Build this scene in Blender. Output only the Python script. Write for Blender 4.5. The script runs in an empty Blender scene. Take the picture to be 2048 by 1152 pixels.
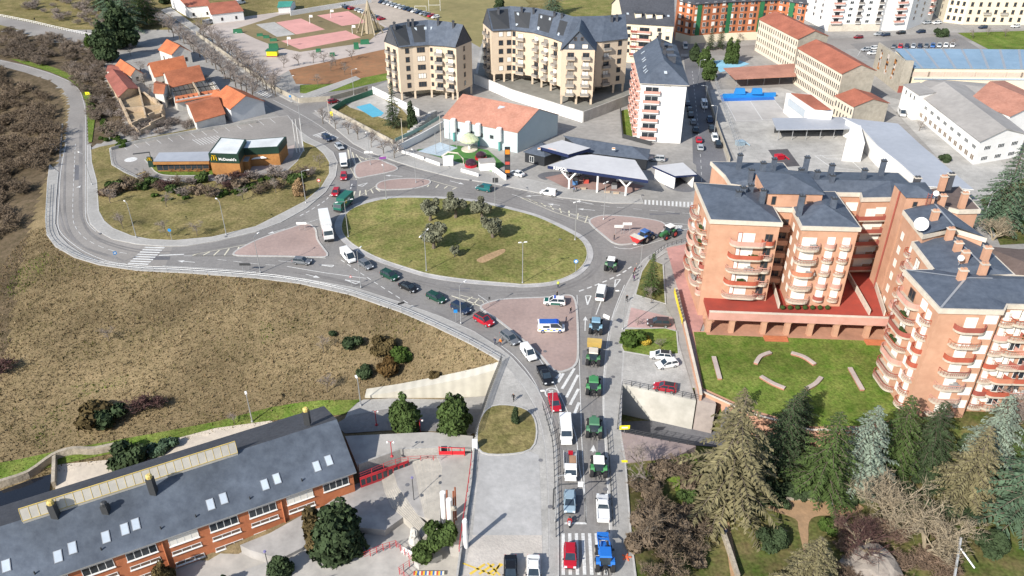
import bpy,bmesh,math,random
import numpy as np
from mathutils import Vector,Matrix
random.seed(7); RNG = np.random.default_rng(7)
SC = bpy.context.scene
COL = SC.collection
# camera, sky, sun
FPX,HCAM = 1600.0,95.0
TH = math.atan(976 / 1600)
cd = bpy.data.cameras.new("camera"); cam = bpy.data.objects.new("camera",cd); COL.objects.link(cam)
cam.location = (0,0,HCAM); cam.rotation_euler = (math.pi / 2 - TH,0,0)
cd.sensor_fit = 'HORIZONTAL'; cd.sensor_width = 36.0; cd.lens = 36.0 * FPX / 2048.0
cd.clip_start = 1.0; cd.clip_end = 6000.0
SC.camera = cam
SUN_AZ,SUN_EL = math.radians(48),math.radians(34)      # light travels towards +x +y (away from the camera, to the right)
w = bpy.data.worlds.new("World"); SC.world = w; w.use_nodes = True
nt = w.node_tree; bgn = nt.nodes["Background"]
sky = nt.nodes.new("ShaderNodeTexSky"); sky.sky_type = 'NISHITA'; sky.sun_disc = False
sky.sun_elevation = SUN_EL
to_sun = Vector((-math.cos(SUN_AZ) * math.cos(SUN_EL),-math.sin(SUN_AZ) * math.cos(SUN_EL),math.sin(SUN_EL)))
sky.sun_rotation = math.atan2(to_sun.x,to_sun.y)
nt.links.new(sky.outputs[0],bgn.inputs[0]); bgn.inputs[1].default_value = 0.11
sd = bpy.data.lights.new("sun",'SUN'); sd.energy = 4.4; sd.angle = math.radians(0.55); sd.color = (1.0,0.95,0.87)
sun = bpy.data.objects.new("sun",sd); COL.objects.link(sun)
sun.rotation_euler = (-to_sun).to_track_quat('-Z','Y').to_euler(); sun.location = (0,0,300)
SC.view_settings.view_transform = 'Standard'; SC.view_settings.look = 'None'
SC.view_settings.gamma = 1.0; SC.view_settings.exposure = 0.6
SC.render.engine = 'CYCLES'
try:
 SC.cycles.use_denoising = True; SC.cycles.max_bounces = 5; SC.cycles.diffuse_bounces = 3; SC.cycles.transparent_max_bounces = 4
except Exception: pass
# where a point of the photograph lies in the place
_s,_c = math.sin(TH),math.cos(TH)
def P(u,v,z=0.0):
 a,b = (u - 1024) / FPX,(v - 576) / FPX
 d2 = -(_s + b * _c); t = (z - HCAM) / d2
 return Vector((a * t,(_c - b * _s) * t,z))
def hgt_px(bu,bv,tv,bz=0.0):
 p = P(bu,bv,bz); lo,hi = bz - 5,bz + 90
 for _ in range(40):
  m = (lo + hi) / 2; dz = m - HCAM
  vv = 576 - FPX * (p.y * _s + dz * _c) / (p.y * _c - dz * _s)
  if vv > tv: lo = m
  else: hi = m
 return m
def spline(pts,n=6,closed=False):
 """smooth curve through the given points (Catmull-Rom)"""
 pts = [Vector(p) for p in pts]; N = len(pts); out = []
 for i in range(N if closed else N - 1):
  if closed: p0,p1,p2,p3 = pts[i - 1],pts[i],pts[(i + 1) % N],pts[(i + 2) % N]
  else: p0,p1,p2,p3 = pts[max(i - 1,0)],pts[i],pts[i + 1],pts[min(i + 2,N - 1)]
  for k in range(n):
   t = k / n
   out.append(0.5 * ((2 * p1) + (p2 - p0) * t + (2 * p0 - 5 * p1 + 4 * p2 - p3) * t * t + (3 * p1 - p0 - 3 * p2 + p3) * t ** 3))
 if not closed: out.append(pts[-1])
 return out
def PX(pts,z=0.0,smooth=0,closed=True):
 w_ = [P(u,v,z) for u,v in pts]
 return spline(w_,smooth,closed) if smooth else w_
# materials
MATS = {}
def mat(name,c1,c2=None,scale=1.0,rough=0.9,bump=0.0,big=0.18,bigscale=None,metal=0.0,spec=0.3,wave=None,bumpscale=None,grain=0.0):
 if name in MATS: return MATS[name]
 m = bpy.data.materials.new(name); m.use_nodes = True; t = m.node_tree; N = t.nodes; L = t.links
 b = N["Principled BSDF"]; b.inputs["Roughness"].default_value = rough; b.inputs["Metallic"].default_value = metal
 b.inputs["Specular IOR Level"].default_value = spec
 c2 = c2 or tuple(x * 0.8 for x in c1)
 tc = N.new("ShaderNodeTexCoord")
 n1 = N.new("ShaderNodeTexNoise"); n1.inputs["Scale"].default_value = scale; n1.inputs["Detail"].default_value = 6; n1.inputs["Roughness"].default_value = 0.65
 L.new(tc.outputs["Object"],n1.inputs["Vector"])
 r = N.new("ShaderNodeMapRange"); r.inputs[1].default_value = 0.33; r.inputs[2].default_value = 0.67
 L.new(n1.outputs["Fac"],r.inputs[0])
 mx = N.new("ShaderNodeMix"); mx.data_type = 'RGBA'
 mx.inputs[6].default_value = (*c1,1); mx.inputs[7].default_value = (*c2,1)
 L.new(r.outputs[0],mx.inputs[0]); col = mx.outputs[2]
 if big:
  n2 = N.new("ShaderNodeTexNoise"); n2.inputs["Scale"].default_value = bigscale or scale * 0.13; n2.inputs["Detail"].default_value = 3
  L.new(tc.outputs["Object"],n2.inputs["Vector"])
  r2 = N.new("ShaderNodeMapRange"); r2.inputs[1].default_value = 0.3; r2.inputs[2].default_value = 0.7
  r2.inputs[3].default_value = 1 - big; r2.inputs[4].default_value = 1 + big
  L.new(n2.outputs["Fac"],r2.inputs[0])
  m2 = N.new("ShaderNodeMix"); m2.data_type = 'RGBA'; m2.blend_type = 'MULTIPLY'; m2.inputs[0].default_value = 1
  L.new(col,m2.inputs[6]); L.new(r2.outputs[0],m2.inputs[7]); col = m2.outputs[2]
 if wave:   # bands: (scale, direction, strength)
  wv = N.new("ShaderNodeTexWave"); wv.inputs["Scale"].default_value = wave[0]; wv.bands_direction = wave[1]; wv.inputs["Distortion"].default_value = 0.6
  L.new(tc.outputs["Object"],wv.inputs["Vector"])
  r3 = N.new("ShaderNodeMapRange"); r3.inputs[3].default_value = 1 - wave[2]; r3.inputs[4].default_value = 1
  L.new(wv.outputs["Fac"],r3.inputs[0])
  m3 = N.new("ShaderNodeMix"); m3.data_type = 'RGBA'; m3.blend_type = 'MULTIPLY'; m3.inputs[0].default_value = 1
  L.new(col,m3.inputs[6]); L.new(r3.outputs[0],m3.inputs[7]); col = m3.outputs[2]
 if grain:
  n4 = N.new("ShaderNodeTexNoise"); n4.inputs["Scale"].default_value = scale * 7; n4.inputs["Detail"].default_value = 3
  L.new(tc.outputs["Object"],n4.inputs["Vector"])
  r4 = N.new("ShaderNodeMapRange"); r4.inputs[1].default_value = 0.3; r4.inputs[2].default_value = 0.7; r4.inputs[3].default_value = 1 - grain; r4.inputs[4].default_value = 1 + grain
  L.new(n4.outputs["Fac"],r4.inputs[0])
  m4 = N.new("ShaderNodeMix"); m4.data_type = 'RGBA'; m4.blend_type = 'MULTIPLY'; m4.inputs[0].default_value = 1
  L.new(col,m4.inputs[6]); L.new(r4.outputs[0],m4.inputs[7]); col = m4.outputs[2]
 L.new(col,b.inputs["Base Color"])
 if bump:
  n3 = N.new("ShaderNodeTexNoise"); n3.inputs["Scale"].default_value = bumpscale or scale * 2; n3.inputs["Detail"].default_value = 4
  L.new(tc.outputs["Object"],n3.inputs["Vector"])
  bp = N.new("ShaderNodeBump"); bp.inputs["Strength"].default_value = bump; bp.inputs["Distance"].default_value = 0.3
  L.new(n3.outputs["Fac"],bp.inputs["Height"]); L.new(bp.outputs[0],b.inputs["Normal"])
 MATS[name] = m; return m
def paint(name,c,rough=0.35,spec=0.5,metal=0.0):
 return mat(name,c,tuple(x * 0.93 for x in c),3.0,rough,0,0.04,None,metal,spec)
# mesh builder
class MB:
 def __init__(s): s.v = []; s.f = []; s.m = []; s.cm = 0
 def add(s,vs,fs):
  o = len(s.v); s.v += [tuple(v) for v in vs]; s.f += [tuple(i + o for i in f) for f in fs]; s.m += [s.cm] * len(fs); return s
 def mi(s,i): s.cm = i; return s
 def box(s,c,d,rz=0.0,top=None):
  """box: centre of its BASE, size, turn about z, top scale"""
  cx,cy,cz = c; x,y,z = d[0] / 2,d[1] / 2,d[2]; k = top or (1,1)
  co,si = math.cos(rz),math.sin(rz); vs = []
  for zz,kx,ky in ((0,1,1),(z,k[0],k[1])):
   for sx,sy in ((-1,-1),(1,-1),(1,1),(-1,1)):
    px,py = sx * x * kx,sy * y * ky
    vs.append((cx + px * co - py * si,cy + px * si + py * co,cz + zz))
  return s.add(vs,[(3,2,1,0),(4,5,6,7),(0,1,5,4),(1,2,6,5),(2,3,7,6),(3,0,4,7)])
 def prism(s,poly,z0,z1,bottom=False):
  n = len(poly); vs = [(p[0],p[1],z0) for p in poly] + [(p[0],p[1],z1) for p in poly]
  ar = sum(poly[i][0] * poly[(i + 1) % n][1] - poly[(i + 1) % n][0] * poly[i][1] for i in range(n))
  up = tuple(range(n,2 * n)); fs = [up if ar > 0 else up[::-1]]
  for i in range(n):
   j = (i + 1) % n; q = (i,j,n + j,n + i); fs.append(q if ar > 0 else q[::-1])
  if bottom: fs.append(tuple(range(n))[::-1] if ar > 0 else tuple(range(n)))
  return s.add(vs,fs)
 def sheet(s,poly,z=None):
  vs = [(p[0],p[1],p[2] if z is None else z) for p in poly]; n = len(vs)
  ar = sum(vs[i][0] * vs[(i + 1) % n][1] - vs[(i + 1) % n][0] * vs[i][1] for i in range(n))
  return s.add(vs,[tuple(range(n)) if ar > 0 else tuple(range(n))[::-1]])
 def face(s,*vs): return s.add(vs,[tuple(range(len(vs)))])
 def tube(s,pts,r,n=6,r2=None,cap=True):
  pts = [Vector(p) for p in pts]; k = len(pts); vs = []; fs = []
  for i,p in enumerate(pts):
   d = (pts[min(i + 1,k - 1)] - pts[max(i - 1,0)]).normalized()
   a = d.orthogonal().normalized() if abs(d.z) < 0.95 else Vector((1,0,0)); a = (a - d * a.dot(d)).normalized(); b = d.cross(a)
   rr = r if r2 is None else r + (r2 - r) * i / (k - 1)
   for j in range(n):
    t = 2 * math.pi * j / n; vs.append(p + a * (rr * math.cos(t)) + b * (rr * math.sin(t)))
  for i in range(k - 1):
   for j in range(n): fs.append((i * n + j,i * n + (j + 1) % n,(i + 1) * n + (j + 1) % n,(i + 1) * n + j))
  if cap: fs += [tuple(range(n))[::-1],tuple(range((k - 1) * n,k * n))]
  return s.add(vs,fs)
 def lathe(s,c,prof,n=10):
  """profile of (radius, z)"""
  vs = []; fs = []
  for r,z in prof:
   for j in range(n): t = 2 * math.pi * j / n; vs.append((c[0] + r * math.cos(t),c[1] + r * math.sin(t),c[2] + z))
  for i in range(len(prof) - 1):
   for j in range(n): fs.append((i * n + j,i * n + (j + 1) % n,(i + 1) * n + (j + 1) % n,(i + 1) * n + j))
  fs += [tuple(range(n))[::-1],tuple(range((len(prof) - 1) * n,len(prof) * n))]
  return s.add(vs,fs)
 def wheel(s,c,r,w,n=14,ax='y'):
  vs = []; fs = []
  for k,rr in ((-1,r * .93),(-.7,r),(.7,r),(1,r * .93)):
   for j in range(n):
    t = 2 * math.pi * j / n; a,b = rr * math.cos(t),rr * math.sin(t)
    vs.append((c[0] + a,c[1] + k * w / 2,c[2] + b) if ax == 'y' else (c[0] + k * w / 2,c[1] + a,c[2] + b))
  for i in range(3):
   for j in range(n): fs.append((i * n + j,(i + 1) * n + j,(i + 1) * n + (j + 1) % n,i * n + (j + 1) % n))
  fs += [tuple(range(n)),tuple(range(3 * n,4 * n))[::-1]]
  return s.add(vs,fs)
 def build(s,name,mats,parent=None,smooth=False,bevel=0.0):
  me = bpy.data.meshes.new(name)
  if parent is not None:
   l = parent.get("_o") or (0,0,0)
   l = tuple(l); vs = [(v[0] - l[0],v[1] - l[1],v[2] - l[2]) for v in s.v]
  else: vs = s.v
  me.from_pydata(vs,[],s.f)
  for m in (mats if isinstance(mats,(list,tuple)) else [mats]): me.materials.append(m)
  if any(s.m): me.polygons.foreach_set("material_index",s.m)
  if smooth: me.polygons.foreach_set("use_smooth",[True] * len(me.polygons))
  me.update()
  o = bpy.data.objects.new(name,me); COL.objects.link(o)
  if parent is not None: o.parent = parent
  if bevel:
   bv = o.modifiers.new("bevel",'BEVEL'); bv.width = bevel; bv.segments = 2; bv.limit_method = 'ANGLE'
  return o
def tag(o,label=None,cat=None,group=None,kind=None):
 if label: o["label"] = label
 if cat: o["category"] = cat
 if group: o["group"] = group
 if kind: o["kind"] = kind
 return o
def thing(name,label,cat,loc=(0,0,0),rz=0.0,group=None,local=False):
 """an Empty at the base of a thing; its parts may be given in place coordinates (local=False) or about the base"""
 o = bpy.data.objects.new(name,None); COL.objects.link(o); o.empty_display_size = 0.2
 o.location = loc; o.rotation_euler = (0,0,rz)
 if not local: o["_o"] = tuple(loc)
 return tag(o,label,cat,group)
def one(name,mb,m,label,cat,group=None,smooth=False,base=None):
 if base is not None: mb.v = [(a - base[0],b - base[1],c - base[2]) for a,b,c in mb.v]
 o = mb.build(name,m,None,smooth)
 if base is not None: o.location = base
 return tag(o,label,cat,group)
def struct(name,mb,m): return tag(mb.build(name,m),kind='structure')
def copy_tree(o,parent=None):
 c = o.copy(); COL.objects.link(c)
 if parent is not None: c.parent = parent
 for ch in list(o.children): copy_tree(ch,c)
 return c
def place(proto,loc,rz=0.0,label=None,group=None,scale=None,used=set()):
 """first call uses the object itself, later calls a copy with copies of its parts"""
 if proto.name not in used: used.add(proto.name); o = proto
 else: o = copy_tree(proto)
 o.location = loc; o.rotation_euler = (0,0,rz)
 if scale is not None: o.scale = scale if hasattr(scale,'__len__') else (scale,) * 3
 return tag(o,label,None,group)
ORD = "first second third fourth fifth sixth seventh eighth ninth tenth eleventh twelfth thirteenth fourteenth fifteenth sixteenth seventeenth eighteenth nineteenth twentieth".split()
ORD += ["twenty-" + x for x in ORD[:9]] + ["thirtieth"] + ["thirty-" + x for x in ORD[:9]]
def pinpoly(xs,ys,poly):
 xs = np.asarray(xs,float); ys = np.asarray(ys,float); ins = np.zeros(xs.shape,bool); n = len(poly)
 for i in range(n):
  x1,y1 = poly[i][0],poly[i][1]; x2,y2 = poly[(i + 1) % n][0],poly[(i + 1) % n][1]
  if y1 == y2: continue
  c = ((y1 > ys) != (y2 > ys)) & (xs < (x2 - x1) * (ys - y1) / (y2 - y1) + x1); ins ^= c
 return ins
def dseg(xs,ys,line,closed=False):
 d = np.full(np.shape(xs),1e9); n = len(line)
 for i in range(n if closed else n - 1):
  ax,ay = line[i][0],line[i][1]; bx,by = line[(i + 1) % n][0],line[(i + 1) % n][1]
  vx,vy = bx - ax,by - ay; q = vx * vx + vy * vy + 1e-9
  t = np.clip(((xs - ax) * vx + (ys - ay) * vy) / q,0,1)
  d = np.minimum(d,np.hypot(xs - ax - t * vx,ys - ay - t * vy))
 return d
# lie of the land
ZL = -7.0
emb_top = PX([(-900,90),(0,136),(50,149),(98,166),(122,184),(132,205),(131,245),(122,288),(100,340),(93,400),(91,450),(97,478),(114,496),(150,517),(200,532),(275,542),(375,547),(512,557),(600,568),(700,590),(800,624),(870,654),(940,688),(1003,722)])
emb_top = [p + Vector((.9 if p.x < -80 else .35,.9 if p.x > -95 else 0,0)) for p in emb_top]
wall_line = PX([(1003,722),(975,795),(948,880),(940,960),(925,1060),(912,1152),(890,1400)])
wall_in = [p + Vector((2.4,0,0)) for p in wall_line]
Lpoly = emb_top[:-1] + [wall_line[0] + Vector((.6,0,0))] + wall_in[1:] + [Vector((-60,20,0)),Vector((-900,20,0)),Vector((-900,600,0))]
low_edge = [P(1003,722,0)] + [P(u,v,z) for u,v,z in ((996,776,-7),(882,786,-7),(727,790,-7),(600,832,-7.6),(430,856,-8.6),(300,892,-9.5),(130,928,-10.2),(0,962,-10.8),(-300,1060,-12))]
Ypoly = low_edge + [Vector((-300,10,0)),Vector((20,10,0))] + wall_in[::-1]
yard_px = [(690,975),(760,935),(880,905),(985,905),(965,1000),(945,1190),(100,1190),(380,1090),(520,1060)]
Apoly = [P(u,v,-6) for u,v in yard_px]
Rtop = PX([(1243,772),(1233,862),(1246,930),(1262,1089),(1272,1160),(1290,1300)])
Rright = PX([(1243,760),(1390,788),(1436,796),(1500,814),(1620,846),(1720,844),(1800,832),(1845,850),(1935,850),(1990,840),(2060,880),(2300,900)])
Rpoly = Rtop[::-1] + Rright[1:] + [Vector((300,100,0)),Vector((300,10,0)),Vector((14,10,0))]
ZR = -5.0; Kpoly = PX([(1239,864),(1300,876),(1392,893),(1370,905),(1345,918),(1290,922),(1247,928)])
Upoly = [P(u,v,0) for u,v in ((1231,758),(1390,787),(1440,796),(1580,860),(1410,903),(1224,871))]
def sstep(t): t = np.clip(t,0,1); return t * t * (3 - 2 * t)
def hgt(xs,ys):
 xs = np.atleast_1d(np.asarray(xs,float)); ys = np.atleast_1d(np.asarray(ys,float))
 h = np.zeros(xs.shape)
 inL = pinpoly(xs,ys,Lpoly); inY = pinpoly(xs,ys,Ypoly) & inL; inA = pinpoly(xs,ys,Apoly) & inL
 base = -7.0 - 0.085 * np.clip(-24 - xs,0,70)
 dE = dseg(xs,ys,emb_top); dY = dseg(xs,ys,low_edge)
 ramp = np.clip((-1.0 - xs) / 23.0,0.06,1)
 t = dE / (dE + dY + 1e-6)
 hs = base * ramp * (0.55 * t + 0.45 * sstep(t))
 far = sstep((-(xs) - 95) / 60) * sstep(dE / 45) * 9
 hs = hs - far
 h = np.where(inL,hs,h); h = np.where(inY,base,h); h = np.where(inA,-10.4,h)
 inR = pinpoly(xs,ys,Rpoly); dR = np.minimum(dseg(xs,ys,Rtop),np.where(pinpoly(xs,ys,Kpoly),0,dseg(xs,ys,Kpoly,True))); dT = dseg(xs,ys,Rright)
 hr = ZR * np.minimum(sstep(dR / 11),sstep(dT / (1.2 + 7 * np.clip((xs - 66) / 6,0,1))))
 h = np.where(inR,hr,h); h = np.where(pinpoly(xs,ys,Upoly),-7.0,h)
 return h
def H1(x,y): return float(hgt([x],[y])[0])
def G(u,v):
 """where the sight line through (u, v) meets the land"""
 a = P(u,v,0); b = P(u,v,-26)
 ts = np.linspace(0,1,400); xs = a.x + (b.x - a.x) * ts; ys = a.y + (b.y - a.y) * ts; zs = -26 * ts
 hh = hgt(xs,ys); k = int(np.argmax(hh >= zs - 1e-6)) if (hh >= zs - 1e-6).any() else 399
 return Vector((xs[k],ys[k],hh[k]))
# ground materials
m_town = mat("pale_worn_ground",(0.33,0.315,0.295),(0.25,0.24,0.225),0.5,0.95,0.15,0.15)
m_dry = mat("dry_grass_slope",(0.235,0.178,0.102),(0.155,0.122,0.066),0.6,1.0,0.25,0.3,0.05,spec=0.05,bumpscale=2.2,grain=.25)
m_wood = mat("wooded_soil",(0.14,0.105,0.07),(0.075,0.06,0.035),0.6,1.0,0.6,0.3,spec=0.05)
m_park = mat("park_grass",(0.065,0.10,0.02),(0.16,0.125,0.06),0.25,1.0,0.5,0.3,0.07,spec=0.05,grain=.32)
m_lawn = mat("lawn",(0.13,0.15,0.042),(0.25,0.215,0.088),0.22,1.0,0.45,0.25,0.05,spec=0.05,bumpscale=3,grain=.32)
m_lawn2 = mat("green_lawn",(0.085,0.15,0.022),(0.165,0.185,0.05),0.3,1.0,0.45,0.3,0.09,spec=0.05,bumpscale=3,grain=.32)
m_dryl = mat("thin_dry_lawn",(0.25,0.20,0.095),(0.13,0.12,0.045),0.2,1.0,0.45,0.22,0.06,spec=0.05,bumpscale=3,grain=.32)
m_asph = mat("worn_asphalt",(0.235,0.224,0.214),(0.185,0.177,0.17),1.2,0.9,0.1,0.15,0.07,grain=.12)
m_asph_w = mat("pale_asphalt",(0.285,0.265,0.245),(0.235,0.22,0.205),1.2,0.9,0.1,0.15,0.07,grain=.12)
m_asph_d = mat("dark_asphalt",(0.16,0.16,0.17),(0.12,0.12,0.13),1.6,0.9,0.1,0.2,0.08)
m_pave = mat("grey_pavement",(0.37,0.36,0.34),(0.30,0.29,0.275),1.0,0.9,0.1,0.15,0.08,grain=.14)
m_kerb = mat("kerb_stone",(0.47,0.46,0.44),(0.36,0.35,0.335),2.0,0.85,0,0.08)
m_pink = mat("pink_paving",(0.36,0.265,0.235),(0.29,0.22,0.2),1.3,0.9,0.12,0.14,0.1)
m_white = mat("road_paint",(0.72,0.72,0.70),(0.46,0.46,0.45),2.5,0.7,0,0.06)
m_cream = mat("cream_road_paint",(0.68,0.64,0.50),(0.52,0.49,0.40),2.5,0.7,0,0.06)
m_yel = mat("yellow_road_paint",(0.72,0.50,0.06),(0.6,0.42,0.08),2.5,0.7,0,0.06)
m_conc = mat("pale_concrete",(0.42,0.405,0.38),(0.32,0.31,0.29),0.5,0.9,0.1,0.18,0.1,grain=.12)
m_sand = mat("sandy_path",(0.40,0.255,0.145),(0.31,0.205,0.12),0.8,1.0,0.2,0.12)
m_court = mat("pink_sports_court",(0.60,0.30,0.27),(0.52,0.27,0.245),0.4,0.9,0,0.12)
m_field = mat("orange_earth",(0.30,0.145,0.07),(0.22,0.125,0.065),0.35,1.0,0.3,0.2,0.05)
m_wallc = mat("stained_concrete_wall",(0.52,0.50,0.45),(0.40,0.385,0.34),0.35,0.9,0.1,0.2)
m_brickwall = mat("garden_brick_wall",(0.54,0.31,0.21),(0.45,0.25,0.17),0.8,0.9,0.1,0.12)
m_redt = mat("red_terrace",(0.36,0.06,0.04),(0.28,0.055,0.04),0.5,0.8,0,0.2)
# terrain, one sheet to the horizon
gx = np.concatenate([[-4000,-1800,-900,-500],np.arange(-340,340.1,1.5),[500,900,1800,4000]])
gy = np.concatenate([[-1500,-300,10],np.arange(55,300,1.5),np.arange(300,540,4.0),[700,1200,2500,5500]])
XX,YY = np.meshgrid(gx,gy); nx,ny = len(gx),len(gy)
ZZ = hgt(XX.ravel(),YY.ravel())
slope_mask = pinpoly(XX.ravel(),YY.ravel(),Lpoly)
ZZ = ZZ + np.where(slope_mask & ~pinpoly(XX.ravel(),YY.ravel(),Ypoly),RNG.normal(0,0.06,ZZ.shape),0)
me = bpy.data.meshes.new("terrain")
idx = np.arange(nx * ny).reshape(ny,nx)
fc = np.stack([idx[:-1,:-1],idx[:-1,1:],idx[1:,1:],idx[1:,:-1]],-1).reshape(-1,4)
me.from_pydata(np.stack([XX.ravel(),YY.ravel(),ZZ - 0.02],-1).tolist(),[],fc.tolist())
cx_ = XX.ravel()[fc].mean(1); cy_ = YY.ravel()[fc].mean(1)
low_ = ZZ[fc].min(1) < -.03; inL_ = pinpoly(cx_,cy_,Lpoly) | (low_ & (cx_ < 5)); inR_ = pinpoly(cx_,cy_,Rpoly) | (low_ & (cx_ > 5)) | pinpoly(cx_,cy_,[P(u,v) for u,v in ((1740,640),(1780,860),(2400,900),(2300,640))]); inY_ = pinpoly(cx_,cy_,Ypoly)
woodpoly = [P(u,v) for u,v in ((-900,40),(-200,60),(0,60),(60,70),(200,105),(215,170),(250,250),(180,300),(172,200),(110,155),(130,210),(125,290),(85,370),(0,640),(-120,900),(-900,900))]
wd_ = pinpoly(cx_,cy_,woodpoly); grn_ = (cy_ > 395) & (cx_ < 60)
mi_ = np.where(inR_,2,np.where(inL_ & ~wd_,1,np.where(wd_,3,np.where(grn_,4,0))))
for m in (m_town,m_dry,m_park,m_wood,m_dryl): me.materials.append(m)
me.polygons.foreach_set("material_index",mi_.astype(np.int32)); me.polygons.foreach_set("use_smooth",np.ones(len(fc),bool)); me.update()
o = bpy.data.objects.new("terrain",me); COL.objects.link(o); tag(o,kind='structure')
# sheets on the ground
_lv = [0.0]
def sheet(name,px,m,z=0.0,smooth=0,lift=None):
 if lift is None: _lv[0] += 0.0006; lift = 0.008 + _lv[0]
 b = MB().sheet([Vector((p.x,p.y,z + lift)) for p in PX(px,z,smooth)]); return struct(name,b,m)
def slab(name,px,m,z=0.0,h=0.13,smooth=0,kerb=None,kw=0.28,deep=0.3):
 """raised island or pavement with a kerb"""
 poly = PX(px,z,smooth); _lv[0] += 0.0006; h += _lv[0]
 b = MB().prism(poly,z - deep,z + h);
 o = struct(name,b,[m])
 if kerb:
  n = len(poly); ar = sum(poly[i].x * poly[(i + 1) % n].y - poly[(i + 1) % n].x * poly[i].y for i in range(n)); sg = 1 if ar > 0 else -1
  k = MB(); inn = []; out = []
  for i in range(n):
   t = (poly[(i + 1) % n] - poly[i - 1]); t.z = 0
   t = t.normalized() if t.length > 1e-6 else Vector((1,0,0)); nn = Vector((t.y,-t.x,0)) * sg
   inn.append(poly[i] - nn * 0.02); out.append(poly[i] + nn * kw)
  for i in range(n):
   j = (i + 1) % n
   q = [inn[i],out[i],out[j],inn[j]]
   if sg < 0: q = q[::-1]
   k.add([(p.x,p.y,z + h + .004) for p in q],[(3,2,1,0) if False else (0,1,2,3)])
   oo = (out[i],out[j]) if sg > 0 else (out[j],out[i])
   k.add([(oo[0].x,oo[0].y,z),(oo[1].x,oo[1].y,z),(oo[1].x,oo[1].y,z + h + .004),(oo[0].x,oo[0].y,z + h + .004)],[(0,1,2,3)])
  struct(name.replace("pavement","").strip("_") + "_kerb" if "kerb" not in name else name,k,kerb)
 return o
def strip_pts(line,wd):
 L_ = []; R_ = []; n = len(line)
 for i in range(n):
  t = line[min(i + 1,n - 1)] - line[max(i - 1,0)]; t.z = 0; t.normalize(); nn = Vector((-t.y,t.x,0)) * (wd / 2)
  L_.append(line[i] + nn); R_.append(line[i] - nn)
 return L_,R_
def stripe(b,px,wd=0.15,z=0.0,smooth=5,dash=None,lift=0.05):
 ln = PX(px,z); ln = spline(ln,smooth) if smooth and len(ln) > 2 else ln
 if dash:
  segs = []; acc = 0; pts = [ln[0]]; on = True; lim = dash[0]
  for a,c in zip(ln[:-1],ln[1:]):
   d = (c - a).length; p = 0
   while acc + d - p >= lim:
    p += lim - acc; q = a + (c - a) * (p / d)
    if on: segs.append(pts + [q])
    pts = [q]; on = not on; lim = dash[0] if on else dash[1]; acc = 0
   acc += d - p
   if on: pts.append(c)
 else: segs = [ln]
 for sg in segs:
  if len(sg) < 2: continue
  L_,R_ = strip_pts(sg,wd)
  for i in range(len(sg) - 1): b.sheet([L_[i],R_[i],R_[i + 1],L_[i + 1]],z + lift)
 return b
def poly_mark(b,px,z=0.0,lift=0.052): return b.sheet(PX(px,z),z + lift)
# roads
west_out = [(-60,118),(0,132),(50,145),(100,162),(125,178),(137,195),(140,215),(136,240),(130,288),(120,340),(114,400),(112,448),(120,470),(138,488),(168,508),(212,525),(250,531),(325,535),(512,548),(612,557),(712,575),(812,607),(887,634),(949,662),(1002,696),(1024,714),(1049,743),(1074,775),(1094,815),(1106,855),(1113,900),(1116,1000),(1117,1260)]
west_in = [(-60,105),(0,119),(50,130),(100,145),(140,162),(162,182),(172,212),(174,240),(174,288),(174,350),(174,425),(180,448),(195,463),(225,480),(275,490),(325,494),(375,493),(440,482),(512,465),(562,446),(612,419),(652,385),(672,353),(676,325),(667,305),(648,290)]
nw_l = [(622,277),(600,260),(562,236),(527,205),(480,168),(420,118),(360,68),(300,30)]
nw_r = [(322,22),(384,62),(448,115),(512,167),(546,186),(594,212),(624,226),(662,250),(707,288),(737,305),(787,323),(837,339),(912,358),(987,369),(1074,387),(1124,397),(1224,408),(1290,408),(1400,418),(1500,424)]
east = [(1600,500),(1480,478),(1379,480),(1334,490),(1311,503),(1286,520),(1262,552),(1249,576),(1224,638),(1212,716),(1207,801),(1210,864),(1215,939),(1222,1064),(1228,1260)]
sheet("road",west_out + east[::-1] + nw_r[::-1] + nw_l[::-1] + west_in[::-1],m_asph)
sheet("west_road",west_out[:17] + [(330,534),(345,494)] + west_in[:15][::-1],m_asph_w)
sheet("side_street",[(594,212),(624,226),(740,176),(830,140),(815,128),(720,160)],m_asph)
sheet("east_street",[(1392,420),(1386,330),(1384,250),(1374,170),(1366,105),(1398,105),(1412,170),(1432,250),(1455,330),(1475,420)],m_asph_d)
sheet("upper_street",[(1366,115),(1300,90),(1250,60),(1290,55),(1400,92),(1480,92),(1660,78),(2100,55),(2100,72),(1700,98),(1500,112),(1398,110)],m_asph_w)
# pavements
west_pv = [(96,363),(92,438),(95,470),(112,493),(150,515),(200,530),(275,541),(375,546),(512,556),(600,567),(700,589),(800,623),(870,653),(940,687),(1003,722)]
slab("pavement",west_pv + [(1024,745),(1049,775),(1072,815),(1085,860),(1092,900),(1098,1000),(1100,1152),(1098,1260),(1116,1260),(1115,1000),(1112,900),(1105,857),(1093,817),(1073,777),(1048,745)] + [(1022,716),(1000,698),(947,664),(885,636),(810,609),(710,577),(610,559),(512,550),(325,537),(250,533),(210,527),(165,510),(135,490),(117,471),(109,448),(111,400),(116,345),(100,330)],m_pave,kerb=m_kerb,kw=0.2,deep=3)
grass_in = [(182,325),(192,363),(196,423),(207,443),(225,458),(262,473),(300,480),(350,482),(425,475),(512,454),(562,429),(612,403),(644,375),(660,348),(660,325),(649,308),(632,293)]
slab("pavement",[(176,290),(176,350),(176,425),(182,447),(197,462),(226,478),(275,488),(325,492),(375,491),(440,480),(512,463),(562,444),(611,417),(650,384),(670,353),(674,325),(665,305),(647,291),(622,279),(600,264),(590,270),(612,285)] + grass_in[::-1] + [(180,292)],m_pave,kerb=m_kerb)
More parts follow.
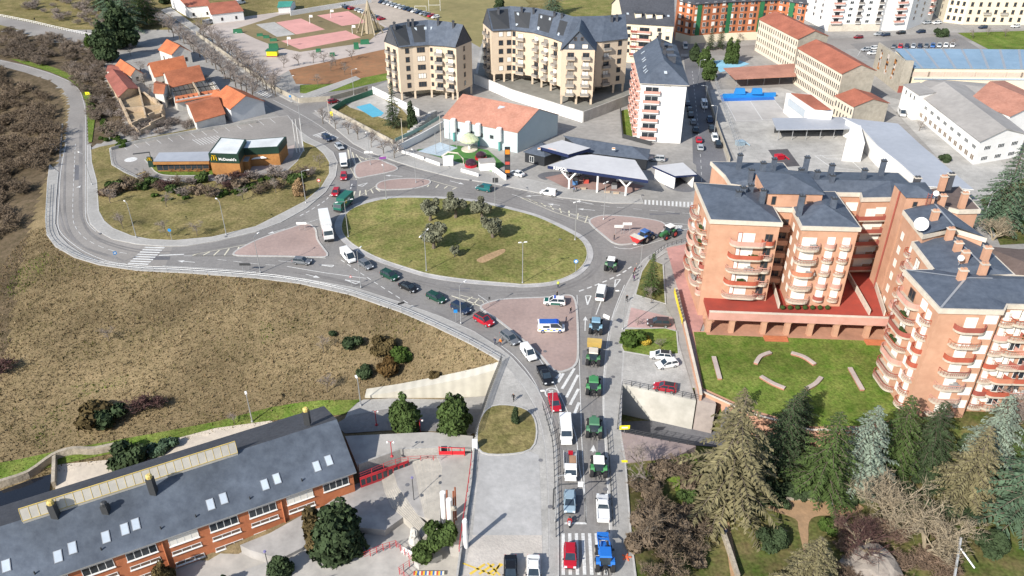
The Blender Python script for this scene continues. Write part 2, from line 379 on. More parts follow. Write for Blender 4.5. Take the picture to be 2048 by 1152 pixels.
slab("lawn_ground",grass_in + [(600,275),(520,245),(425,250),(262,282),(200,294),(182,300)],m_dryl,h=0.10)
ne_pv = [(662,249),(707,287),(737,303),(787,321),(837,337),(912,356),(987,367),(1074,385),(1124,395),(1224,406),(1286,406),(1280,392),(1240,385),(1130,377),(1024,352),(1000,350),(960,338),(900,322),(820,305),(780,285),(700,248),(640,222),(630,221)]
slab("pavement",ne_pv,m_pave,kerb=m_kerb)
slab("pavement",[(505,160),(546,184),(582,203),(600,206),(720,158),(712,153),(600,192),(560,176),(470,110),(395,55),(340,15),(322,20),(384,60),(448,113)],m_pave,kerb=m_kerb)
sheet("forecourt",[(1000,349),(1024,352),(1130,377),(1240,385),(1280,392),(1288,404),(1400,414),(1392,330),(1330,290),(1200,270),(1060,290),(1000,320)],m_town)
sheet("oil_stain",[(1075,352),(1088,345),(1115,343),(1140,345),(1128,351),(1105,354),(1090,360)],m_asph_d,smooth=4)
sheet("pump_apron",[(1090,355),(1160,340),(1290,372),(1255,390),(1130,375)],mat("rusty_apron",(0.30,0.19,0.165),(0.25,0.17,0.15),1,0.9))
sheet("wet_patch",[(1330,372),(1365,384),(1392,378),(1398,345),(1345,350)],m_asph_d,smooth=4)
east_sw = [(1383,481),(1336,491),(1313,504),(1288,521),(1264,553),(1251,577),(1226,639),(1214,717),(1209,801),(1212,864),(1217,939),(1224,1064),(1230,1260)]
slab("pavement",east_sw + [(1285,1260),(1269,1152),(1261,1089),(1249,926),(1239,864),(1242,770),(1245,720),(1248,650),(1262,600),(1280,560),(1300,525),(1330,505),(1383,490)],m_pave,kerb=m_kerb,deep=8)
# forecourt of the brick flats, parking bays, verge
slab("parking_court",[(1246,640),(1262,600),(1280,560),(1330,610),(1346,640),(1362,700),(1392,802),(1243,770),(1245,720)],m_wallc,h=0.06,deep=8)
sheet("parking_floor",[(1247,642),(1263,602),(1281,562),(1329,611),(1345,641),(1361,701),(1390,800),(1244,768),(1246,720)],m_conc,lift=0.13)
slab("parking_bay",[(1262,616),(1345,636),(1352,660),(1254,655)],mat("faded_red_paving",(0.46,0.30,0.28),(0.38,0.27,0.25),1,0.9),h=0.15)
slab("verge",[(1250,660),(1330,658),(1352,664),(1356,708),(1310,714),(1248,703),(1244,695)],m_lawn2,h=0.17,kerb=m_kerb)
slab("verge",[(1284,545),(1300,520),(1325,530),(1330,608),(1272,590)],m_lawn,h=0.17,kerb=m_kerb)
slab("path",[(1327,500),(1336,505),(1395,802),(1432,810),(1385,640),(1352,490)],mat("brown_footpath",(0.36,0.31,0.28),(0.29,0.25,0.23),1,0.9),h=0.14,deep=8)
slab("garden_paving",[(1333,497),(1400,483),(1420,610),(1390,690),(1372,640)],mat("rose_paving",(0.47,0.25,0.22),(0.38,0.21,0.19),0.9,0.9,0.1,0.2),h=0.15)
# roundabout
isl = [(684,450),(687,468),(702,485),(725,500),(762,518),(812,535),(862,549),(937,560),(1024,567.5),(1049,569),(1099,565),(1136,553),(1159,538),(1172,518),(1172,498),(1158,478),(1124,458),(1074,435),(1024,421),(975,410),(937,403),(887,398.5),(837,396.5),(787,397),(750,403),(712,415),(692,430)]
slab("roundabout_apron",[(669,450),(674,470),(692,489),(718,506),(757,524),(808,541),(860,556),(936,567),(1024,573.5),(1050,575),(1104,571),(1145,558),(1171,541),(1185,519),(1185,497),(1168,474),(1132,454),(1079,431),(1026,416),(977,405),(938,398),(888,394),(837,392),(785,393),(745,398),(704,411),(680,429)],mat("apron_setts",(0.42,0.41,0.40),(0.35,0.34,0.335),2,0.9),h=0.08,smooth=4)
slab("roundabout_lawn",isl,m_lawn,h=0.16,smooth=4,kerb=m_kerb,kw=0.22)
sheet("bare_earth",[(953,522),(963,515),(992,503),(1008,499),(1009,506),(985,519),(965,527)],mat("straw_earth",(0.40,0.27,0.15),(0.3,0.2,0.11),1.5,1,0.4),lift=0.2,smooth=3)
# splitter islands
def island(px,smooth=3): slab("traffic_island",px,m_pink,h=0.14,smooth=smooth,kerb=m_kerb,kw=0.45)
island([(964,613),(990,603),(1024,599),(1099,596),(1131,592),(1146,597),(1152,626),(1154,701),(1149,729),(1129,741),(1109,740),(1081,709),(1040,674),(999,641),(972,623)])
island([(470,506),(487,495),(520,479),(574,460),(612,449),(629,459),(633,480),(647,500),(653,510),(640,514),(562,512),(480,511)])
island([(714,330),(752,320),(775,328),(792,335),(787,342),(737,352),(714,354)])
island([(754,373),(762,365),(787,360),(824,358),(857,361),(854,370),(824,377),(787,379),(762,379)])
island([(1181,446),(1190,436),(1213,432),(1261,435),(1311,442),(1329,450),(1327,460),(1299,478),(1256,488),(1231,487),(1211,473)])
# plaza between the south road and the school
slab("plaza",[(1003,722),(1026,747),(1048,776),(1071,816),(1084,861),(1091,900),(1097,1000),(1099,1152),(1097,1300),(890,1300),(912,1152),(925,1060),(940,960),(948,880),(975,795)],m_wallc,h=0.10,deep=12)
sheet("plaza_floor",[(1004,724),(1026,748),(1047,777),(1070,817),(1083,861),(1090,900),(1096,1000),(1098,1152),(1096,1290),(892,1290),(914,1152),(927,1060),(942,960),(950,880),(977,795)],m_conc,lift=0.165)
sheet("driveway",[(960,905),(1060,905),(1078,912),(1084,1075),(945,1075)],mat("driveway_concrete",(0.43,0.42,0.41),(0.35,0.345,0.335),0.9,0.9,0.1,0.16),lift=0.18)
sheet("cobbled_bay",[(945,1072),(1084,1072),(1088,1300),(905,1300),(926,1152)],mat("square_cobbles",(0.50,0.46,0.41),(0.42,0.385,0.35),1.8,0.9,0.2,0.1),lift=0.19)
slab("plaza_lawn",[(962,840),(985,815),(1030,815),(1062,830),(1072,865),(1060,900),(1010,910),(965,906),(955,880)],m_dryl,h=0.28,smooth=3,kerb=m_kerb)
b = MB()
for u0,v0,u1,v1 in ((925,1128,988,1152),(975,1128,1000,1152),(1000,1128,988,1152)): stripe(b,[(u0,v0),(u1,v1)],.25,smooth=0,lift=.205)
for u in (940,958,975): stripe(b,[(u,1150),(u + 30,1130)],.4,smooth=0,lift=.205)
struct("yellow_marking",b,m_yel)
# restaurant plot
slab("restaurant_lot",[(220,297),(262,284),(425,254),(512,241),(575,232),(598,262),(606,300),(594,322),(574,341),(545,347),(512,352),(450,361),(325,364),(282,359),(250,345),(225,330)],m_asph_w,h=0.12,kerb=m_kerb)
slab("restaurant_lawn",[(292,318),(300,330),(318,348),(360,352),(440,350),(470,348),(480,336),(330,330)],m_lawn2,h=0.2,smooth=3,kerb=m_kerb)
slab("restaurant_terrace",[(470,348),(540,338),(585,315),(590,290),(560,300),(500,325)],mat("terrace_setts",(0.40,0.33,0.30),(0.34,0.28,0.26),1,0.9),h=0.17)
# sports ground and upper town
sheet("sports_ground",[(380,62),(470,36),(700,5),(800,60),(775,98),(580,140),(545,160)],mat("greyed_earth",(0.46,0.40,0.36),(0.39,0.34,0.31),0.3,0.95,0,0.1))
sheet("worn_grass",[(470,58),(560,30),(700,14),(770,55),(735,85),(600,104),(555,95),(512,78)],mat("brown_turf",(0.22,0.17,0.09),(0.17,0.14,0.07),0.3,1))
for q in ([(552,45),(602,37),(650,59),(592,69)],[(634,31),(697,22),(735,45),(684,52)],[(562,82),(692,61),(722,75),(600,99)]):
 sheet("sports_court",q,m_court)
sheet("sports_court",[(512,49),(549,44),(590,69),(554,74)],m_conc)
sheet("bare_field",[(578,140),(772,98),(774,148),(662,170),(592,168)],m_field)
sheet("green_strip",[(600,170),(662,168),(775,146),(776,160),(690,180),(625,188),(600,186)],m_lawn2)
sheet("car_park_ground",[(690,8),(790,-10),(960,50),(990,70),(900,82),(790,62)],mat("earth_car_park",(0.42,0.36,0.30),(0.36,0.31,0.26),0.4,0.95))
sheet("playing_field",[(780,2),(1010,-40),(1060,10),(975,60),(960,95),(900,60)],mat("tan_turf",(0.27,0.225,0.10),(0.2,0.18,0.075),0.2,1))
sheet("playing_field",[(1110,5),(1250,-20),(1260,30),(1130,60)],m_lawn)
sheet("pool_garden",[(665,215),(712,190),(750,186),(800,215),(845,262),(780,282)],m_dryl)
sheet("pool_paving",[(690,207),(745,185),(800,218),(790,245),(700,215)],m_conc)
sheet("pool_water",[(712,214),(740,207),(768,226),(762,232),(745,235)],mat("pool_blue",(0.10,0.42,0.55),(0.08,0.36,0.5),1,0.1,0.05,0.05,spec=0.6),lift=0.06)
sheet("school_yard",[(1420,180),(1560,175),(1760,240),(1900,330),(1930,380),(1640,400),(1480,330),(1440,260)],m_conc)
sheet("sports_pitch",[(1447,200),(1545,196),(1585,240),(1470,245)],mat("grey_sports_pitch",(0.42,0.40,0.38),(0.37,0.355,0.34),0.5,0.9))
b = MB();
for a in ([(1452,204),(1548,200),(1580,238),(1472,242),(1452,204)],[(1500,202),(1525,240)],[(1630,312),(1690,310),(1725,342),(1662,335),(1630,312)],[(1640,310),(1655,318),(1685,318),(1690,310)]): stripe(b,a,.25,smooth=0)
struct("pitch_line",b,m_white)
sheet("blue_apron",[(1440,190),(1545,188),(1550,200),(1445,203)],mat("blue_rubber",(0.03,0.16,0.5),(0.03,0.14,0.45),1,0.8))
sheet("play_area",[(1536,300),(1575,298),(1600,332),(1560,335)],mat("dark_rubber",(0.10,0.095,0.10),(0.08,0.075,0.08),1,0.9))
sheet("play_area",[(1425,122),(1470,118),(1500,128),(1440,145)],mat("pale_blue_rubber",(0.20,0.45,0.6),(0.25,0.45,0.55),1,0.9))
sheet("car_park",[(1700,88),(1915,70),(1960,98),(1880,110),(1740,118)],m_asph)
sheet("flower_bed",[(1915,66),(2100,60),(2100,105),(1980,100)],m_lawn2)
sheet("back_yard",[(1760,190),(1800,200),(2000,320),(2060,420),(1980,480),(1940,400),(1880,320)],m_conc)
sheet("shrub_ground",[(1960,400),(2100,330),(2200,480),(2000,490)],m_park)
# brick flats' garden
slab("garden_lawn",[(1385,664),(1760,668),(1790,740),(1800,842),(1718,856),(1622,858),(1500,824),(1405,780)],m_brickwall,h=0.16,deep=7)
sheet("garden_grass",[(1387,666),(1758,670),(1788,740),(1798,840),(1717,854),(1622,855),(1501,821),(1406,778)],m_lawn2,lift=0.27)
# park
_gl = [0.05]
def gsheet(name,px,m,lift=None,smooth=0,dens=1.5):
 """a sheet that follows the land"""
 _gl[0] += 0.014; lift = lift or _gl[0]
 poly = [G(u,v) for u,v in px]; poly = spline(poly,smooth,True) if smooth else poly
 x0,x1 = min(p.x for p in poly),max(p.x for p in poly); y0,y1 = min(p.y for p in poly),max(p.y for p in poly)
 b = bmesh.new(); vs = [b.verts.new((p.x,p.y,0)) for p in poly]; b.faces.new(vs)
 for ax,lo,hi in ((0,x0,x1),(1,y0,y1)):
  k = math.ceil(lo / dens) * dens
  while k < hi:
   co = Vector((k,0,0)) if ax == 0 else Vector((0,k,0)); no = Vector((1,0,0)) if ax == 0 else Vector((0,1,0))
   bmesh.ops.bisect_plane(b,geom=b.verts[:] + b.edges[:] + b.faces[:],plane_co=co,plane_no=no); k += dens
 hz = hgt([v.co.x for v in b.verts],[v.co.y for v in b.verts])
 for v,z in zip(b.verts,hz): v.co.z = z + lift
 me = bpy.data.meshes.new(name); b.normal_update()
 b.to_mesh(me); b.free(); me.materials.append(m); o = bpy.data.objects.new(name,me); COL.objects.link(o)
 if me.polygons and me.polygons[0].normal.z < 0: me.flip_normals()
 return tag(o,kind='structure')
gsheet("park_path",[(1540,1005),(1590,1000),(1720,1010),(1705,1030),(1640,1032),(1618,1045),(1616,1090),(1600,1180),(1625,1190),(1606,1100),(1597,1060),(1590,1038),(1540,1020)],m_sand,smooth=3)
gsheet("park_path",[(1445,1040),(1458,1046),(1480,1160),(1465,1180)],m_sand)
gsheet("grass_patch",[(1335,925),(1372,908),(1400,930),(1400,1000),(1385,1040),(1360,1010),(1345,970),(1310,945)],m_lawn2,smooth=3)
gsheet("underpass_road",[(1238,845),(1300,842),(1420,850),(1520,862),(1500,900),(1395,892),(1300,880),(1236,868)],m_asph_d)
slab("pink_path",[(1239,864),(1300,876),(1392,893),(1370,905),(1345,918),(1290,922),(1247,928)],mat("pinkish_tarmac",(0.30,0.24,0.225),(0.25,0.20,0.19),0.9,0.9),h=0.10,deep=8)
gsheet("path",[(727,800),(880,800),(992,792),(965,850),(940,872),(860,850),(780,840),(690,838),(700,815)],m_pave)
gsheet("path_asphalt",[(670,850),(700,832),(780,818),(880,818),(965,820),(950,868),(820,862),(690,868)],m_asph)
gsheet("sandy_yard",[(270,915),(340,880),(430,858),(530,838),(560,850),(440,900),(330,950),(230,985),(110,990),(115,930)],mat("pale_sand",(0.50,0.44,0.36),(0.42,0.37,0.31),0.6,1,0.2))
gsheet("green_verge",[(20,118),(60,122),(110,136),(150,152),(182,186),(190,240),(184,285),(177,285),(175,240),(173,212),(163,181),(140,161),(100,144),(50,129)],m_lawn2)
gsheet("green_verge",[(-20,930),(130,900),(300,870),(430,845),(545,815),(640,802),(722,800),(690,830),(560,840),(430,858),(300,892),(130,928),(-20,965)],m_lawn2)
# tyre-worn lanes, patches, manhole covers
b = MB()
for q in ([(130,250),(124,350),(127,440),(160,490),(240,518)],[(162,250),(161,380),(165,440),(200,480),(300,505),(420,500),(520,478),(610,435)],[(560,538),(700,566),(830,605),(930,655),(1010,700),(1070,765),(1105,840),(1133,930),(1146,1040)],[(1190,1050),(1184,930),(1184,800),(1186,700),(1192,620),(1215,560)],[(672,440),(678,480),(720,525),(800,555),(930,582),(1060,586),(1150,568),(1196,530),(1192,490),(1150,455),(1050,418),(940,390),(830,384),(740,390)],[(1060,392),(1180,412),(1360,428)],[(560,215),(640,262),(720,305),(860,350),(1000,378)]):
 for k in (-6,6): stripe(b,[(u + (k * .9 if abs(q[0][1] - q[-1][1]) > 200 else k * .2),v + k * .45) for u,v in q],.55,lift=.034 + .001 * k / 6)
struct("tyre_wear",b,mat("tyre_worn_asphalt",(0.18,0.17,0.165),(0.215,0.205,0.197),.8,.85,0,.2))
b = MB()
for u,v,w_,h_ in ((1165,700,22,30),(1196,880,16,40),(900,575,40,8),(300,512,40,8),(700,360,14,22),(1300,425,60,5),(1150,990,18,40),(150,330,10,30)): b.sheet(PX([(u,v),(u + w_,v + 1),(u + w_ - 1,v + h_),(u - 1,v + h_)]),.03)
struct("asphalt_patch",b,m_asph_d)
b = MB()
for u,v in ((1232,655),(1233,688),(1226,755),(1100,1015),(1081,922),(1090,704),(1285,391),(941,361),(1120,480),(640,530),(1240,705),(452,474),(200,468),(1210,980),(1030,735),(815,970),(763,998)): b.lathe(P(u,v) + Vector((0,0,.03)),[(.38,0),(.38,.17 if u > 1060 or v < 520 else .05)],10)
struct("manhole_cover",b,m_asph_d)
# painted markings
b = MB()
def zebra(px_a,px_b,n,wd,ln_dir=None):
 """bars between edge a (two points) and edge b (two points)"""
 for i in range(n):
  t0 = (i + 0.0) / (n - 0.5); t1 = (i + 0.5) / (n - 0.5)
  L = lambda q,t: (q[0][0] + (q[1][0] - q[0][0]) * t,q[0][1] + (q[1][1] - q[0][1]) * t)
  poly_mark(b,[L(px_a,t0),L(px_a,t1),L(px_b,t1),L(px_b,t0)])
zebra([(1123,1067),(1222,1067)],[(1123,1150),(1230,1150)],8,0)
zebra([(255,528),(291,494)],[(296,530),(330,495)],8,0)
zebra([(1289,400),(1386,405)],[(1289,409),(1386,415)],13,0)
zebra([(625,271),(654,281)],[(650,263),(678,275)],7,0)
zebra([(512,186),(534,196)],[(523,180),(545,190)],6,0)
zebra([(1024,365),(1094,380)],[(1030,371),(1088,386)],11,0)
zebra([(1362,108),(1376,108)],[(1362,113),(1377,113)],6,0)
stripe(b,[(1129,1047),(1173,1047)],.4,smooth=0)
# edge and lane lines
stripe(b,[(132,288),(122,340),(118,400),(116,448),(124,468),(142,485),(172,505),(214,522),(252,528)],.16)
stripe(b,[(325,532),(420,537),(512,544)],.14)
stripe(b,[(0,121),(50,132),(99,147),(138,163),(159,182),(169,212),(171,240),(171,288),(171,350),(171,425),(177,448),(192,463)],.14)
stripe(b,[(151,288),(148,350),(146,400),(146,430),(150,452),(168,475),(200,493),(240,505),(272,509)],.14,dash=(2.2,1.6))
stripe(b,[(318,511),(345,510),(368,509)],.5,smooth=0)
stripe(b,[(368,512),(512,512),(600,513),(652,517)],.14)
stripe(b,[(435,519),(470,523),(512,528),(566,532)],.14,dash=(2.4,1.8))
stripe(b,[(557,522),(592,525)],.14,smooth=0)
stripe(b,[(574,533),(650,546),(732,557)],.2,smooth=0)
stripe(b,[(682,520),(712,540),(765,575),(830,615),(880,640),(930,668)],.2,dash=(1.6,1.2))
stripe(b,[(1000,690),(1030,714),(1060,750),(1082,790),(1100,842)],.14)
stripe(b,[(956,590),(985,612),(1020,655),(1060,695),(1090,735),(1120,790),(1150,866),(1158,930),(1170,1000),(1172,1046)],.16)
stripe(b,[(1154,590),(1157,660),(1159,740),(1162,830),(1163,870),(1168,960),(1172,1046)],.14)
stripe(b,[(1249,570),(1224,636),(1211,712),(1206,800),(1209,864),(1213,939),(1219,1060)],.16)
stripe(b,[(1205,595),(1192,630)],.2,smooth=0)
stripe(b,[(1158,583),(1180,575),(1210,563),(1240,549),(1268,530)],.4,dash=(1.4,.9),smooth=3)
stripe(b,[(512,484),(575,462),(615,446),(638,438)],.16)
stripe(b,[(600,432),(622,420),(652,400),(664,385)],.3,dash=(1.3,1.0))
stripe(b,[(700,385),(702,375),(705,366)],.3,dash=(1.3,1.0))
stripe(b,[(1331,446),(1386,450)],.14,smooth=0)
stripe(b,[(1000,372),(1090,392),(1200,411),(1386,428)],.12,dash=(2.4,2))
stripe(b,[(1024,389),(1080,407),(1140,428),(1180,440)],.16)
stripe(b,[(1330,478),(1260,498),(1228,494)],.18,smooth=2)
stripe(b,[(546,200),(600,228),(640,252),(690,288),(740,312),(790,330)],.14)
stripe(b,[(1404,420),(1402,330),(1395,240),(1384,140)],.12,dash=(2.4,2.4))
stripe(b,[(700,296),(704,315),(712,335),(712,360)],.14)
for u0,v0,u1,v1 in ((620,525,660,529),): pass
# hatching below the police island
for u0,v0,u1,v1 in ((1112,757,1122,747),(1116,765,1127,747),(1124,778,1149,737),(1133,795,1156,750),(1140,810,1157,778),(1149,828,1158,805)): stripe(b,[(u0,v0),(u1,v1)],.55,smooth=0)
struct("road_marking",b,m_white)
b = MB()
for (a0,a1,b0,b1,n) in (((385,511),(470,511),(400,507),(478,494),5),((697,300),(727,318),(700,332),(745,316),5),((1045,396),(1175,432),(1060,400),(1170,446),8),((710,383),(752,377),(705,398),(760,383),5),((860,366),(912,376),(855,374),(905,379),4)):
 for i in range(n):
  t = i / (n - 1); stripe(b,[(a0[0] + (a1[0] - a0[0]) * t,a0[1] + (a1[1] - a0[1]) * t),(b0[0] + (b1[0] - b0[0]) * t,b0[1] + (b1[1] - b0[1]) * t)],.35,smooth=0)
for q in ([(385,512),(472,512),(470,504),(510,486),(400,507),(385,512)],[(695,298),(700,335),(714,360)],[(1179,447),(1110,425),(1040,395)],[(1180,436),(1130,425),(1060,400)],[(752,372),(710,398)],[(858,360),(915,376)],[(918,590),(965,602),(985,640)]): stripe(b,q,.16,smooth=0)
for q in ([(903,592),(940,604),(962,613)],[(925,606),(945,594)],[(940,616),(958,597)]): stripe(b,q,.3,smooth=0)
struct("hatched_marking",b,m_cream)
# arrows, triangles, letters
b = MB()
def arrow(px_tail,px_head,wd=.22,hw=.55,hl=1.6):
 a,c = P(*px_tail),P(*px_head); d = (c - a).normalized(); n = Vector((-d.y,d.x,0)); m = c - d * hl
 b.sheet([a + n * wd / 2,a - n * wd / 2,m - n * wd / 2,m + n * wd / 2],.055); b.sheet([m + n * hw,m - n * hw,c],.055)
for t_,h_ in (((1170,662),(1171,633)),((570,458),(535,468)),((805,353),(770,351)),((1186,905),(1187,890)),((390,525),(355,522)),((612,549),(640,556)),((1092,390),(1050,393)),((1185,408),(1150,402)),((1120,411),(1095,408)),((1190,421),(1155,418)),((900,362),(928,369)),((157,375),(162,371)),((1378,458),(1352,462))): arrow(t_,h_)
def tri_mark(px,w=.3):
 q = PX(px)
 for i in range(3):
  L_,R_ = strip_pts([q[i],q[(i + 1) % 3]],w); b.sheet([L_[0],R_[0],R_[1],L_[1]],.055 + i * .002)
for q in ([(640,530),(668,531),(664,534)],[(1171,592),(1182,592),(1175,610)],[(1231,560),(1241,559),(1229,575)],[(690,560),(720,564),(712,568)],[(716,371),(735,366),(725,373)]): tri_mark(q)
FONT = {'S': [(1,1),(0,1),(0,.5),(1,.5),(1,0),(0,0)],'T': [(0,1),(1,1),(.5,1),(.5,0)],'O': [(0,0),(0,1),(1,1),(1,0),(0,0)],'P': [(0,0),(0,1),(1,1),(1,.5),(0,.5)],'5': [(1,1),(0,1),(0,.55),(1,.5),(1,0),(0,0)],'2': [(0,1),(1,1),(1,.5),(0,.5),(0,0),(1,0)]}
def paint_word(word,o,du,dv,w=.3):
 o = P(*o); du = P(*du) - o; dv = P(*dv) - o; n = len(word)
 for i,ch in enumerate(word):
  pts = [o + du * ((i + x * .65) / n) + dv * y for x,y in FONT[ch]]
  for j in range(len(pts) - 1):
   L_,R_ = strip_pts(pts[j:j + 2],w); b.sheet([L_[0],R_[0],R_[1],L_[1]],.055 + .001 * j)
paint_word("STOP",(1347,458),(1366,458.5),(1346,451))
paint_word("25",(1098,790),(1110,791),(1097,781),.3)
ring = [P(1104,786.5) + Vector((math.cos(t) * 1.25,math.sin(t) * 1.5,0)) for t in np.linspace(0,2 * math.pi,25)]
for i in range(24):
 L_,R_ = strip_pts(ring[i:i + 2],.28); b.sheet([L_[0],R_[0],R_[1],L_[1]],.061)
struct("arrow_marking",b,m_white)
# parking bay lines by the restaurant and on the upper car park
b = MB()
for i in range(14):
 t = i / 13; u = 243 + (540 - 243) * t; v = 291 + (238 - 291) * t; stripe(b,[(u,v),(u + 11,v + 9)],.14,smooth=0,lift=.16)
for i in range(11): stripe(b,[(1715 + i * 18,112 - i * 1.2),(1722 + i * 19,100 - i * 1.2)],.18,smooth=0)
for i in range(9): stripe(b,[(385 + i * 6,280 - i),(402 + i * 6,291 - i)],.2,smooth=0,lift=.16)
struct("parking_line",b,m_white)
b = MB(); stripe(b,[(275,350),(292,344)],.35,smooth=0,lift=.16)
struct("give_way_line",b,m_yel)
b = MB(); b.lathe(P(262,320) + Vector((0,0,.14)),[(1.9,0),(1.9,.03)],20); struct("round_marking",b,m_white)
# building helpers
m_slate = mat("blue_slate",(0.098,0.118,0.152),(0.064,0.079,0.106),.8,0.65,0.15,0.12,0.15,spec=0.35)
m_slate_d = mat("dark_slate",(0.078,0.082,0.094),(0.052,0.055,0.065),1.2,0.75,0.15,0.12,0.15)
m_tile = mat("orange_roof_tile",(0.50,0.17,0.075),(0.38,0.115,0.05),1.6,0.85,0.3,0.18,0.2)
m_tile_r = mat("red_brown_roof_tile",(0.38,0.135,0.085),(0.28,0.095,0.06),1.6,0.85,0.3,0.2,0.2)
m_tile_p = mat("faded_pink_roof_tile",(0.44,0.22,0.16),(0.36,0.165,0.115),1.2,0.85,0.3,0.15,0.2)
m_beige = mat("beige_render",(0.60,0.49,0.37),(0.55,0.445,0.335),0.4,0.9,0,0.05)
m_whitew = mat("white_render",(0.78,0.77,0.75),(0.70,0.69,0.67),0.4,0.9,0,0.05)
m_creamw = mat("cream_render",(0.72,0.64,0.49),(0.66,0.58,0.44),0.4,0.9,0,0.05)
m_brick = mat("salmon_brick",(0.525,0.305,0.205),(0.44,0.245,0.16),0.5,0.9,0.1,0.07,0.1)
m_brick_o = mat("orange_brick",(0.46,0.165,0.075),(0.38,0.13,0.06),0.8,0.9,0.1,0.1,0.1)
m_trim = mat("cream_stone_trim",(0.62,0.56,0.47),(0.50,0.45,0.38),1.0,0.85,0,0.1)
m_glass = mat("dark_window_glass",(0.035,0.045,0.055),(0.02,0.026,0.033),0.6,0.12,0,0.1,spec=0.6)
m_skyg = mat("pale_skylight_glass",(0.50,0.56,0.62),(0.42,0.48,0.54),0.6,0.15,0,0.1,spec=0.7)
m_blind = mat("white_roller_blind",(0.80,0.77,0.70),(0.72,0.69,0.63),0.6,0.7,0,0.05)
m_frame = paint("window_frame_brown",(0.13,0.08,0.055),0.6)
m_framew = paint("window_frame_white",(0.75,0.75,0.73),0.5)
m_rail = paint("red_metal_rail",(0.30,0.085,0.065),0.5)
m_railp = mat("pink_parapet",(0.55,0.30,0.25),(0.47,0.25,0.20),0.8,0.8)
mat("box_shrub",(.05,.09,.02),(.03,.05,.012),6,1,.8); m_dark = paint("dark_metal",(0.045,0.047,0.05),0.5)
m_steel = paint("galvanised_steel",(0.42,0.43,0.44),0.4,0.5,0.4)
m_greyr = mat("grey_metal_roof",(0.40,0.42,0.46),(0.35,0.37,0.41),0.5,0.5,0,0.08,wave=(0.9,'X',0.12))
m_fibre = mat("fibre_cement_roof",(0.36,0.34,0.32),(0.29,0.275,0.26),0.5,0.9,0,0.12)
_wm = {}
def win_mesh(w_,h_,mats,div=1,sill=False,depth=0.07):
 k = (round(w_,2),round(h_,2),tuple(m.name for m in mats),div,sill)
 if k in _wm: return _wm[k]
 b = MB(); f = 0.09
 b.mi(0)
 b.box((0,-depth / 2 + .02,h_ - f),(w_,depth,f)); b.box((0,-depth / 2 + .02,0),(w_,depth,f))
 for i in range(div + 1):
  x = -w_ / 2 + f / 2 + (w_ - f) * i / div; b.box((x,-depth / 2 + .021,f),(f,depth,h_ - 2 * f))
 if sill: b.box((0,-.09,-.1),(w_ + .2,.26,.097))
 b.mi(1); b.face((-w_ / 2,-.025,f),(w_ / 2,-.025,f),(w_ / 2,-.025,h_ - f),(-w_ / 2,-.025,h_ - f))
 me = bpy.data.meshes.new("window"); me.from_pydata(b.v,[],b.f)
 for m in mats: me.materials.append(m)
 me.polygons.foreach_set("material_index",b.m); me.update(); _wm[k] = me; return me
def put(parent,name,me,pos,rz=0.0,sc=None):
 o = bpy.data.objects.new(name,me); COL.objects.link(o); o.parent = parent
 l = parent.get("_o") or (0,0,0); o.location = (pos[0] - l[0],pos[1] - l[1],pos[2] - l[2]); o.rotation_euler = (0,0,rz)
 if sc: o.scale = sc
 return o
def facade(t,A,B,zs,fr,w_,h_,mats=None,div=2,sill=False,name="window",blind=0.0,off=0.03,skip=()):
 """windows on the wall from A to B (outside on the right-hand side walking A to B); fr = places along it 0..1, zs = sill heights"""
 mats = mats or (m_frame,m_glass)
 A = Vector((A[0],A[1],0)); B = Vector((B[0],B[1],0)); d = (B - A).normalized(); n = Vector((d.y,-d.x,0)); rz = math.atan2(d.y,d.x)
 for j,z in enumerate(zs):
  for i,f in enumerate(fr):
   if (i,j) in skip: continue
   ms = (mats[0],m_blind) if random.random() < blind else mats
   p = A + (B - A) * f + n * off; put(t,name,win_mesh(w_,h_,ms,div,sill),(p.x,p.y,z),rz)
_bm = {}
def balcony_mesh(w_,d_,rnd,mats,h_=1.0,lip=.22,bars=False):
 k = (round(w_,2),round(d_,2),rnd,tuple(m.name for m in mats),h_,bars)
 if k in _bm: return _bm[k]
 r = min(d_ * .95,w_ * .45) if rnd else 0.02; out = [(-w_ / 2,.0)]
 if rnd:
  for i in range(5): a = math.pi * (1 + i / 8); out.append((-w_ / 2 + r + r * math.cos(a),-d_ + r + r * math.sin(a)))
  for i in range(5): a = math.pi * (1.5 + i / 8); out.append((w_ / 2 - r + r * math.cos(a),-d_ + r + r * math.sin(a)))
 else: out += [(-w_ / 2,-d_),(w_ / 2,-d_)]
 out.append((w_ / 2,.0)); b = MB()
 b.mi(0); b.prism(out,-lip,0.06,True)
 b.mi(1); n = len(out); th = .1
 inn = [(x * (1 - th * 2 / w_),y * (1 - th / d_)) for x,y in out]
 for i in range(n - 1):
  p,q,p2,q2 = out[i],out[i + 1],inn[i],inn[i + 1]; z0,z1 = .06,h_
  if bars: z0 = h_ - .12
  b.add([(p[0],p[1],z0),(q[0],q[1],z0),(q[0],q[1],z1),(p[0],p[1],z1),(p2[0],p2[1],z0),(q2[0],q2[1],z0),(q2[0],q2[1],z1),(p2[0],p2[1],z1)],[(0,1,2,3),(5,4,7,6),(3,2,6,7),(1,0,4,5)])
  if bars:
   zz = .45; b.add([(p[0],p[1],zz),(q[0],q[1],zz),(q[0],q[1],zz + .06),(p[0],p[1],zz + .06)],[(0,1,2,3)])
   m_ = max(1,int(math.hypot(q[0] - p[0],q[1] - p[1]) / .3))
   for k2 in range(m_):
    x = p[0] + (q[0] - p[0]) * k2 / m_; y = p[1] + (q[1] - p[1]) * k2 / m_; b.box((x,y,.06),(.04,.04,h_ - .1))
 me = bpy.data.meshes.new("balcony"); me.from_pydata(b.v,[],b.f)
 for m in mats: me.materials.append(m)
 me.polygons.foreach_set("material_index",b.m); me.update(); _bm[k] = me; return me
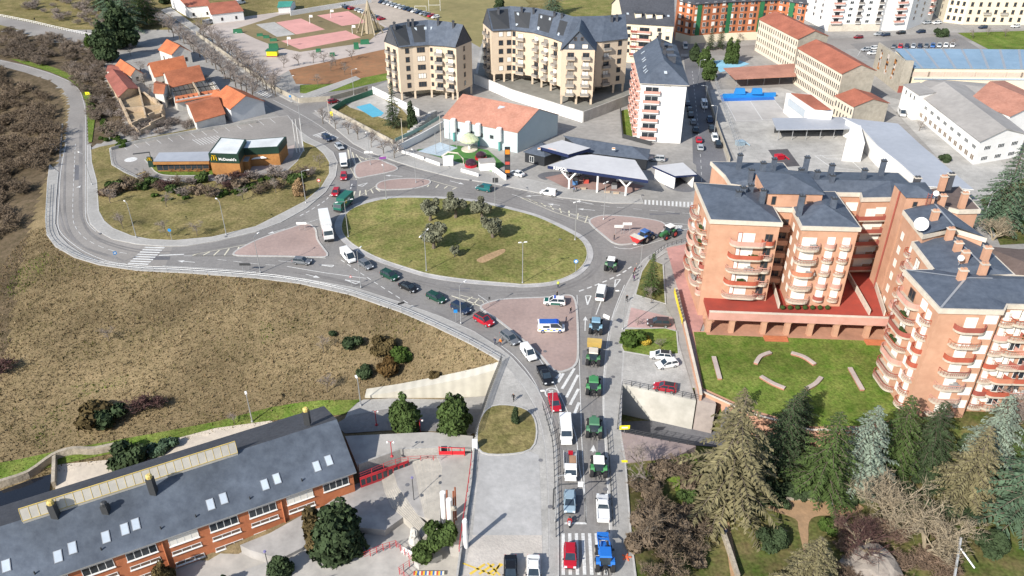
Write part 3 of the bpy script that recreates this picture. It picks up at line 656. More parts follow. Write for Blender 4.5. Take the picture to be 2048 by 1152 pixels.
def balconies(t,A,B,zs,fr,w_,d_,rnd=False,mats=None,h_=1.0,bars=False,door=True,dm=None):
 mats = mats or (m_trim,m_rail)
 A = Vector((A[0],A[1],0)); B = Vector((B[0],B[1],0)); d = (B - A).normalized(); n = Vector((d.y,-d.x,0)); rz = math.atan2(d.y,d.x)
 for z in zs:
  for f in fr:
   p = A + (B - A) * f
   if rnd: bars = random.random() < .65
   ms = mats if not callable(mats) else mats()
   o = put(t,"balcony",balcony_mesh(w_,d_,rnd,ms,h_,.34 if rnd else .22,bars),(p.x,p.y,z),rz)
   if rnd and w_ > 4 and random.random() < .4:
    c = MB(); x0 = random.uniform(-.3,.2) * w_
    for i in range(3): c.box((x0 + i * .7,-d_ * .5,.07),(random.uniform(.3,.7),.4,random.uniform(.5,1.1)))
    c.build("balcony_clutter",random.choice((m_whitew,MATS["box_shrub"],m_railp,m_steel)),None).parent = o
   if door:
    dd = dm() if dm else ((m_frame,m_glass),min(w_ * .75,2.2))
    q = p + n * .03; put(t,"window",win_mesh(dd[1],2.1,dd[0],2),(q.x,q.y,z + .08),rz)
def roof_sheet(t,polys,m,name="roof",th=0.18,fascia=None):
 """roof of several flat faces given as lists of 3-D points, with thickness"""
 b = MB()
 for q in polys:
  q = [Vector(p) for p in q]; n = len(q)
  nn = Vector((0,0,0))
  for i in range(n): nn += (q[i]).cross(q[(i + 1) % n])
  if nn.z < 0: q = q[::-1]
  b.mi(0); b.add(q,[tuple(range(n))])
  b.mi(1); b.add([p - Vector((0,0,th)) for p in q],[tuple(range(n))[::-1]])
  for i in range(n):
   j = (i + 1) % n; b.add([q[i],q[j],q[j] - Vector((0,0,th)),q[i] - Vector((0,0,th))],[(0,3,2,1)])
 return b.build(name,[m,fascia or m],t)
def ctr(pts): return sum((Vector((p[0],p[1],0)) for p in pts),Vector()) / len(pts)
def grow(poly,d):
 """polygon pushed outward by d"""
 n = len(poly); ar = sum(poly[i][0] * poly[(i + 1) % n][1] - poly[(i + 1) % n][0] * poly[i][1] for i in range(n)); sg = 1 if ar > 0 else -1; out = []
 for i in range(n):
  p0,p,p1 = Vector(poly[i - 1][:2]),Vector(poly[i][:2]),Vector(poly[(i + 1) % n][:2])
  a = (p - p0).normalized(); b = (p1 - p).normalized(); na = Vector((a.y,-a.x)) * sg; nb = Vector((b.y,-b.x)) * sg
  m = na + nb; m = m * (d / max(0.35,m.dot(na))) if m.length > 1e-4 else na * d
  out.append(Vector((p.x + m.x,p.y + m.y,0)))
 return out
def skylight(t,a,bvec,up,w_=1.0,h_=1.3,name="skylight",m=None):
 """window lying in a roof plane: corner point, unit vector along the eave, unit vector up the slope"""
 n = bvec.cross(up).normalized(); n = n if n.z > 0 else -n
 b = MB(); o = Vector(a) + n * .02
 def bx(x0,x1,y0,y1,z0,z1,mi):
  vs = [o + bvec * x + up * y + n * z for z in (z0,z1) for x,y in ((x0,y0),(x1,y0),(x1,y1),(x0,y1))]
  b.mi(mi).add(vs,[(4,5,6,7),(0,1,5,4),(1,2,6,5),(2,3,7,6),(3,0,4,7)])
 bx(-w_ / 2,w_ / 2,0,h_,0,.10,0); bx(-w_ / 2 + .09,w_ / 2 - .09,.09,h_ - .09,.10,.115,1)
 return b.build(name,[m_steel,m or m_skyg],t)
def chimney(t,p,w_=.9,d_=.7,h_=1.8,m=None,cap=None,name="chimney",rz=0.0):
 b = MB(); b.mi(0).box((p[0],p[1],p[2] - .8),(w_,d_,h_ + .8),rz); b.mi(1).box((p[0],p[1],p[2] + h_),(w_ + .25,d_ + .25,.14),rz)
 b.mi(0)
 for s in (-1,1): b.box((p[0] + s * w_ * .25 * math.cos(rz),p[1] + s * w_ * .25 * math.sin(rz),p[2] + h_ + .14),(w_ * .3,d_ * .6,.3),rz)
 return b.build(name,[m or m_slate_d,cap or m_dark],t)
def gable(name,label,cat,px4,ze,zb,zr,wm,rm,group=None,over=.4,end_mat=None):
 """px4: eave corners in the photo: front-left, front-right (the eave side), back-right, back-left. Ridge runs along the eave side"""
 a,b_,c,d = [P(u,v,ze) for u,v in px4]; base = ctr([a,b_,c,d]); base.z = zb
 t = thing(name,label,cat,base,group=group)
 r0 = (a + d) / 2; r1 = (b_ + c) / 2; r0.z = r1.z = zr
 w_ = MB(); w_.prism([a,b_,c,d],zb,ze - .02); w_.add([a,d,r0],[(0,1,2)]); w_.add([b_,c,r1],[(0,1,2)])
 w_.build("wall",wm,t)
 e = (b_ - a).normalized() * over; s = (a - d); s.z = 0; s = s.normalized() * over
 dz = Vector((0,0,(zr - ze) * over / max(.1,((a - d).length / 2)))); up = Vector((0,0,.2))
 roof_sheet(t,[[a - e + s - dz + up,b_ + e + s - dz + up,r1 + e + up,r0 - e + up],[d - e - s - dz + up,c + e - s - dz + up,r1 + e + up,r0 - e + up]],rm)
 t["_c"] = [list(x) for x in (a,b_,c,d)]
 return t,a,b_,c,d,r0,r1
def hip(t,poly,ze,zr,m,over=.5,name="roof",apex=None,fascia=None,ridge=None):
 """hipped roof over a quad: ridge between the middles of the short sides, pulled in"""
 q = [Vector((p.x,p.y,ze)) for p in grow(poly,over)]
 if len(q) == 4:
  la = (q[1] - q[0]).length; lb = (q[2] - q[1]).length
  if la < lb: q = q[1:] + q[:1]; la,lb = lb,la
  m0 = (q[3] + q[0]) / 2; m1 = (q[1] + q[2]) / 2; k = min(.48,lb / la / 2)
  r0 = m0 + (m1 - m0) * k; r1 = m1 + (m0 - m1) * k; r0.z = r1.z = zr
  fs = [[q[0],q[1],r1,r0],[q[1],q[2],r1],[q[2],q[3],r0,r1],[q[3],q[0],r0]]
  roof_sheet(t,fs,m,name,.2,fascia); return r0,r1
 c = ctr(q); c.z = zr
 roof_sheet(t,[[q[i],q[(i + 1) % len(q)],c] for i in range(len(q))],m,name,.2,fascia); return c,c
# strip buildings: front and back eave corners given in the photo
def strip(name,label,cat,front,back,ze,zr,zb,wall_z0,wm,rm,over=.5,group=None):
 f = [P(u,v,ze) for u,v in front]; k = [P(u,v,ze) for u,v in back]; n = len(f)
 base = ctr(f + k); base.z = zb; t = thing(name,label,cat,base,group=group)
 w_ = MB(); w_.prism(f + k[::-1],wall_z0,ze - .03,True)
 r = [(a + b) / 2 for a,b in zip(f,k)]
 for p in r: p.z = zr
 w_.mi(1); w_.add([f[0],k[0],r[0] - Vector((0,0,.15))],[(0,1,2)]); w_.add([f[-1],k[-1],r[-1] - Vector((0,0,.15))],[(0,1,2)])
 w_.build("wall",[wm,m_slate_d],t)
 fo = [p + (p - q).normalized() * over for p,q in zip(f,k)]; ko = [q + (q - p).normalized() * over for p,q in zip(f,k)]
 dz = Vector((0,0,.12))
 roof_sheet(t,[[fo[i] + dz,fo[i + 1] + dz,r[i + 1] + dz,r[i] + dz] for i in range(n - 1)] + [[ko[i] + dz,ko[i + 1] + dz,r[i + 1] + dz,r[i] + dz] for i in range(n - 1)],rm,fascia=m_dark)
 return t,f,k,r
def roof_lights(t,a,b_,r0,r1,us,ws,w_=1.0,h_=1.3):
 """skylights on the roof face a-b_-r1-r0 at fractions along / up"""
 for u in us:
  for w__ in ws:
   e = (a + (b_ - a) * u); rr = r0 + (r1 - r0) * u; up = (rr - e).normalized(); q = e + (rr - e) * w__ + Vector((0,0,.12))
   skylight(t,q,(b_ - a).normalized(),up,w_,h_)
def columns(t,pts,z0,z1,s=.7,m=None):
 for p in pts: put(t,"column",MB_mesh_col(s,z1 - z0,m or m_beige),(p[0],p[1],z0))
_cm = {}
def MB_mesh_col(s,h,m):
 k = (s,round(h,2),m.name)
 if k not in _cm:
  b = MB().box((0,0,0),(s,s,h)); b.box((0,0,h - .35),(s * 1.3,s * 1.3,.352))
  me = bpy.data.meshes.new("column"); me.from_pydata(b.v,[],b.f); me.materials.append(m); _cm[k] = me
 return _cm[k]
m_bparap = mat("beige_parapet",(0.52,0.43,0.33),(0.45,0.37,0.28),1,.85)
m_bgrey = mat("grey_lattice",(0.30,0.28,0.25),(0.24,0.22,0.2),1,.8)
shut = (m_frame,m_blind)
# first beige block
fl = [3.4 + 3.15 * i for i in range(5)]
t,f,k,r = strip("apartment_block","smaller beige apartment block with bent slate roof standing behind the swimming pool","apartment block",[(796,95),(824,92),(858,90),(889,92),(912,95)],[(769,84),(808,73),(858,66),(902,72),(943,82)],19.4,26.2,0,3.0,m_beige,m_slate,group="beige apartment blocks on columns")
facade(t,f[0],f[1],[z + .9 for z in fl],[.62],1.5,1.9,div=1,name="window"); facade(t,f[1],f[2],[z + .9 for z in fl],[.5],2.9,1.9,div=3,blind=.2)
balconies(t,f[2],f[3],[z for z in fl],[.62],3.0,1.2,mats=(m_bparap,m_bgrey),dm=lambda: ((m_frame,random.choice((m_glass,m_blind,m_glass))),2.4)); facade(t,f[2],f[3],[z + 1 for z in fl],[.13],1,1.5,div=1)
balconies(t,f[3],f[4],[z for z in fl],[.5],3.0,1.2,mats=(m_bparap,m_bgrey),dm=lambda: ((m_frame,random.choice((m_glass,m_blind,m_blind))),2.4))
facade(t,f[4],k[4],[z + .9 for z in fl],[.5],1.2,1.8,div=1)
balconies(t,k[0],f[0],[z for z in fl],[.28,.72],2.6,1.1,mats=(m_bparap,m_bgrey))
for i,us in ((0,[.5]),(1,[.45,.68]),(2,[.2,.6,.85]),(3,[.35,.7])): roof_lights(t,f[i],f[i + 1],r[i],r[i + 1],us,[.12],1.1,1.5)
roof_lights(t,f[1],f[2],r[1],r[2],[.35,.85],[.6]); roof_lights(t,f[2],f[3],r[2],r[3],[.2],[.6])
for i,u in ((0,.3),(1,.1),(1,.3),(2,.55),(3,.4)):
 p = r[i].lerp(r[i + 1],u); chimney(t,(p.x,p.y - 1.4,p.z - 1.1),.8,.8,2.0)
cs = [(f[i].lerp(f[i + 1],u) + (k[i] - f[i]).normalized() * .5) for i,u in ((0,.08),(1,.03),(2,.02),(2,.97),(3,.55),(3,.97))] + [k[4].lerp(f[4],.1),k[4].lerp(k[3],.5),k[2],k[1],k[0].lerp(f[0],.1)]
columns(t,cs,0,3.05)
mb = MB().prism([f[1].lerp(k[1],.35),f[2].lerp(k[2],.35),f[3].lerp(k[3],.35),f[3].lerp(k[3],.8),f[2].lerp(k[2],.8),f[1].lerp(k[1],.8)],0,3.0); mb.build("lobby",m_creamw,t)
# second beige block on its terrace
ZT = 3.0
ze2 = hgt_px(1122,208,99,ZT)
terr = PX([(950,150),(1024,182),(1166,226),(1275,186),(1268,140),(1100,95),(960,100)],ZT)
mb = MB().mi(0).prism(terr,-.5,ZT); struct("terrace",mb,[m_conc])
mb = MB(); mb.sheet(PX([(955,149),(1024,180),(1165,223),(1272,184),(1264,142),(1100,97),(965,102)],ZT),ZT + .02); struct("terrace_paving",mb,mat("grey_green_paving",(0.24,0.235,0.21),(0.18,0.175,0.155),.5,.9,0,.2))
def wall_run(name,label,px,z0,z1,th,m,cat="wall",cap=None,zb=None):
 """free-standing wall along the given line"""
 pts = [P(u,v,z1) for u,v in px]; L_,R_ = strip_pts(pts,th); b = MB();
 for i in range(len(pts) - 1):
  b.prism([L_[i],R_[i],R_[i + 1],L_[i + 1]],z0,z1,True)
 base = Vector((pts[0].x,pts[0].y,z0)); t = thing(name,label,cat,base); b.build("wall_body",m,t)
 if cap:
  c = MB(); L2,R2 = strip_pts(pts,th + .12)
  for i in range(len(pts) - 1): c.prism([L2[i],R2[i],R2[i + 1],L2[i + 1]],z1 + .003,z1 + .09,True)
  c.build("coping",cap,t)
 return t
wall_run("retaining_wall","long white terrace wall in front of the larger beige apartment block",[(948,147),(1024,179),(1166,223)],-.2,ZT + .9,.35,m_whitew,cap=m_conc)
wall_run("retaining_wall","grey terrace wall turning back beside the white tower",[(1167,223),(1274,183)],-.2,ZT + .9,.35,m_conc)
front = [(983,62),(1024,60),(1066,65),(1104,76),(1130,86),(1204,83),(1256,77)]; back = [(966,47),(1016,38),(1077,41),(1128,50),(1160,57),(1212,57),(1240,54)]
t,f,k,r = strip("apartment_block","larger beige apartment block with a pointed projecting gable and many skylights","apartment block",front,back,ze2,ze2 + 6.6,ZT,ZT + 3.0,m_beige,m_slate,group="beige apartment blocks on columns")
fl2 = [ZT + 3.3 + (ze2 - ZT - 3.3) / 5 * i for i in range(5)]
pick = lambda: ((m_frame,random.choice((m_glass,m_blind,m_bgrey))),2.3)
facade(t,f[0],f[1],[z + .9 for z in fl2],[.45,.85],1.7,1.9,div=1,blind=.3)
balconies(t,f[1],f[2],fl2,[.42],3.2,1.2,mats=(m_bparap,m_bgrey),dm=pick)
facade(t,f[1],f[2],[z + .9 for z in fl2],[.1],1.3,1.9,div=1)
balconies(t,f[2],f[3],fl2,[.2,.7],2.9,1.2,mats=(m_bparap,m_bgrey),dm=pick)
balconies(t,f[3],f[4],fl2,[.3],2.9,1.2,mats=(m_bparap,m_bgrey),dm=pick)
balconies(t,k[0],f[0],fl2,[.3,.7],2.4,1.1,mats=(m_bparap,m_bgrey))
balconies(t,f[5],f[6],fl2,[.2],3.0,1.1,mats=(m_bparap,m_bgrey),dm=pick); facade(t,f[5],f[6],[z + .9 for z in fl2],[.7],1.6,1.9,div=1)
# projecting wing with its gable
zw = ze2; q0,q1 = P(1123,99,zw),P(1190,100,zw); dd = Vector((.12,1,0)).normalized() * 17; g = (q0 + q1) / 2 + Vector((0,0,6.2))
mb = MB().prism([q0,q1,q1 + dd,q0 + dd],ZT + 3,zw - .02,True); mb.mi(1).add([q0,q1,g],[(0,1,2)]); mb.build("wing_wall",[m_beige,m_slate],t)
ov = -dd.normalized() * .4; ex = Vector((.5,0,-.45))
roof_sheet(t,[[q0 + ov - Vector((.5,0,.4)),g + ov + Vector((0,0,.15)),g + dd + Vector((0,0,.15)),q0 + dd - Vector((.5,0,.4))],[q1 + ov + ex,g + ov + Vector((0,0,.15)),g + dd + Vector((0,0,.15)),q1 + dd + ex]],m_slate,"wing_roof",fascia=m_dark)
balconies(t,q0,q1,fl2,[.28,.74],3.0,1.2,mats=(m_bparap,m_bgrey),dm=pick)
facade(t,q0,q1,[zw + .4],[.3,.7],2.0,1.5,shut,1); facade(t,q0,q1,[zw + 3.0],[.4,.6],1.0,1.2,div=1)
facade(t,q1,q1 + dd,[z + .9 for z in fl2],[.25,.6],1.5,1.9,div=1)
columns(t,[q0 + Vector((.5,.5,0)),(q0 + q1) / 2 + Vector((0,.5,0)),q1 + Vector((-.5,.5,0)),q1 + dd * .9,f[1].lerp(f[2],.02),f[2].lerp(f[3],.0),f[2].lerp(f[3],.5),f[3].lerp(f[4],0),f[0].lerp(f[1],.1),f[0].lerp(f[1],.6),f[5].lerp(f[6],.55),f[6].lerp(f[5],.08)],ZT,ZT + 3.05)
mb = MB().prism([f[0].lerp(k[0],.4),f[2].lerp(k[2],.4),f[4].lerp(k[4],.4),f[5].lerp(k[5],.4),f[5].lerp(k[5],.9),f[4].lerp(k[4],.9),f[2].lerp(k[2],.9),f[0].lerp(k[0],.9)],ZT,ZT + 3.0); mb.build("lobby",m_bgrey,t)
for i,us in ((0,[.3,.7]),(1,[.25,.45,.62]),(2,[.25,.65,.8]),(3,[.4,.8]),(5,[.1,.45,.62])): roof_lights(t,f[i],f[i + 1],r[i],r[i + 1],us,[.14],1.1,1.5)
for i,us in ((0,[.4]),(1,[.3]),(2,[.3,.7])): roof_lights(t,f[i],f[i + 1],r[i],r[i + 1],us,[.62])
for i,u in ((1,.45),(1,.9),(2,.8),(3,.2),(5,.3),(5,.55),(0,.5)):
 p = r[i].lerp(r[i + 1],u); chimney(t,(p.x,p.y - 2.2,p.z - 1.9),.8,.9,2.2)
# white tower
a,b_,c,d = [P(u,v,19.4) for u,v in ((1284,165),(1374,169),(1350,92),(1270,108))]
base = ctr([a,b_,c,d]); t = thing("apartment_block","tall narrow white apartment block with a grey slate hip roof by the street","apartment block",base)
MB().prism([a,b_,c,d],0,19.38).build("wall",m_whitew,t)
q = [Vector((p.x,p.y,19.3)) for p in grow([a,b_,c,d],.7)]
r0 = P(1324,128,24.5); r1 = P(1314,80,24.5); r0 = q[0].lerp(q[1],.5).lerp(q[3].lerp(q[2],.5),.22); r1 = q[0].lerp(q[1],.5).lerp(q[3].lerp(q[2],.5),.9); r0.z = r1.z = 24.6
roof_sheet(t,[[q[0],q[1],r0],[q[1],q[2],r1,r0],[q[2],q[3],r1],[q[3],q[0],r0,r1]],m_slate,fascia=m_trim)
fl = [1.0 + 3.0 * i for i in range(6)]
balconies(t,a,b_,fl,[.24],5.2,.9,mats=(m_whitew,m_railp),dm=lambda: ((m_framew,m_glass),4.2)); facade(t,a,b_,[z + .9 for z in fl],[.58],2.0,1.7,(m_steel,m_blind),1)
balconies(t,d,a,fl,[.12,.3,.5,.7,.88],3.6,1.3,mats=(m_whitew,m_railp),dm=lambda: ((m_framew,m_glass),2.6)); facade(t,b_,c,[z + .9 for z in fl],[.2,.4,.6,.8],1.8,1.5,(m_framew,m_glass),2)
for u,w_ in ((.12,.35),(.2,.3),(.3,.32),(.5,.38),(.58,.36),(.8,.4)): roof_lights(t,q[0],q[3],r0.lerp(q[0],.0),r1,[u],[w_ * .7],1.0,1.6)
roof_lights(t,q[0],q[1],r0,r0,[.55],[.4],1.0,1.2)
for p in (r0.lerp(r1,.3),r0.lerp(r1,.62),r1): chimney(t,(p.x + .8,p.y,p.z - .4),1.0,.8,1.6)
for u,w_ in ((.25,2.4),(.5,2.0),(.72,2.4)):
 p = r0.lerp(r1,u) + Vector((3.2,0,-1.6)); mb = MB().mi(0).box((p.x,p.y,p.z - 1.2),(2.4,w_,2.2)); mb.mi(1).box((p.x,p.y,p.z + 1.0),(2.8,w_ + .4,.15)); mb.build("dormer",[m_slate_d,m_slate],t)
# walled gardens at the foot of the tower
mb = MB(); mb.sheet(PX([(1243,222),(1270,215),(1290,282),(1247,275)]),.12); struct("garden_patch",mb,m_lawn2)
wall_run("garden_wall","dark garden wall at the foot of the white tower",[(1241,215),(1246,268),(1303,283)],0,1.4,.25,m_dark)
# pale block with dark roof behind
zb8 = hgt_px(1251,124,46)
t,a,b_,c,d,r0,r1 = gable("apartment_block","cream apartment block with dark grey roof and dormers behind the white tower","apartment block",((1249,46),(1347,52),(1340,12),(1224,8)),zb8,0,zb8 + 7,m_creamw,m_slate_d)
fl = [3.3 + 3.1 * i for i in range(max(4,int((zb8 - 3) / 3.1)))]
facade(t,a,b_,[z + .9 for z in fl],[.1,.72,.9],1.6,1.5,div=1,blind=.3); balconies(t,a,b_,fl,[.42],5.5,1.2,mats=(m_whitew,m_railp),dm=lambda: ((m_frame,m_glass),4))
balconies(t,a,b_,fl,[.22],3.0,1.0,mats=(m_creamw,m_rail),dm=lambda: ((m_frame,m_blind),2))
roof_lights(t,a,b_,r0,r1,[.1,.9],[.3])
for u in (.3,.52,.72):
 e = a.lerp(b_,u); rr = r0.lerp(r1,u); p = e.lerp(rr,.22); b = MB(); b.mi(0).box((p.x,p.y + 1.5,p.z - .3),(2.6,3.4,2.1)); b.mi(1).box((p.x,p.y - .25,p.z + .2),(1.8,.12,1.2)); b.mi(2).prism([(p.x - 1.6,p.y - .5,0),(p.x + 1.6,p.y - .5,0),(p.x + 1.6,p.y + 3.3,0),(p.x - 1.6,p.y + 3.3,0)],p.z + 1.8,p.z + 1.95,True); b.build("dormer",[m_creamw,m_framew,m_slate_d],t)
for u in (.2,.6): p = r0.lerp(r1,u); chimney(t,p,1.2,.8,1.4,m_brick)
# brick and green-panelled apartments at the top
zt5 = 17.5
def face_block(name,label,pxs,zt,wm,depth=14,rm=None,group=None):
 """block seen from the front: base line points in the photo, left to right"""
 f_ = [P(u,v,0) for u,v in pxs]; n_ = (f_[-1] - f_[0]); n_ = Vector((-n_.y,n_.x,0)).normalized(); k_ = [p + n_ * depth for p in f_]
 base = ctr(f_ + k_); t = thing(name,label,"apartment block",base,group=group)
 MB().prism(f_ + k_[::-1],0,zt).build("wall",wm,t)
 pr = [p - n_ * .6 for p in f_] + [p + n_ * .6 for p in k_[::-1]]
 roof_sheet(t,[[Vector((p.x,p.y,zt)) for p in (pr[i],pr[i + 1],(f_[i + 1] + k_[i + 1]) / 2 + Vector((0,0,0)),(f_[i] + k_[i]) / 2)] if False else [Vector((pr[i].x,pr[i].y,zt)),Vector((pr[i + 1].x,pr[i + 1].y,zt)),((f_[i + 1] + k_[i + 1]) / 2) + Vector((0,0,zt + 3.5)),((f_[i] + k_[i]) / 2) + Vector((0,0,zt + 3.5))] for i in range(len(f_) - 1)],rm or m_slate_d)
 return t,f_,k_,n_
t,f,k,n_ = face_block("apartment_block","brick apartment block with green panels and glazed bays behind dark conifers",[(1350,80),(1380,88),(1450,82),(1545,78),(1600,88)],zt5,m_brick_o)
g_ = mat("green_panel",(0.03,0.17,0.07),(0.03,0.14,0.06),1,.6)
for i in range(4):
 L = (f[i + 1] - f[i]).length; nb = max(1,int(L / 4.2)); fl = [4.4 + 2.9 * j for j in range(5)]
 facade(t,f[i],f[i + 1],fl,[(j + .32) / nb for j in range(nb)],1.5,1.9,(m_framew,m_glass),2,blind=.3); facade(t,f[i],f[i + 1],fl,[(j + .72) / nb for j in range(nb)],1.1,1.9,(m_frame,m_glass),1)
 w_ = MB(); A,B = f[i] - n_ * .12,f[i + 1] - n_ * .12; w_.prism([A,B,B + n_ * .1,A + n_ * .1],0,3.6); w_.build("ground_floor",m_creamw,t)
for i,u in ((1,.1),(1,.95),(2,.62),(3,.4)):
 p = f[i].lerp(f[i + 1],u); d_ = (f[i + 1] - f[i]).normalized(); MB().prism([p - n_ * .25,p + d_ * 2.2 - n_ * .25,p + d_ * 2.2 + n_ * .1,p + n_ * .1],3.7,zt5 - .4).build("green_panel",g_,t)
# white and cream blocks at the top right
fl = [3.9 + 2.9 * j for j in range(5)]
t,f,k,n_ = face_block("apartment_block","wide white apartment block with stacked balconies beyond the school roofs",[(1600,34),(1655,63),(1758,62)],18.5,m_whitew,16,group="white apartment blocks along the upper street")
facade(t,f[0],f[1],fl,[.2,.45,.7],1.2,1.4,(m_frame,m_glass),1); balconies(t,f[1],f[2],fl,[.12],5.0,1.2,mats=(m_whitew,m_railp)); facade(t,f[1],f[2],fl,[.36,.72],1.8,1.4,(m_framew,m_glass),2,blind=.4); balconies(t,f[1],f[2],fl,[.54,.93],2.4,.9,mats=(m_whitew,m_bgrey))
MB().prism([f[1] - n_ * .1,f[2] - n_ * .1,f[2] + n_ * .02,f[1] + n_ * .02],0,3.4).build("ground_floor",m_trim,t)
t,f,k,n_ = face_block("apartment_block","white apartment block at the street corner beside the cream building",[(1771,62),(1812,60),(1863,40)],18.5,m_whitew,16,group="white apartment blocks along the upper street")
balconies(t,f[0],f[1],fl,[.5],5.0,1.2,mats=(m_whitew,m_railp)); facade(t,f[1],f[2],fl,[.2,.5],1.5,1.4,(m_frame,m_glass),2); balconies(t,f[1],f[2],fl,[.84],3.5,1.1,mats=(m_whitew,m_railp))
t,f,k,n_ = face_block("apartment_block","large cream corner building with rows of dark windows at the top edge",[(1862,22),(1886,44),(1925,49),(2060,50)],17,m_creamw,16)
fl3 = [1.6,5.2,8.8,12.4]
facade(t,f[0],f[1],fl3,[.3,.7],1.3,1.9,(m_frame,m_glass),1,True); facade(t,f[1],f[2],fl3,[.2,.5,.8],1.3,1.9,(m_frame,m_glass),1,True); facade(t,f[2],f[3],fl3,[(i + .5) / 8 for i in range(8)],1.4,1.9,(m_frame,m_glass),1,True)
balconies(t,f[2],f[3],[5.0],[2.5 / 8,4.5 / 8],3.5,1.0,mats=(m_trim,m_bgrey),door=False)
# school wings
m_school = mat("pale_school_wall",(0.70,0.62,0.50),(0.64,0.565,0.455),.5,.9,0,.05); m_stone = mat("grey_stone_gable",(0.42,0.38,0.31),(0.31,0.28,0.23),.7,.95,.2,.1)
def school(label,px,ze,zr,bays,rows,group="school wings with red roofs",rowz=None):
 t,a,b_,c,d,r0,r1 = gable("school_wing",label,"school building",px,ze,0,zr,m_school,m_tile_r,group)
 e = (c - b_).normalized(); n = (b_ - a).normalized() * .06
 w_ = MB(); w_.prism([b_,b_ + n,c + n,c],0,ze - .1); w_.add([b_ + n,c + n,r1 + n - Vector((0,0,.1))],[(0,1,2)]); w_.build("gable_wall",m_stone,t)
 zs = rowz or [1.2 + (ze - 1.2) / rows * j for j in range(rows)]
 facade(t,a,b_,zs,[(i + .5) / bays for i in range(bays)],.85,2.0,(m_trim,m_glass),1)
 for i in range(1,max(2,bays // 6)):
  p = a.lerp(b_,i / max(1,bays // 6)); dr = (b_ - a).normalized(); nn = Vector((dr.y,-dr.x,0)); MB().prism([p + nn * .15,p + dr * .3 + nn * .15,p + dr * .3 - nn * .02,p - nn * .02],0,ze - .4).build("pilaster",m_trim,t)
 return t
school("school wing with the longest red roof, farthest from the flats",((1519,38),(1597,78),(1656,72),(1578,33)),13.6,16.2,18,4)
school("school wing with red roof and stone gable in front of the parking lot",((1597,96),(1685,147),(1751,141),(1663,91)),13.6,16.2,24,4)
school("low school wing with a patched red roof beside the white van",((1672,192),(1708,213),(1777,206),(1742,187)),7.2,9.2,6,2,rowz=[.9,4.0])
# low grey gym hall with red roof
a,b_,c,d = [P(u,v,7) for u,v in ((1573,186),(1618,219),(1666,222),(1622,188))]; t = thing("school_hall","low grey hall with a red lean-to roof and glazed side by the school","school building",ctr([a,b_,c,d]))
MB().prism([a,b_,c,d],0,7).build("wall",m_whitew,t); roof_sheet(t,[[P(1582,186,7.3),P(1622,189,7.8),P(1662,219,7.8),P(1630,218,7.3)]],m_tile_r)
facade(t,a,b_,[3.4],[.5],13,2.6,(m_steel,m_skyg),8)
# pink canopy, grey canopy and long grey roof of the school yard
def canopy(name,label,px,z,m,posts,pm=None,fascia=None,th=.3,cat="canopy",zs=None):
 q = [P(u,v,(zs[i] if zs else z)) for i,(u,v) in enumerate(px)]; t = thing(name,label,cat,ctr(q)); roof_sheet(t,[q],m,"roof",th,fascia)
 for u,v in posts:
  p = P(u,v,0); MB().tube([(p.x,p.y,0),(p.x,p.y,z - th)],.12,6).build("post",pm or m_steel,t)
 return t
canopy("canopy","pink roofed open shelter in the school yard",((1447,136),(1589,127),(1592,152),(1470,158)),4.2,m_tile_p,[(1472,172),(1494,170),(1527,170),(1558,168),(1588,166)])
t = canopy("canopy","grey metal roofed open shelter with white posts at the yard's edge",((1544,236),(1690,234),(1708,257),(1553,259)),4.0,m_greyr,[(1555,281),(1583,280),(1611,279),(1639,278),(1666,277),(1694,276)])
mb = MB(); q = PX([(1548,262),(1690,258),(1690,262),(1548,266)]); mb.prism(q,0,3.7); mb.build("rear_wall",m_dark,t)
q = [P(u,v,6) for u,v in ((1686,235),(1796,247),(1840,288),(1948,379),(1850,372),(1800,326),(1756,292),(1720,252))]
t = thing("sports_hall","long low hall with ribbed grey metal roof behind the brick flats","school building",ctr(q))
MB().prism(grow(q,-.5),0,5.9).build("wall",m_whitew,t); roof_sheet(t,[q],m_greyr,fascia=m_whitew)
q = [P(u,v,6.3) for u,v in ((1702,250),(1722,251),(1730,285),(1692,283))];
MB().prism(q,0,6.3).build("stair_tower",m_whitew,t)
# blue roofed gym
t = thing("gym_hall","gym with blue ribbed metal roof and stone front with stained glass","gym",P(1900,180)); zg = 9
m_blue = mat("blue_metal_roof",(0.25,0.36,0.47),(0.20,0.30,0.40),.35,.45,0,.1,wave=(1.2,'X',.15))
fa,fb,fc = P(1757,86,12),P(1810,122,12),P(1829,122,12)
w_ = MB(); kk = Vector((.6,.8,0)); w_.prism([fa,fb,fb + Vector((1,1.4,0)),fa + Vector((1,1.4,0))],0,12); w_.prism([fb + Vector((.02,-.02,0)),fc,fc + Vector((0,1.5,0)),fb + Vector((0,1.5,0))],0,11.9); w_.build("stone_front",m_stone,t)
e0,e1 = P(1828,136,zg),P(2080,138,zg); b0,b1 = P(1790,97,zg + 1.2),P(2080,99,zg + 1.2)
roof_sheet(t,[[e0,e1,b1,b0]],m_blue,fascia=m_blue); MB().prism([e0 + Vector((.5,.3,0)),e1 + Vector((0,.3,0)),b1,b0 + Vector((.5,0,0))],0,zg - .2).build("wall",m_creamw,t)
for i in range(7):
 s = e0.lerp(e1,(i + .5) / 7.6); s2 = b0.lerp(b1,(i + .5) / 7.6); d_ = (e1 - e0).normalized() * .5; up = Vector((0,0,.04)); roof_sheet(t,[[s - d_ + up,s + d_ + up,s2 + d_ + up,s2 - d_ + up]],m_steel,"roof_light_strip",.03)
facade(t,e0 + Vector((.5,.3,0)),e1 + Vector((0,.3,0)),[zg - 3.4],[(i + .5) / 8 for i in range(8)],6.8,2.0,(m_school,mat("peach_panel",(.66,.52,.42),None,1,.8)),1)
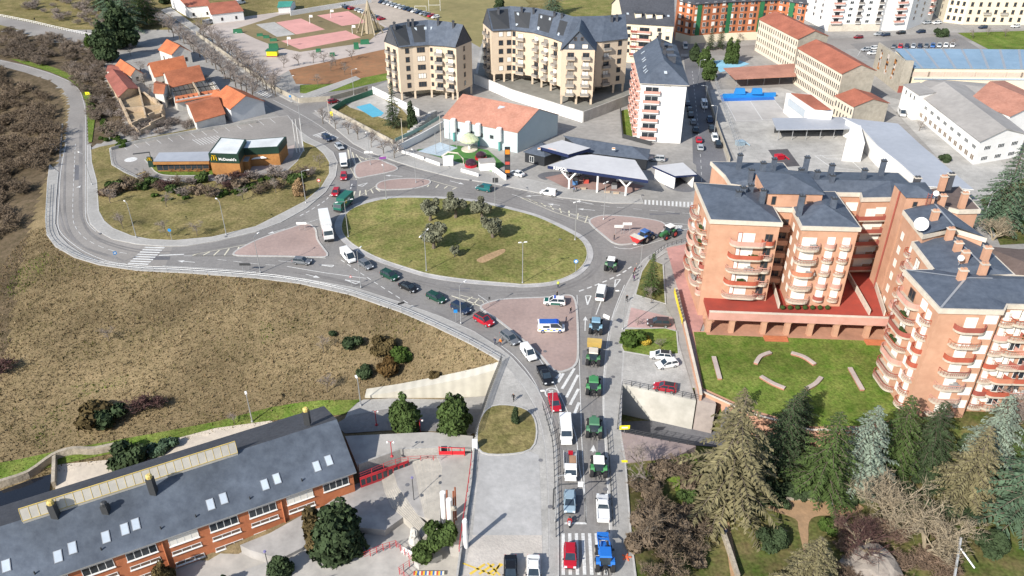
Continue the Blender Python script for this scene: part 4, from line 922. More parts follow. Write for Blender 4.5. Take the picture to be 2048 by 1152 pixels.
lo = [P(u,v,5) for u,v in ((1828,149),(2080,151),(2080,160),(1828,158))]; roof_sheet(t,[lo],mat("pale_blue_roof",(.28,.38,.50),None,.5,.6),"side_roof"); MB().prism(grow(lo,-.2),0,4.8).build("side_wall",m_creamw,t)
st = [mat("stained_glass_" + n,c,tuple(x * .5 for x in c),3,.3,0,.5) for n,c in (("amber",(.5,.2,.05)),("ivory",(.7,.62,.55)),("dark",(.05,.03,.03)))]
for fx in (.2,.46,.72):
 b = MB(); d_ = (fb - fa).normalized(); nn = Vector((d_.y,-d_.x,0)); p = fa.lerp(fb,fx) + nn * .05; p.z = 0
 for i in range(2):
  for j in range(9):
   b.mi(random.randint(0,2)); x0,x1 = -1 + i,i; z0 = 3 + j * .85; b.face(p + d_ * x0 + Vector((0,0,z0)),p + d_ * x1 + Vector((0,0,z0)),p + d_ * x1 + Vector((0,0,z0 + .85)),p + d_ * x0 + Vector((0,0,z0 + .85)))
 b.build("stained_window",st,t)
b = MB(); p = fb.lerp(fc,.25); b.box((p.x,p.y - .05,0),(1.6,.1,2.6)); b.build("door",m_rail,t)
# white school building at the right edge
t,a,b_,c,d,r0,r1 = gable("school_building","long white two storey building with grey roof at the right edge","school building",((1838,188),(1961,283),(2052,268),(1930,172)),7.5,0,10.2,m_whitew,m_fibre)
facade(t,a,b_,[4.4],[(i + .5) / 9 for i in range(9)],2.4,1.2,(m_framew,m_glass),4); facade(t,a,b_,[1.0],[(i + .5) / 12 for i in range(12)],2.1,1.7,(m_framew,mat("brown_shutter",(.26,.2,.15),None,1,.8)),2); facade(t,b_,c,[4.4,1.0],[.2,.5,.8],2.6,1.3,(m_framew,m_glass),4)
a,b_,c,d = [P(u,v,9) for u,v in ((1808,170),(1838,190),(1870,185),(1838,166))]; t = thing("school_annex","white stub wing with small high windows beside the stone gym front","school building",ctr([a,b_,c,d]))
MB().prism([a,b_,c,d],0,9).build("wall",m_whitew,t); facade(t,a,b_,[6.5],[.25,.55,.8],.9,1.6,(m_framew,m_glass),1); roof_sheet(t,[[p + Vector((0,0,.2)) for p in grow([a,b_,c,d],.3)]] if False else [[Vector((p.x,p.y,9.2)) for p in grow([a,b_,c,d],.3)]],m_fibre)
t,a,b_,c,d,r0,r1 = gable("school_building","white wing with mottled terracotta tile roof at the right edge","school building",((1940,200),(2020,232),(2120,215),(2010,163)),8,0,11,m_whitew,m_tile_p)
facade(t,a,b_,[5],[.2,.5,.8],1.5,1.5,(m_framew,m_glass),2)
t,a,b_,c,d,r0,r1 = gable("school_building","low building with flat brownish roof behind the gym","school building",((1835,172),(1960,190),(1975,168),(1870,160)),6.5,0,7.2,m_whitew,m_fibre)
# hall with the faded pink roof by the roundabout
t,a,b_,c,d,r0,r1 = gable("warehouse","pale blue-grey hall with faded pink tiled roof by the flower-decked fairground","warehouse",((887,236),(1035,265),(1116,230),(966,198)),6.8,0,11.5,mat("pale_blue_render",(.46,.53,.54),(.42,.49,.5),.4,.9,0,.05),m_tile_p,over=.25)
facade(t,a,b_,[3.0],[.2,.4,.52,.66],1.4,1.3,(m_steel,m_glass),1)
for u,h_ in ((.16,4.6),(.36,3.6),(.5,4.2),(.78,4.6)):
 p = a.lerp(b_,u); dr = (b_ - a).normalized(); nn = Vector((dr.y,-dr.x,0)); p += nn * .9; b = MB(); b.mi(0).lathe((p.x,p.y,7.6 - h_),[(.5,0),(.9,.3),(.9,h_ - .3),(.75,h_)],12); b.mi(1).lathe((p.x,p.y,0),[(.35,0),(.35,7.6 - h_)],8); b.build("silo",[m_whitew,mat("teal_leg",(.1,.32,.3),None,1,.6)],t)
roof_lights(t,a,b_,r0,r1,[.58],[.7],2.2,1.6)
# stairs and wall beside the pool
wall_run("garden_wall","white wall between the pool and the beige block",[(745,173),(838,218)],0,2.6,.3,m_whitew)
wall_run("screen_fence","dark green screen fence around the swimming pool",[(664,214),(690,198),(745,179)],0,2.0,.12,mat("green_screen",(.04,.14,.09),(.03,.11,.07),1,.8),"fence")
wall_run("screen_fence","pale green glass railing above the pool garden wall",[(790,277),(845,252),(878,232)],1.2,2.3,.12,mat("pale_green_screen",(.25,.42,.38),None,1,.4),"fence")
wall_run("garden_wall","stone wall at the street edge of the pool garden",[(663,216),(786,280)],0,1.5,.3,m_stone)
wall_run("garden_wall","white graffiti-marked wall below the outside stairs",[(795,290),(840,268),(885,243)],0,2.4,.3,m_whitew)
b = MB()
for i in range(12): p = P(800 + i * 6,284 - i * 4.2); b.box((p.x,p.y,0),(3.0,1.4,.3 + i * .22),.9)
one("outside_stairs",b,m_conc,"grey outside stairs climbing between pool garden and pink roofed hall","stairs",base=tuple(P(830,262)))
# brick flats with the curved balconies
ZE = 23.2; ZT4 = 4.6
def PZ(px,z): return [P(u,v,z) for u,v in px]
def volume(t,px,ze,zb,wm=None,fascia=True,name="wall"):
 q = PZ(px,ze); MB().prism(q,zb,ze - .9 if fascia else ze).build(name,wm or m_brick,t)
 if fascia: MB().prism(grow(q,.35),ze - .898,ze,True).build("fascia",m_trim,t)
 return q
def hip_to(t,px,ze,apex_px,za,m=None,over=.1):
 q = [Vector((p.x,p.y,ze + .02)) for p in grow(PZ(px,ze),over)]; a = P(*apex_px,za)
 roof_sheet(t,[[q[i],q[(i + 1) % len(q)],a] for i in range(len(q))],m or m_slate,"roof",.02)
m_balc = mat("cream_balcony_lip",(0.50,0.44,0.36),(0.38,0.33,0.27),1.2,.85,0,.15)
rails = [(m_balc,m_railp),(m_balc,m_railp),(m_balc,m_rail),(m_balc,mat("rust_red_rail",(.40,.10,.06),None,1,.6)),(m_balc,mat("terracotta_parapet",(.5,.2,.12),None,1,.8))]
rr = lambda: random.choice(rails)
dm = lambda: ((m_framew if random.random() < .5 else m_frame,m_blind if random.random() < .7 else m_glass),2.0)
t = thing("apartment_block","salmon brick flats with two hip-roofed towers and curved red balconies above an arcade","apartment block",P(1560,500,0))
A = P(1412,667,0); B = P(1786,681,0)
p1 = [(1392,366),(1423,438),(1562,444),(1545,414),(1528,376)]; p2 = [(1588,415),(1606,451),(1719,454),(1669,384),(1622,384)]
v1 = volume(t,p1,ZE,0); hip_to(t,p1,ZE,(1484,386),ZE + 2.2)
v2 = volume(t,p2,ZE,0); hip_to(t,p2,ZE,(1650,409),ZE + 2.2)
p3 = [(1528,376),(1545.5,414),(1587.5,416),(1622,384)]; v3 = volume(t,p3,ZE - .1,0); MB().sheet([p + Vector((0,0,.03)) for p in v3]).build("roof",m_slate,t)
p5 = [(1425,324),(1565,326),(1576,340),(1618,344),(1622,383),(1528,376),(1463,367),(1452,350)]; volume(t,p5,ZE - .2,0); hip_to(t,p5,ZE - .2,(1530,350),ZE + 1.6)
p6 = [(1612,343),(1796,346),(1826,372),(1784,394),(1726,395),(1723,385),(1668,384),(1623,383)]; v6 = volume(t,p6,ZE - .15,0); q = [Vector((p.x,p.y,ZE - .1)) for p in v6]
r0,r1 = P(1615,359,ZE + 1.6),P(1780,362,ZE + 1.6); roof_sheet(t,[[q[0],q[1],r1,r0],[q[1],q[2],q[3],r1],[q[3],q[4],q[5],q[6],r0,r1],[q[6],q[7],r0]],m_slate,"roof",.02)
p4 = [(1513,343),(1537,386),(1646,388),(1612,346)]; v4 = volume(t,p4,ZE + 3.0,ZE - 1,fascia=False,name="penthouse_wall"); hip_to(t,p4,ZE + 3.0,(1580,349),ZE + 5.2,over=.4)
facade(t,v4[1],v4[2],[ZE + .4],[.12,.66],.9,1.9,(m_frame,m_glass),1)
for u,v,h_ in ((1477,335,3.0),(1546,338,2.4),(1500,358,2.2),(1521,362,4.2),(1610,340,3.0),(1600,352,1.6),(1632,360,2.0),(1660,352,2.6),(1662,366,1.8),(1725,360,2.4),(1762,347,3.0),(1475,400,2.0),(1484,392,2.0),(1500,386,1.8),(1523,405,2.8),(1598,424,3.6),(1664,420,2.6)):
 p = P(u,v,ZE + 1.0); chimney(t,p,1.0,.9,h_,m_slate,m_dark)
zr = [18.2,15.1,12.1,9.0,5.9]; zq = [z + .0 for z in zr]
balconies(t,v1[1],v1[2],zq,[.58],7.4,1.7,True,rr,dm=lambda: ((m_framew,m_blind),2.4)); balconies(t,v1[1],v1[2],zq,[.87],2.6,1.2,True,rr,dm=lambda: ((m_frame,m_glass),1.5))
facade(t,v1[1],v1[2],[z + .1 for z in zq],[.45],.9,2.2,(m_rail,m_blind),1)
balconies(t,v1[0],v1[1],[z + .3 for z in zq],[.34,.72],5.6,1.7,True,rr,dm=dm); balconies(t,v1[0],v1[1],[z - .9 for z in zq],[.1,.53,.92],1.9,.9,True,rr,door=False)
balconies(t,v2[1],v2[2],[z + .2 for z in zq],[.17],4.6,1.6,True,rr,dm=lambda: ((m_framew,m_blind),2.8)); balconies(t,v2[1],v2[2],[z + .4 for z in zq],[.56,.83],2.2,.95,True,rr,h_=.9,dm=lambda: ((m_framew,m_blind),1.5))
facade(t,v2[0],v2[1],[z + 1 for z in zq],[.3,.75],1.2,1.6,(m_framew,m_blind),1)
facade(t,v3[1],v3[2],[z for z in zq],[.3,.7],1.6,2.3,(m_frame,m_glass),2)
for z in zq: MB().prism([v3[1].lerp(v3[2],.05) + Vector((0,-1.2,0)),v3[1].lerp(v3[2],.95) + Vector((0,-1.2,0)),v3[2].lerp(v3[1],.05),v3[1].lerp(v3[2],.05)],z - .2,z + .9,True).build("loggia",m_brick,t)
facade(t,v6[4],v6[3],[z + .9 for z in zq],[.72],2.2,1.6,(m_framew,m_blind),1); balconies(t,v6[4],v6[3],zq,[.4],6.0,1.4,False,(m_balc,m_rail),dm=lambda: ((m_framew,m_blind),2.2)); facade(t,v6[6],v6[5],[z + .5 for z in zq],[.75],2.6,2.0,(m_framew,m_blind),1)
balconies(t,v6[6],v6[5],[z - .4 for z in zq],[.3],2.2,1.0,True,rr,door=False)
# arcade
dA = (B - A).normalized(); nA = Vector((dA.y,-dA.x,0)); LA = (B - A).length
for u in (1415,1462,1526,1573,1619,1670,1732,1782):
 f_ = (u - 1412) / (1786 - 1412); p = A + dA * (f_ * LA); put(t,"arcade_column",MB_mesh_col(1.0,3.7,m_brick),(p.x,p.y + .5,0),0)
back_ = [P(1400,590,ZT4),P(1392,560,ZT4),P(1600,500,ZT4),P(1790,520,ZT4),P(1800,600,ZT4)]
fr0 = A.copy(); fr1 = B.copy()
MB().mi(0).prism([fr0,fr1] + [P(1800,560,ZT4),P(1690,480,ZT4),P(1392,540,ZT4)],3.7,ZT4,True).build("terrace_slab",m_redt,t)
L_,R_ = strip_pts([A + nA * .15,B + nA * .15],.4); MB().prism([L_[0],R_[0],R_[1],L_[1]],3.68,ZT4 + .95,True).build("parapet",m_railp,t)
L_,R_ = strip_pts([A + nA * .15,B + nA * .15],.6); MB().prism([L_[0],R_[0],R_[1],L_[1]],ZT4 + .953,ZT4 + 1.08,True).build("parapet_cap",m_trim,t)
bk = -nA * 5.2; MB().prism([A + bk,B + bk,B + bk - nA * .3,A + bk - nA * .3],0,3.69).build("arcade_rear_wall",m_brick,t)
facade(t,A + bk,B + bk,[.9],[.2,.32,.5,.62,.74],2.6,1.5,(m_framew,m_blind),2)
MB().prism([A + nA * .8,B + nA * .8,B + bk,A + bk],-.2,.32).build("arcade_floor",mat("terracotta_floor",(.45,.24,.16),None,1,.9),t)
for f_ in (.365,.9):
 b = MB(); p = A.lerp(B,f_) + nA * .8
 for i in range(5): b.box((p.x,p.y - .22 - i * .4,-.1),(4.8,.44,.75 - i * .12),math.atan2(dA.y,dA.x))
 b.build("entrance_step",m_brick_o,t)
for u0,v0,u1,v1_ in ((1545,573,1557,617),(1690,545,1738,630),(1750,575,1768,632)):
 a,c = P(u0,v0,ZT4),P(u1,v1_,ZT4); L_,R_ = strip_pts([a,c],.25); MB().prism([L_[0],R_[0],R_[1],L_[1]],ZT4 - .05,ZT4 + 1.3,True).build("terrace_screen",m_trim,t)
for i in range(7):
 p = P(1566 + i * 15,622,ZT4); b = MB(); b.lathe((p.x,p.y + .6,ZT4),[(.2,0),(.5,.3),(.55,.6),(.3,.9)],7); b.build("terrace_shrub",mat("box_shrub",(.05,.09,.02),(.03,.05,.012),6,1,.8),t)
# right-hand brick flats, stepped
t = thing("apartment_block","stepped salmon brick flats at the right edge with a blank front wall over the garden","apartment block",P(1900,700,0))
pa = [(1810,421),(1848,468),(1905,455),(1968,474),(1870,404)]; va = volume(t,pa,ZE + 2.2,0)
q = [Vector((p.x,p.y,ZE + 2.25)) for p in grow(va,.2)]; r0,r1 = P(1870,409,ZE + 3.4),P(1908,452,ZE + 3.4); roof_sheet(t,[[q[0],q[1],r1,r0],[q[3],q[4],r0,r1],[q[1],q[2],r1],[q[2],q[3],r1],[q[4],q[0],r0]],m_slate,"roof",.02)
pb = [(1828,484),(1871,540),(1940,552),(2026,548),(1962,487),(1905,471)]; vb = volume(t,pb,ZE,0); q = [Vector((p.x,p.y,ZE + .05)) for p in vb]; r0,r1 = P(1905,471,ZE + 1.2),P(1965,530,ZE + 1.2); roof_sheet(t,[[q[0],q[1],q[2],r1,r0],[q[2],q[3],r1],[q[3],q[4],q[5],r0,r1]],m_slate,"roof",.02)
pc = [(1813,541),(1882,616),(2006,619),(2012,607),(2150,610),(2150,556),(1940,551),(1871,540)]; vc = volume(t,pc,ZE,-2); q = [Vector((p.x,p.y,ZE + .05)) for p in grow(vc,.05)]
r0,r1 = P(1932,556,ZE + 1.4),P(2150,560,ZE + 1.4); roof_sheet(t,[[q[0],q[1],r0],[q[1],q[2],q[3],q[4],r1,r0],[q[4],q[5],r1],[q[5],q[6],q[7],q[0],r0,r1]],m_slate,"roof",.02)
# pale ridge and hip cappings
def capping(a,c,w_=.35): L_,R_ = strip_pts([a,c],w_); b = MB(); z = Vector((0,0,.08)); b.face(L_[0] + z,R_[0] + z,R_[1] + z,L_[1] + z); b.build("ridge_cap",m_steel,t)
capping(q[1],r0); capping(r0,P(1985,557,ZE + 1.45)); capping(q[0],P(1932,556,ZE + 1.4)); capping(P(1905,471,ZE + 1.25),P(1965,530,ZE + 1.25)); capping(P(1870,409,ZE + 3.45),P(1908,452,ZE + 3.45))
pp = [(1790,367),(1814,394),(1871,395),(1848,366)]; vp = volume(t,pp,ZE + 4.2,0,fascia=False); hip_to(t,pp,ZE + 4.2,(1836,372),ZE + 5.8,over=.35); facade(t,vp[1],vp[2],[ZE + 2],[.35],.9,1.2,(m_frame,m_glass),1)
pd = [(1868,406),(1918,419),(1958,418),(1918,374),(1862,378)]; vd = volume(t,pd,ZE + .4,0); MB().sheet([p + Vector((0,0,.05)) for p in vd]).build("roof",mat("brown_felt_roof",(.16,.12,.105),(.12,.09,.08),1,.9),t)
for (u,v,h_,m__) in ((1883,374,3.0,m_brick),(1882,407,2.2,m_brick),(1923,412,3.6,m_brick),(1866,443,2.8,m_brick),(1896,480,3.0,m_brick),(1913,502,2.2,m_brick),(1926,524,2.6,m_brick),(1968,520,3.2,m_brick),(1963,548,2.6,m_brick),(1920,562,2.8,m_brick),(1896,372,3.4,m_slate_d),(1832,368,1.8,m_slate_d)):
 z = ZE + (2.6 if v < 460 and u < 1900 else .9); chimney(t,P(u,v,z),1.25,.85,h_ * .78,m__,m_trim)
def dish(name,label,p,r,th_=.3):
 b = MB(); b.mi(1).tube([p,p + Vector((0,0,1.2))],.06,5); c = p + Vector((0,0,1.4)); ax = Vector((-.25,-.75,.6)).normalized(); e1 = ax.orthogonal().normalized(); e2 = ax.cross(e1); vs = []; fs = []
 for k,(rr_,d_) in enumerate(((.02,0),(r * .5,r * .07),(r,r * .26))):
  for j in range(18): a = 2 * math.pi * j / 18; vs.append(c + e1 * (rr_ * math.cos(a)) + e2 * (rr_ * math.sin(a)) + ax * d_)
 for k in range(2):
  for j in range(18): fs.append((k * 18 + j,k * 18 + (j + 1) % 18,(k + 1) * 18 + (j + 1) % 18,(k + 1) * 18 + j))
 b.mi(0).add(vs,fs); b.mi(1).tube([c,c + ax * r * .8],.03,4); one(name,b,[m_whitew,m_steel],label,"satellite dish",base=tuple(p))
dish("satellite_dish","big white satellite dish on the slate roof of the stepped brick flats",P(1838,462,ZE + 2.6),1.3)
dish("satellite_dish","small white satellite dish beside the brick penthouse with red ladder",P(1868,400,ZE + 4.3),.55)
dish("satellite_dish","small white satellite dish beside a brick chimney on the lower roof",P(1917,530,ZE + 1.2),.55)
z7 = [19.3,16.2,13.2,10.2,7.2,4.2,1.3]
balconies(t,vc[1],vc[2],z7,[.56],5.2,1.5,True,rr,dm=lambda: ((m_framew,m_blind),2.0)); facade(t,vc[1],vc[2],[z + 1.0 for z in z7],[.87],2.1,1.7,(m_framew,m_blind),1)
balconies(t,vc[0],vc[1],z7,[.3],6.4,1.7,True,rr,dm=dm); balconies(t,vc[0],vc[1],[z - .4 for z in z7],[.8],2.6,1.1,True,rr,dm=lambda: ((m_framew,m_blind),1.4)); facade(t,vc[0],vc[1],[z + .8 for z in z7],[.6,.68],.9,1.7,(m_framew,m_blind),1)
balconies(t,vb[0],vb[1],z7[:6],[.35],5.8,1.6,True,rr,dm=dm); balconies(t,vb[0],vb[1],z7[:6],[.8],2.2,1.0,True,rr,dm=lambda: ((m_framew,m_blind),1.3))
balconies(t,va[0],va[1],z7[:6],[.7],2.6,1.0,True,rr,dm=lambda: ((m_framew,m_blind),1.3)); facade(t,va[0],va[1],[z + .6 for z in z7[:6]],[.2],1.2,1.6,(m_framew,m_blind),1)
balconies(t,vc[3],vc[4],z7,[.1],2.8,1.0,True,rr,dm=lambda: ((m_framew,m_blind),1.4)); facade(t,vc[3],vc[4],[z + 1 for z in z7],[.2],2.2,1.6,(m_framew,m_blind),1); balconies(t,vc[3],vc[4],[z + .4 for z in z7],[.36,.6],5.0,1.6,True,rr,dm=dm)
b = MB(); p = vp[0]; s_ = p.lerp(vp[1],.5); b.tube([(s_.x - .25,s_.y - .25,ZE + 4),(s_.x - .25,s_.y - .25,4.7)],.18,6); b.build("drainpipe",m_rail,t)
b = MB(); q_ = vp[2] + Vector((-1.5,-.5,0))
for s_ in (-.4,.4): b.tube([(q_.x + s_,q_.y,ZE + 2.5),(q_.x + s_,q_.y,ZE + 5.4)],.06,5)
for i in range(6): b.tube([(q_.x - .4,q_.y,ZE + 2.8 + i * .45),(q_.x + .4,q_.y,ZE + 2.8 + i * .45)],.05,5)
b.build("roof_ladder",m_rail,t)
# brown-roofed neighbour behind the flats
pq = [(1972,494),(2022,547),(2100,552),(2100,500),(2040,500)]; q = PZ(pq,19); t = thing("apartment_block","brown-roofed building tucked behind the stepped brick flats at the right edge","apartment block",ctr(q)); MB().prism(q,0,18.9).build("wall",m_brick,t); q2 = [Vector((p.x,p.y,19)) for p in grow(q,.4)]; roof_sheet(t,[[q2[i],q2[(i + 1) % 5],P(2044,522,20.4)] for i in range(5)],mat("brown_felt_roof",(.16,.12,.105)),fascia=m_trim)
# garden benches
m_bench = mat("stone_bench_top",(.47,.40,.36),(.38,.32,.29),1.5,.9); m_benchs = mat("bench_brick_side",(.42,.19,.14),None,1,.9)
def wall_bench(px,label,smooth=0):
 q = PX(px,.28); q = spline(q,6) if smooth else q; L_,R_ = strip_pts(q,.75); n = len(q); b = MB()
 b.mi(1).prism(L_ + R_[::-1],.2,.62); L2,R2 = strip_pts(q,.85); b.mi(0).prism(L2 + R2[::-1],.623,.74,True)
 one("garden_bench",b,[m_bench,m_benchs],label,"bench","stone benches in the flats' garden",base=tuple(ctr(q)))
wall_bench([(1427,716),(1439,760)],"straight stone bench on the lawn nearest the sloping footpath wall")
wall_bench([(1511,729),(1521,715),(1541,707)],"curved stone bench on the lawn right in front of the entrance steps",1)
wall_bench([(1582,708),(1607,716),(1629,731)],"curved stone bench on the lawn nearest the arcade's round shrubs",1)
wall_bench([(1521,755),(1545,769),(1569,779)],"long curved stone bench on the lawn nearest the cedars",1)
wall_bench([(1612,780),(1630,770),(1642,757)],"short curved stone bench on the lawn closing the ring of benches",1)
wall_bench([(1699,738),(1724,782)],"straight stone bench on the lawn beside the stepped flats")
# garden wall of the flats along the footpath, with yellow banner
wall_run("garden_wall","salmon brick garden wall running down beside the footpath",[(1353,576),(1400,776),(1402,790)],0,1.5,.4,m_brick,cap=m_trim)
wall_run("garden_wall","brick wall at the foot of the lawn above the cedars",[(1402,782),(1500,826),(1622,860),(1718,858)],.1,.9,.3,m_brick,cap=m_trim)
b = MB(); ln = PX([(1350,585),(1367,650)],1.2)
for i in range(10):
 a,c = ln[0].lerp(ln[1],i / 10),ln[0].lerp(ln[1],(i + .8) / 10); o_ = Vector((-.3,-.05,0)); b.add([a + o_,c + o_,c + o_ + Vector((0,0,1.5)),a + o_ + Vector((0,0,1.3)),a + o_ + Vector((.05,0,0)),c + o_ + Vector((.05,0,0)),c + o_ + Vector((.05,0,1.5)),a + o_ + Vector((.05,0,1.3))],[(0,1,2,3),(7,6,5,4),(3,2,6,7),(0,4,5,1),(1,5,6,2),(3,7,4,0)])
one("banner",b,mat("yellow_banner",(.75,.6,.05),(.6,.48,.05),3,.7,0,.25),"long yellow banner hung along the brick garden wall by the footpath","banner",base=tuple(ctr(ln)))
# petrol station
t = thing("petrol_station_canopy","white flat canopy on forked white columns over the petrol pumps","canopy",P(1195,375))
zc = 6.2; q = [P(u,v,zc) for u,v in ((1096,331),(1296,360),(1270,320),(1183,309),(1155,311))]
m_canw = mat("canopy_white_roof",(.54,.54,.55),(.48,.48,.49),.6,.6,0,.08); m_navy = paint("navy_fascia",(.012,.022,.075),.4)
MB().mi(0).prism(q,zc - .05,zc + .02).build("roof",m_canw,t); MB().prism(grow(q,.06),zc - .95,zc - .052,True).build("fascia",m_navy,t)
for u,v,k in ((1138,378,1),(1194,385,0),(1251,392,1)):
 p = P(u,v); b = MB()
 if k: b.tube([p,p + Vector((0,0,2.9))],.3,8); b.tube([p + Vector((0,0,2.8)),p + Vector((-2.2,.4,zc - .95))],.26,8); b.tube([p + Vector((0,0,2.8)),p + Vector((2.2,.4,zc - .95))],.26,8)
 else: b.tube([p,p + Vector((0,0,zc - .95))],.3,8)
 b.build("column",m_whitew,t)
def lettering(word,p,dr,up,size,m,parent=None,name="lettering",bold=.02,depth=.04,loc_off=True):
 c = bpy.data.curves.new(name,'FONT'); c.body = word; c.size = size; c.extrude = depth; c.offset = bold; c.align_x = 'CENTER'
 o = bpy.data.objects.new(name,c); COL.objects.link(o); me = bpy.data.meshes.new_from_object(o); bpy.data.objects.remove(o); me.materials.clear(); me.materials.append(m)
 o = bpy.data.objects.new(name,me); COL.objects.link(o); n = dr.cross(up).normalized(); M_ = Matrix((dr,up,n)).transposed().to_4x4()
 l = Vector(parent.get("_o") or (0,0,0)) if parent is not None else Vector(); M_.translation = Vector(p) - l; o.parent = parent; o.matrix_local = M_; return o
dr = (q[1] - q[0]).normalized(); nn = Vector((dr.y,-dr.x,0)); lettering("REPSOL",q[0].lerp(q[1],.13) + nn * .12 + Vector((0,0,-.85)),dr,Vector((0,0,1)),1.25,m_whitew,t,bold=.03)
lettering("REPSOL",q[1].lerp(q[2],.2) + Vector((.15,0,-.85)),(q[2] - q[1]).normalized(),Vector((0,0,1)),1.0,m_whitew,t)
m_black = paint("black_cladding",(.022,.025,.03),.5)
def shed(name,label,px,ze,zr_,wm,rm,cat="shop"):
 q = PZ(px,ze); t = thing(name,label,cat,ctr(q)); MB().prism(q,0,ze - .02).build("wall",wm,t); hip(t,q,ze,zr_,rm,.4); return t,q
t,q = shed("shop_building","black-walled corner kiosk with grey hip roof at the petrol station",((1050,303),(1089,312),(1122,300),(1084,286)),3.4,5.2,m_black,m_slate)
facade(t,q[0],q[1],[.4],[.35],1.6,2.0,(m_framew,m_glass),2)
b = MB(); p = q[0].lerp(q[1],.72) + Vector((0,-.1,1.6)); b.mi(0).box((p.x,p.y,p.z),(.9,.08,.7)); b.mi(1).box((p.x,p.y - .06,p.z + .35),(.7,.06,.3)); b.build("emblem",[m_whitew,mat("orange_emblem",(.75,.25,.03),None,1,.5)],t)
t,q = shed("shop_building","long black-walled station shop with grey roof and lit service hatches",((1178,304),(1294,318),(1298,299),(1130,272)),3.6,5.4,m_black,m_slate)
facade(t,q[0],q[1],[.8],[.15,.75],3.0,1.5,(m_framew,m_glass),3); b = MB(); p = q[0].lerp(q[1],.42) + Vector((0,-.1,1.6)); b.mi(0).box((p.x,p.y,p.z),(1.0,.08,.8)); b.mi(1).box((p.x,p.y - .06,p.z + .4),(.8,.06,.3)); b.build("emblem",[m_whitew,MATS["orange_emblem"]],t)
b = MB(); p = q[0].lerp(q[1],.62) + Vector((0,-.5,0)); b.box((p.x,p.y,.4),(1.6,.7,1.9)); b.build("ice_cabinet",m_whitew,t)
t = canopy("shop_canopy","small white roofed canopy with dark fascia in front of the station shop",((1078,293),(1137,309),(1181,296),(1124,280)),5.6,m_canw,[(1098,325),(1160,322)],m_black,m_navy,1.0)
b = MB(); p = P(1104,300,5.1); b.mi(0).box((p.x,p.y - .6,4.7),(2.6,.1,1.0),-.5); b.build("sign_panel",mat("orange_red_sign",(.7,.2,.1),(.75,.5,.4),2,.5),t)
q = PZ(((1305,332),(1350,352),(1394,349),(1366,325)),4.2); t = thing("car_wash","white car wash bay with sloping white roof and dark opening","car wash",ctr(q)); roof_sheet(t,[[q[0],q[1],q[2],q[3]]],m_canw,th=.5,fascia=m_navy)
b = MB(); gq = grow(q,-.5); b.prism([gq[0],gq[1],gq[1] + Vector((.3,.4,0)),gq[0] + Vector((.3,.4,0))],0,3.7); b.prism([gq[0] + Vector((.4,.5,0)),gq[3],gq[3] + Vector((0,.3,0)),gq[0] + Vector((.4,.8,0))],0,3.7); b.prism([gq[2],gq[3],gq[3] + Vector((-.3,0,0)),gq[2] + Vector((-.3,0,0))],0,3.7); b.build("wall",m_whitew,t)
for i,(u,v) in enumerate(((1150,369),(1172,366),(1228,377))):
 p = P(u,v); t = thing("fuel_pump",["blue and grey fuel pump under the canopy left of the forked column","red fuel pump with hoses in the middle of the canopy","fuel pump beside the parked white car under the canopy"][i],"fuel pump",p,group="fuel pumps under the canopy")
 MB().box((p.x,p.y,0),(1.5,.9,1.2)).build("cabinet",[paint("pump_blue",(.1,.25,.5)),paint("pump_red",(.5,.08,.06)),m_steel][i],t); MB().box((p.x,p.y,1.2),(1.3,.7,.9),0,(.9,.9)).build("display",m_dark,t); MB().tube([(p.x + .75,p.y,1.7),(p.x + 1.0,p.y,1.0),(p.x + .8,p.y,.5)],.05,5).build("hose",m_dark,t)
p = P(1015,355); t = thing("price_pylon","tall black price pylon with orange panel by the pavement","sign",p)
MB().box((p.x,p.y,0),(1.6,.6,9.5)).build("body",m_black,t); b = MB(); b.box((p.x,p.y - .32,7.4),(1.3,.06,1.4)); b.build("emblem_panel",mat("orange_emblem",(.75,.25,.03)),t)
for i in range(4): MB().box((p.x,p.y - .32,1.6 + i * 1.3),(1.3,.05,.9)).build("price_panel",[MATS["orange_emblem"],m_dark,paint("pump_red",(.5,.08,.06)),m_dark][i],t)
for i,(u,v) in enumerate(((1166,379),(1214,386),(1232,388))):
 p = P(u,v); b = MB(); b.box((p.x,p.y,.14),(1.6,.55,.38)); b.box((p.x,p.y,.52),(1.7,.65,.07)); one("stone_bench",b,mat("sand_bench",(.5,.4,.3),None,1,.9),["short stone bench on the pavement nearest the two pedestrians","short stone bench between the middle column and the forked one","short stone bench nearest the right-hand forked column"][i],"bench","stone benches along the station pavement",base=tuple(p))
# fast-food restaurant
z1 = 3.6; t = thing("restaurant","fast-food restaurant with dark green upper walls and timber cladding","restaurant",P(470,335))
m_green = mat("dark_green_cladding",(.018,.045,.03),(.014,.036,.025),1,.5); m_wood2 = mat("timber_cladding",(.42,.20,.065),(.33,.15,.05),1.2,.7,wave=(3,'Z',.2))
lo = [(306,323),(418,322),(424,303),(318,305)]; q = PZ(lo,z1); MB().prism(grow(q,-.6),.1,z1 - .3).build("dining_room_wall",m_wood2,t); roof_sheet(t,[[Vector((p.x,p.y,z1)) for p in q]],m_greyr,"low_roof",.35,m_dark)
facade(t,grow(q,-.6)[0],grow(q,-.6)[1],[.5],[(i + .5) / 9 for i in range(9)],1.9,2.2,(m_frame,m_glass),1); b = MB(); b.prism([q[0] + Vector((0,-.3,0)),q[1] + Vector((0,-.3,0)),q[1],q[0]],z1 - .9,z1 - .1,True); b.build("timber_band",m_wood2,t)
up_ = [(418,310),(476,312),(492,282),(442,278)]; z2 = 6.6; q = PZ(up_,z2); MB().prism(q,.1,4.3).build("timber_wall",m_wood2,t); MB().prism(grow(q,.12),4.302,z2 + .5).build("green_wall",m_green,t); MB().prism(grow(q,-.4),z2 + .3,z2 + .53).build("roof",mat("pale_roof_membrane",(.66,.68,.68),(.58,.6,.6),1,.6),t)
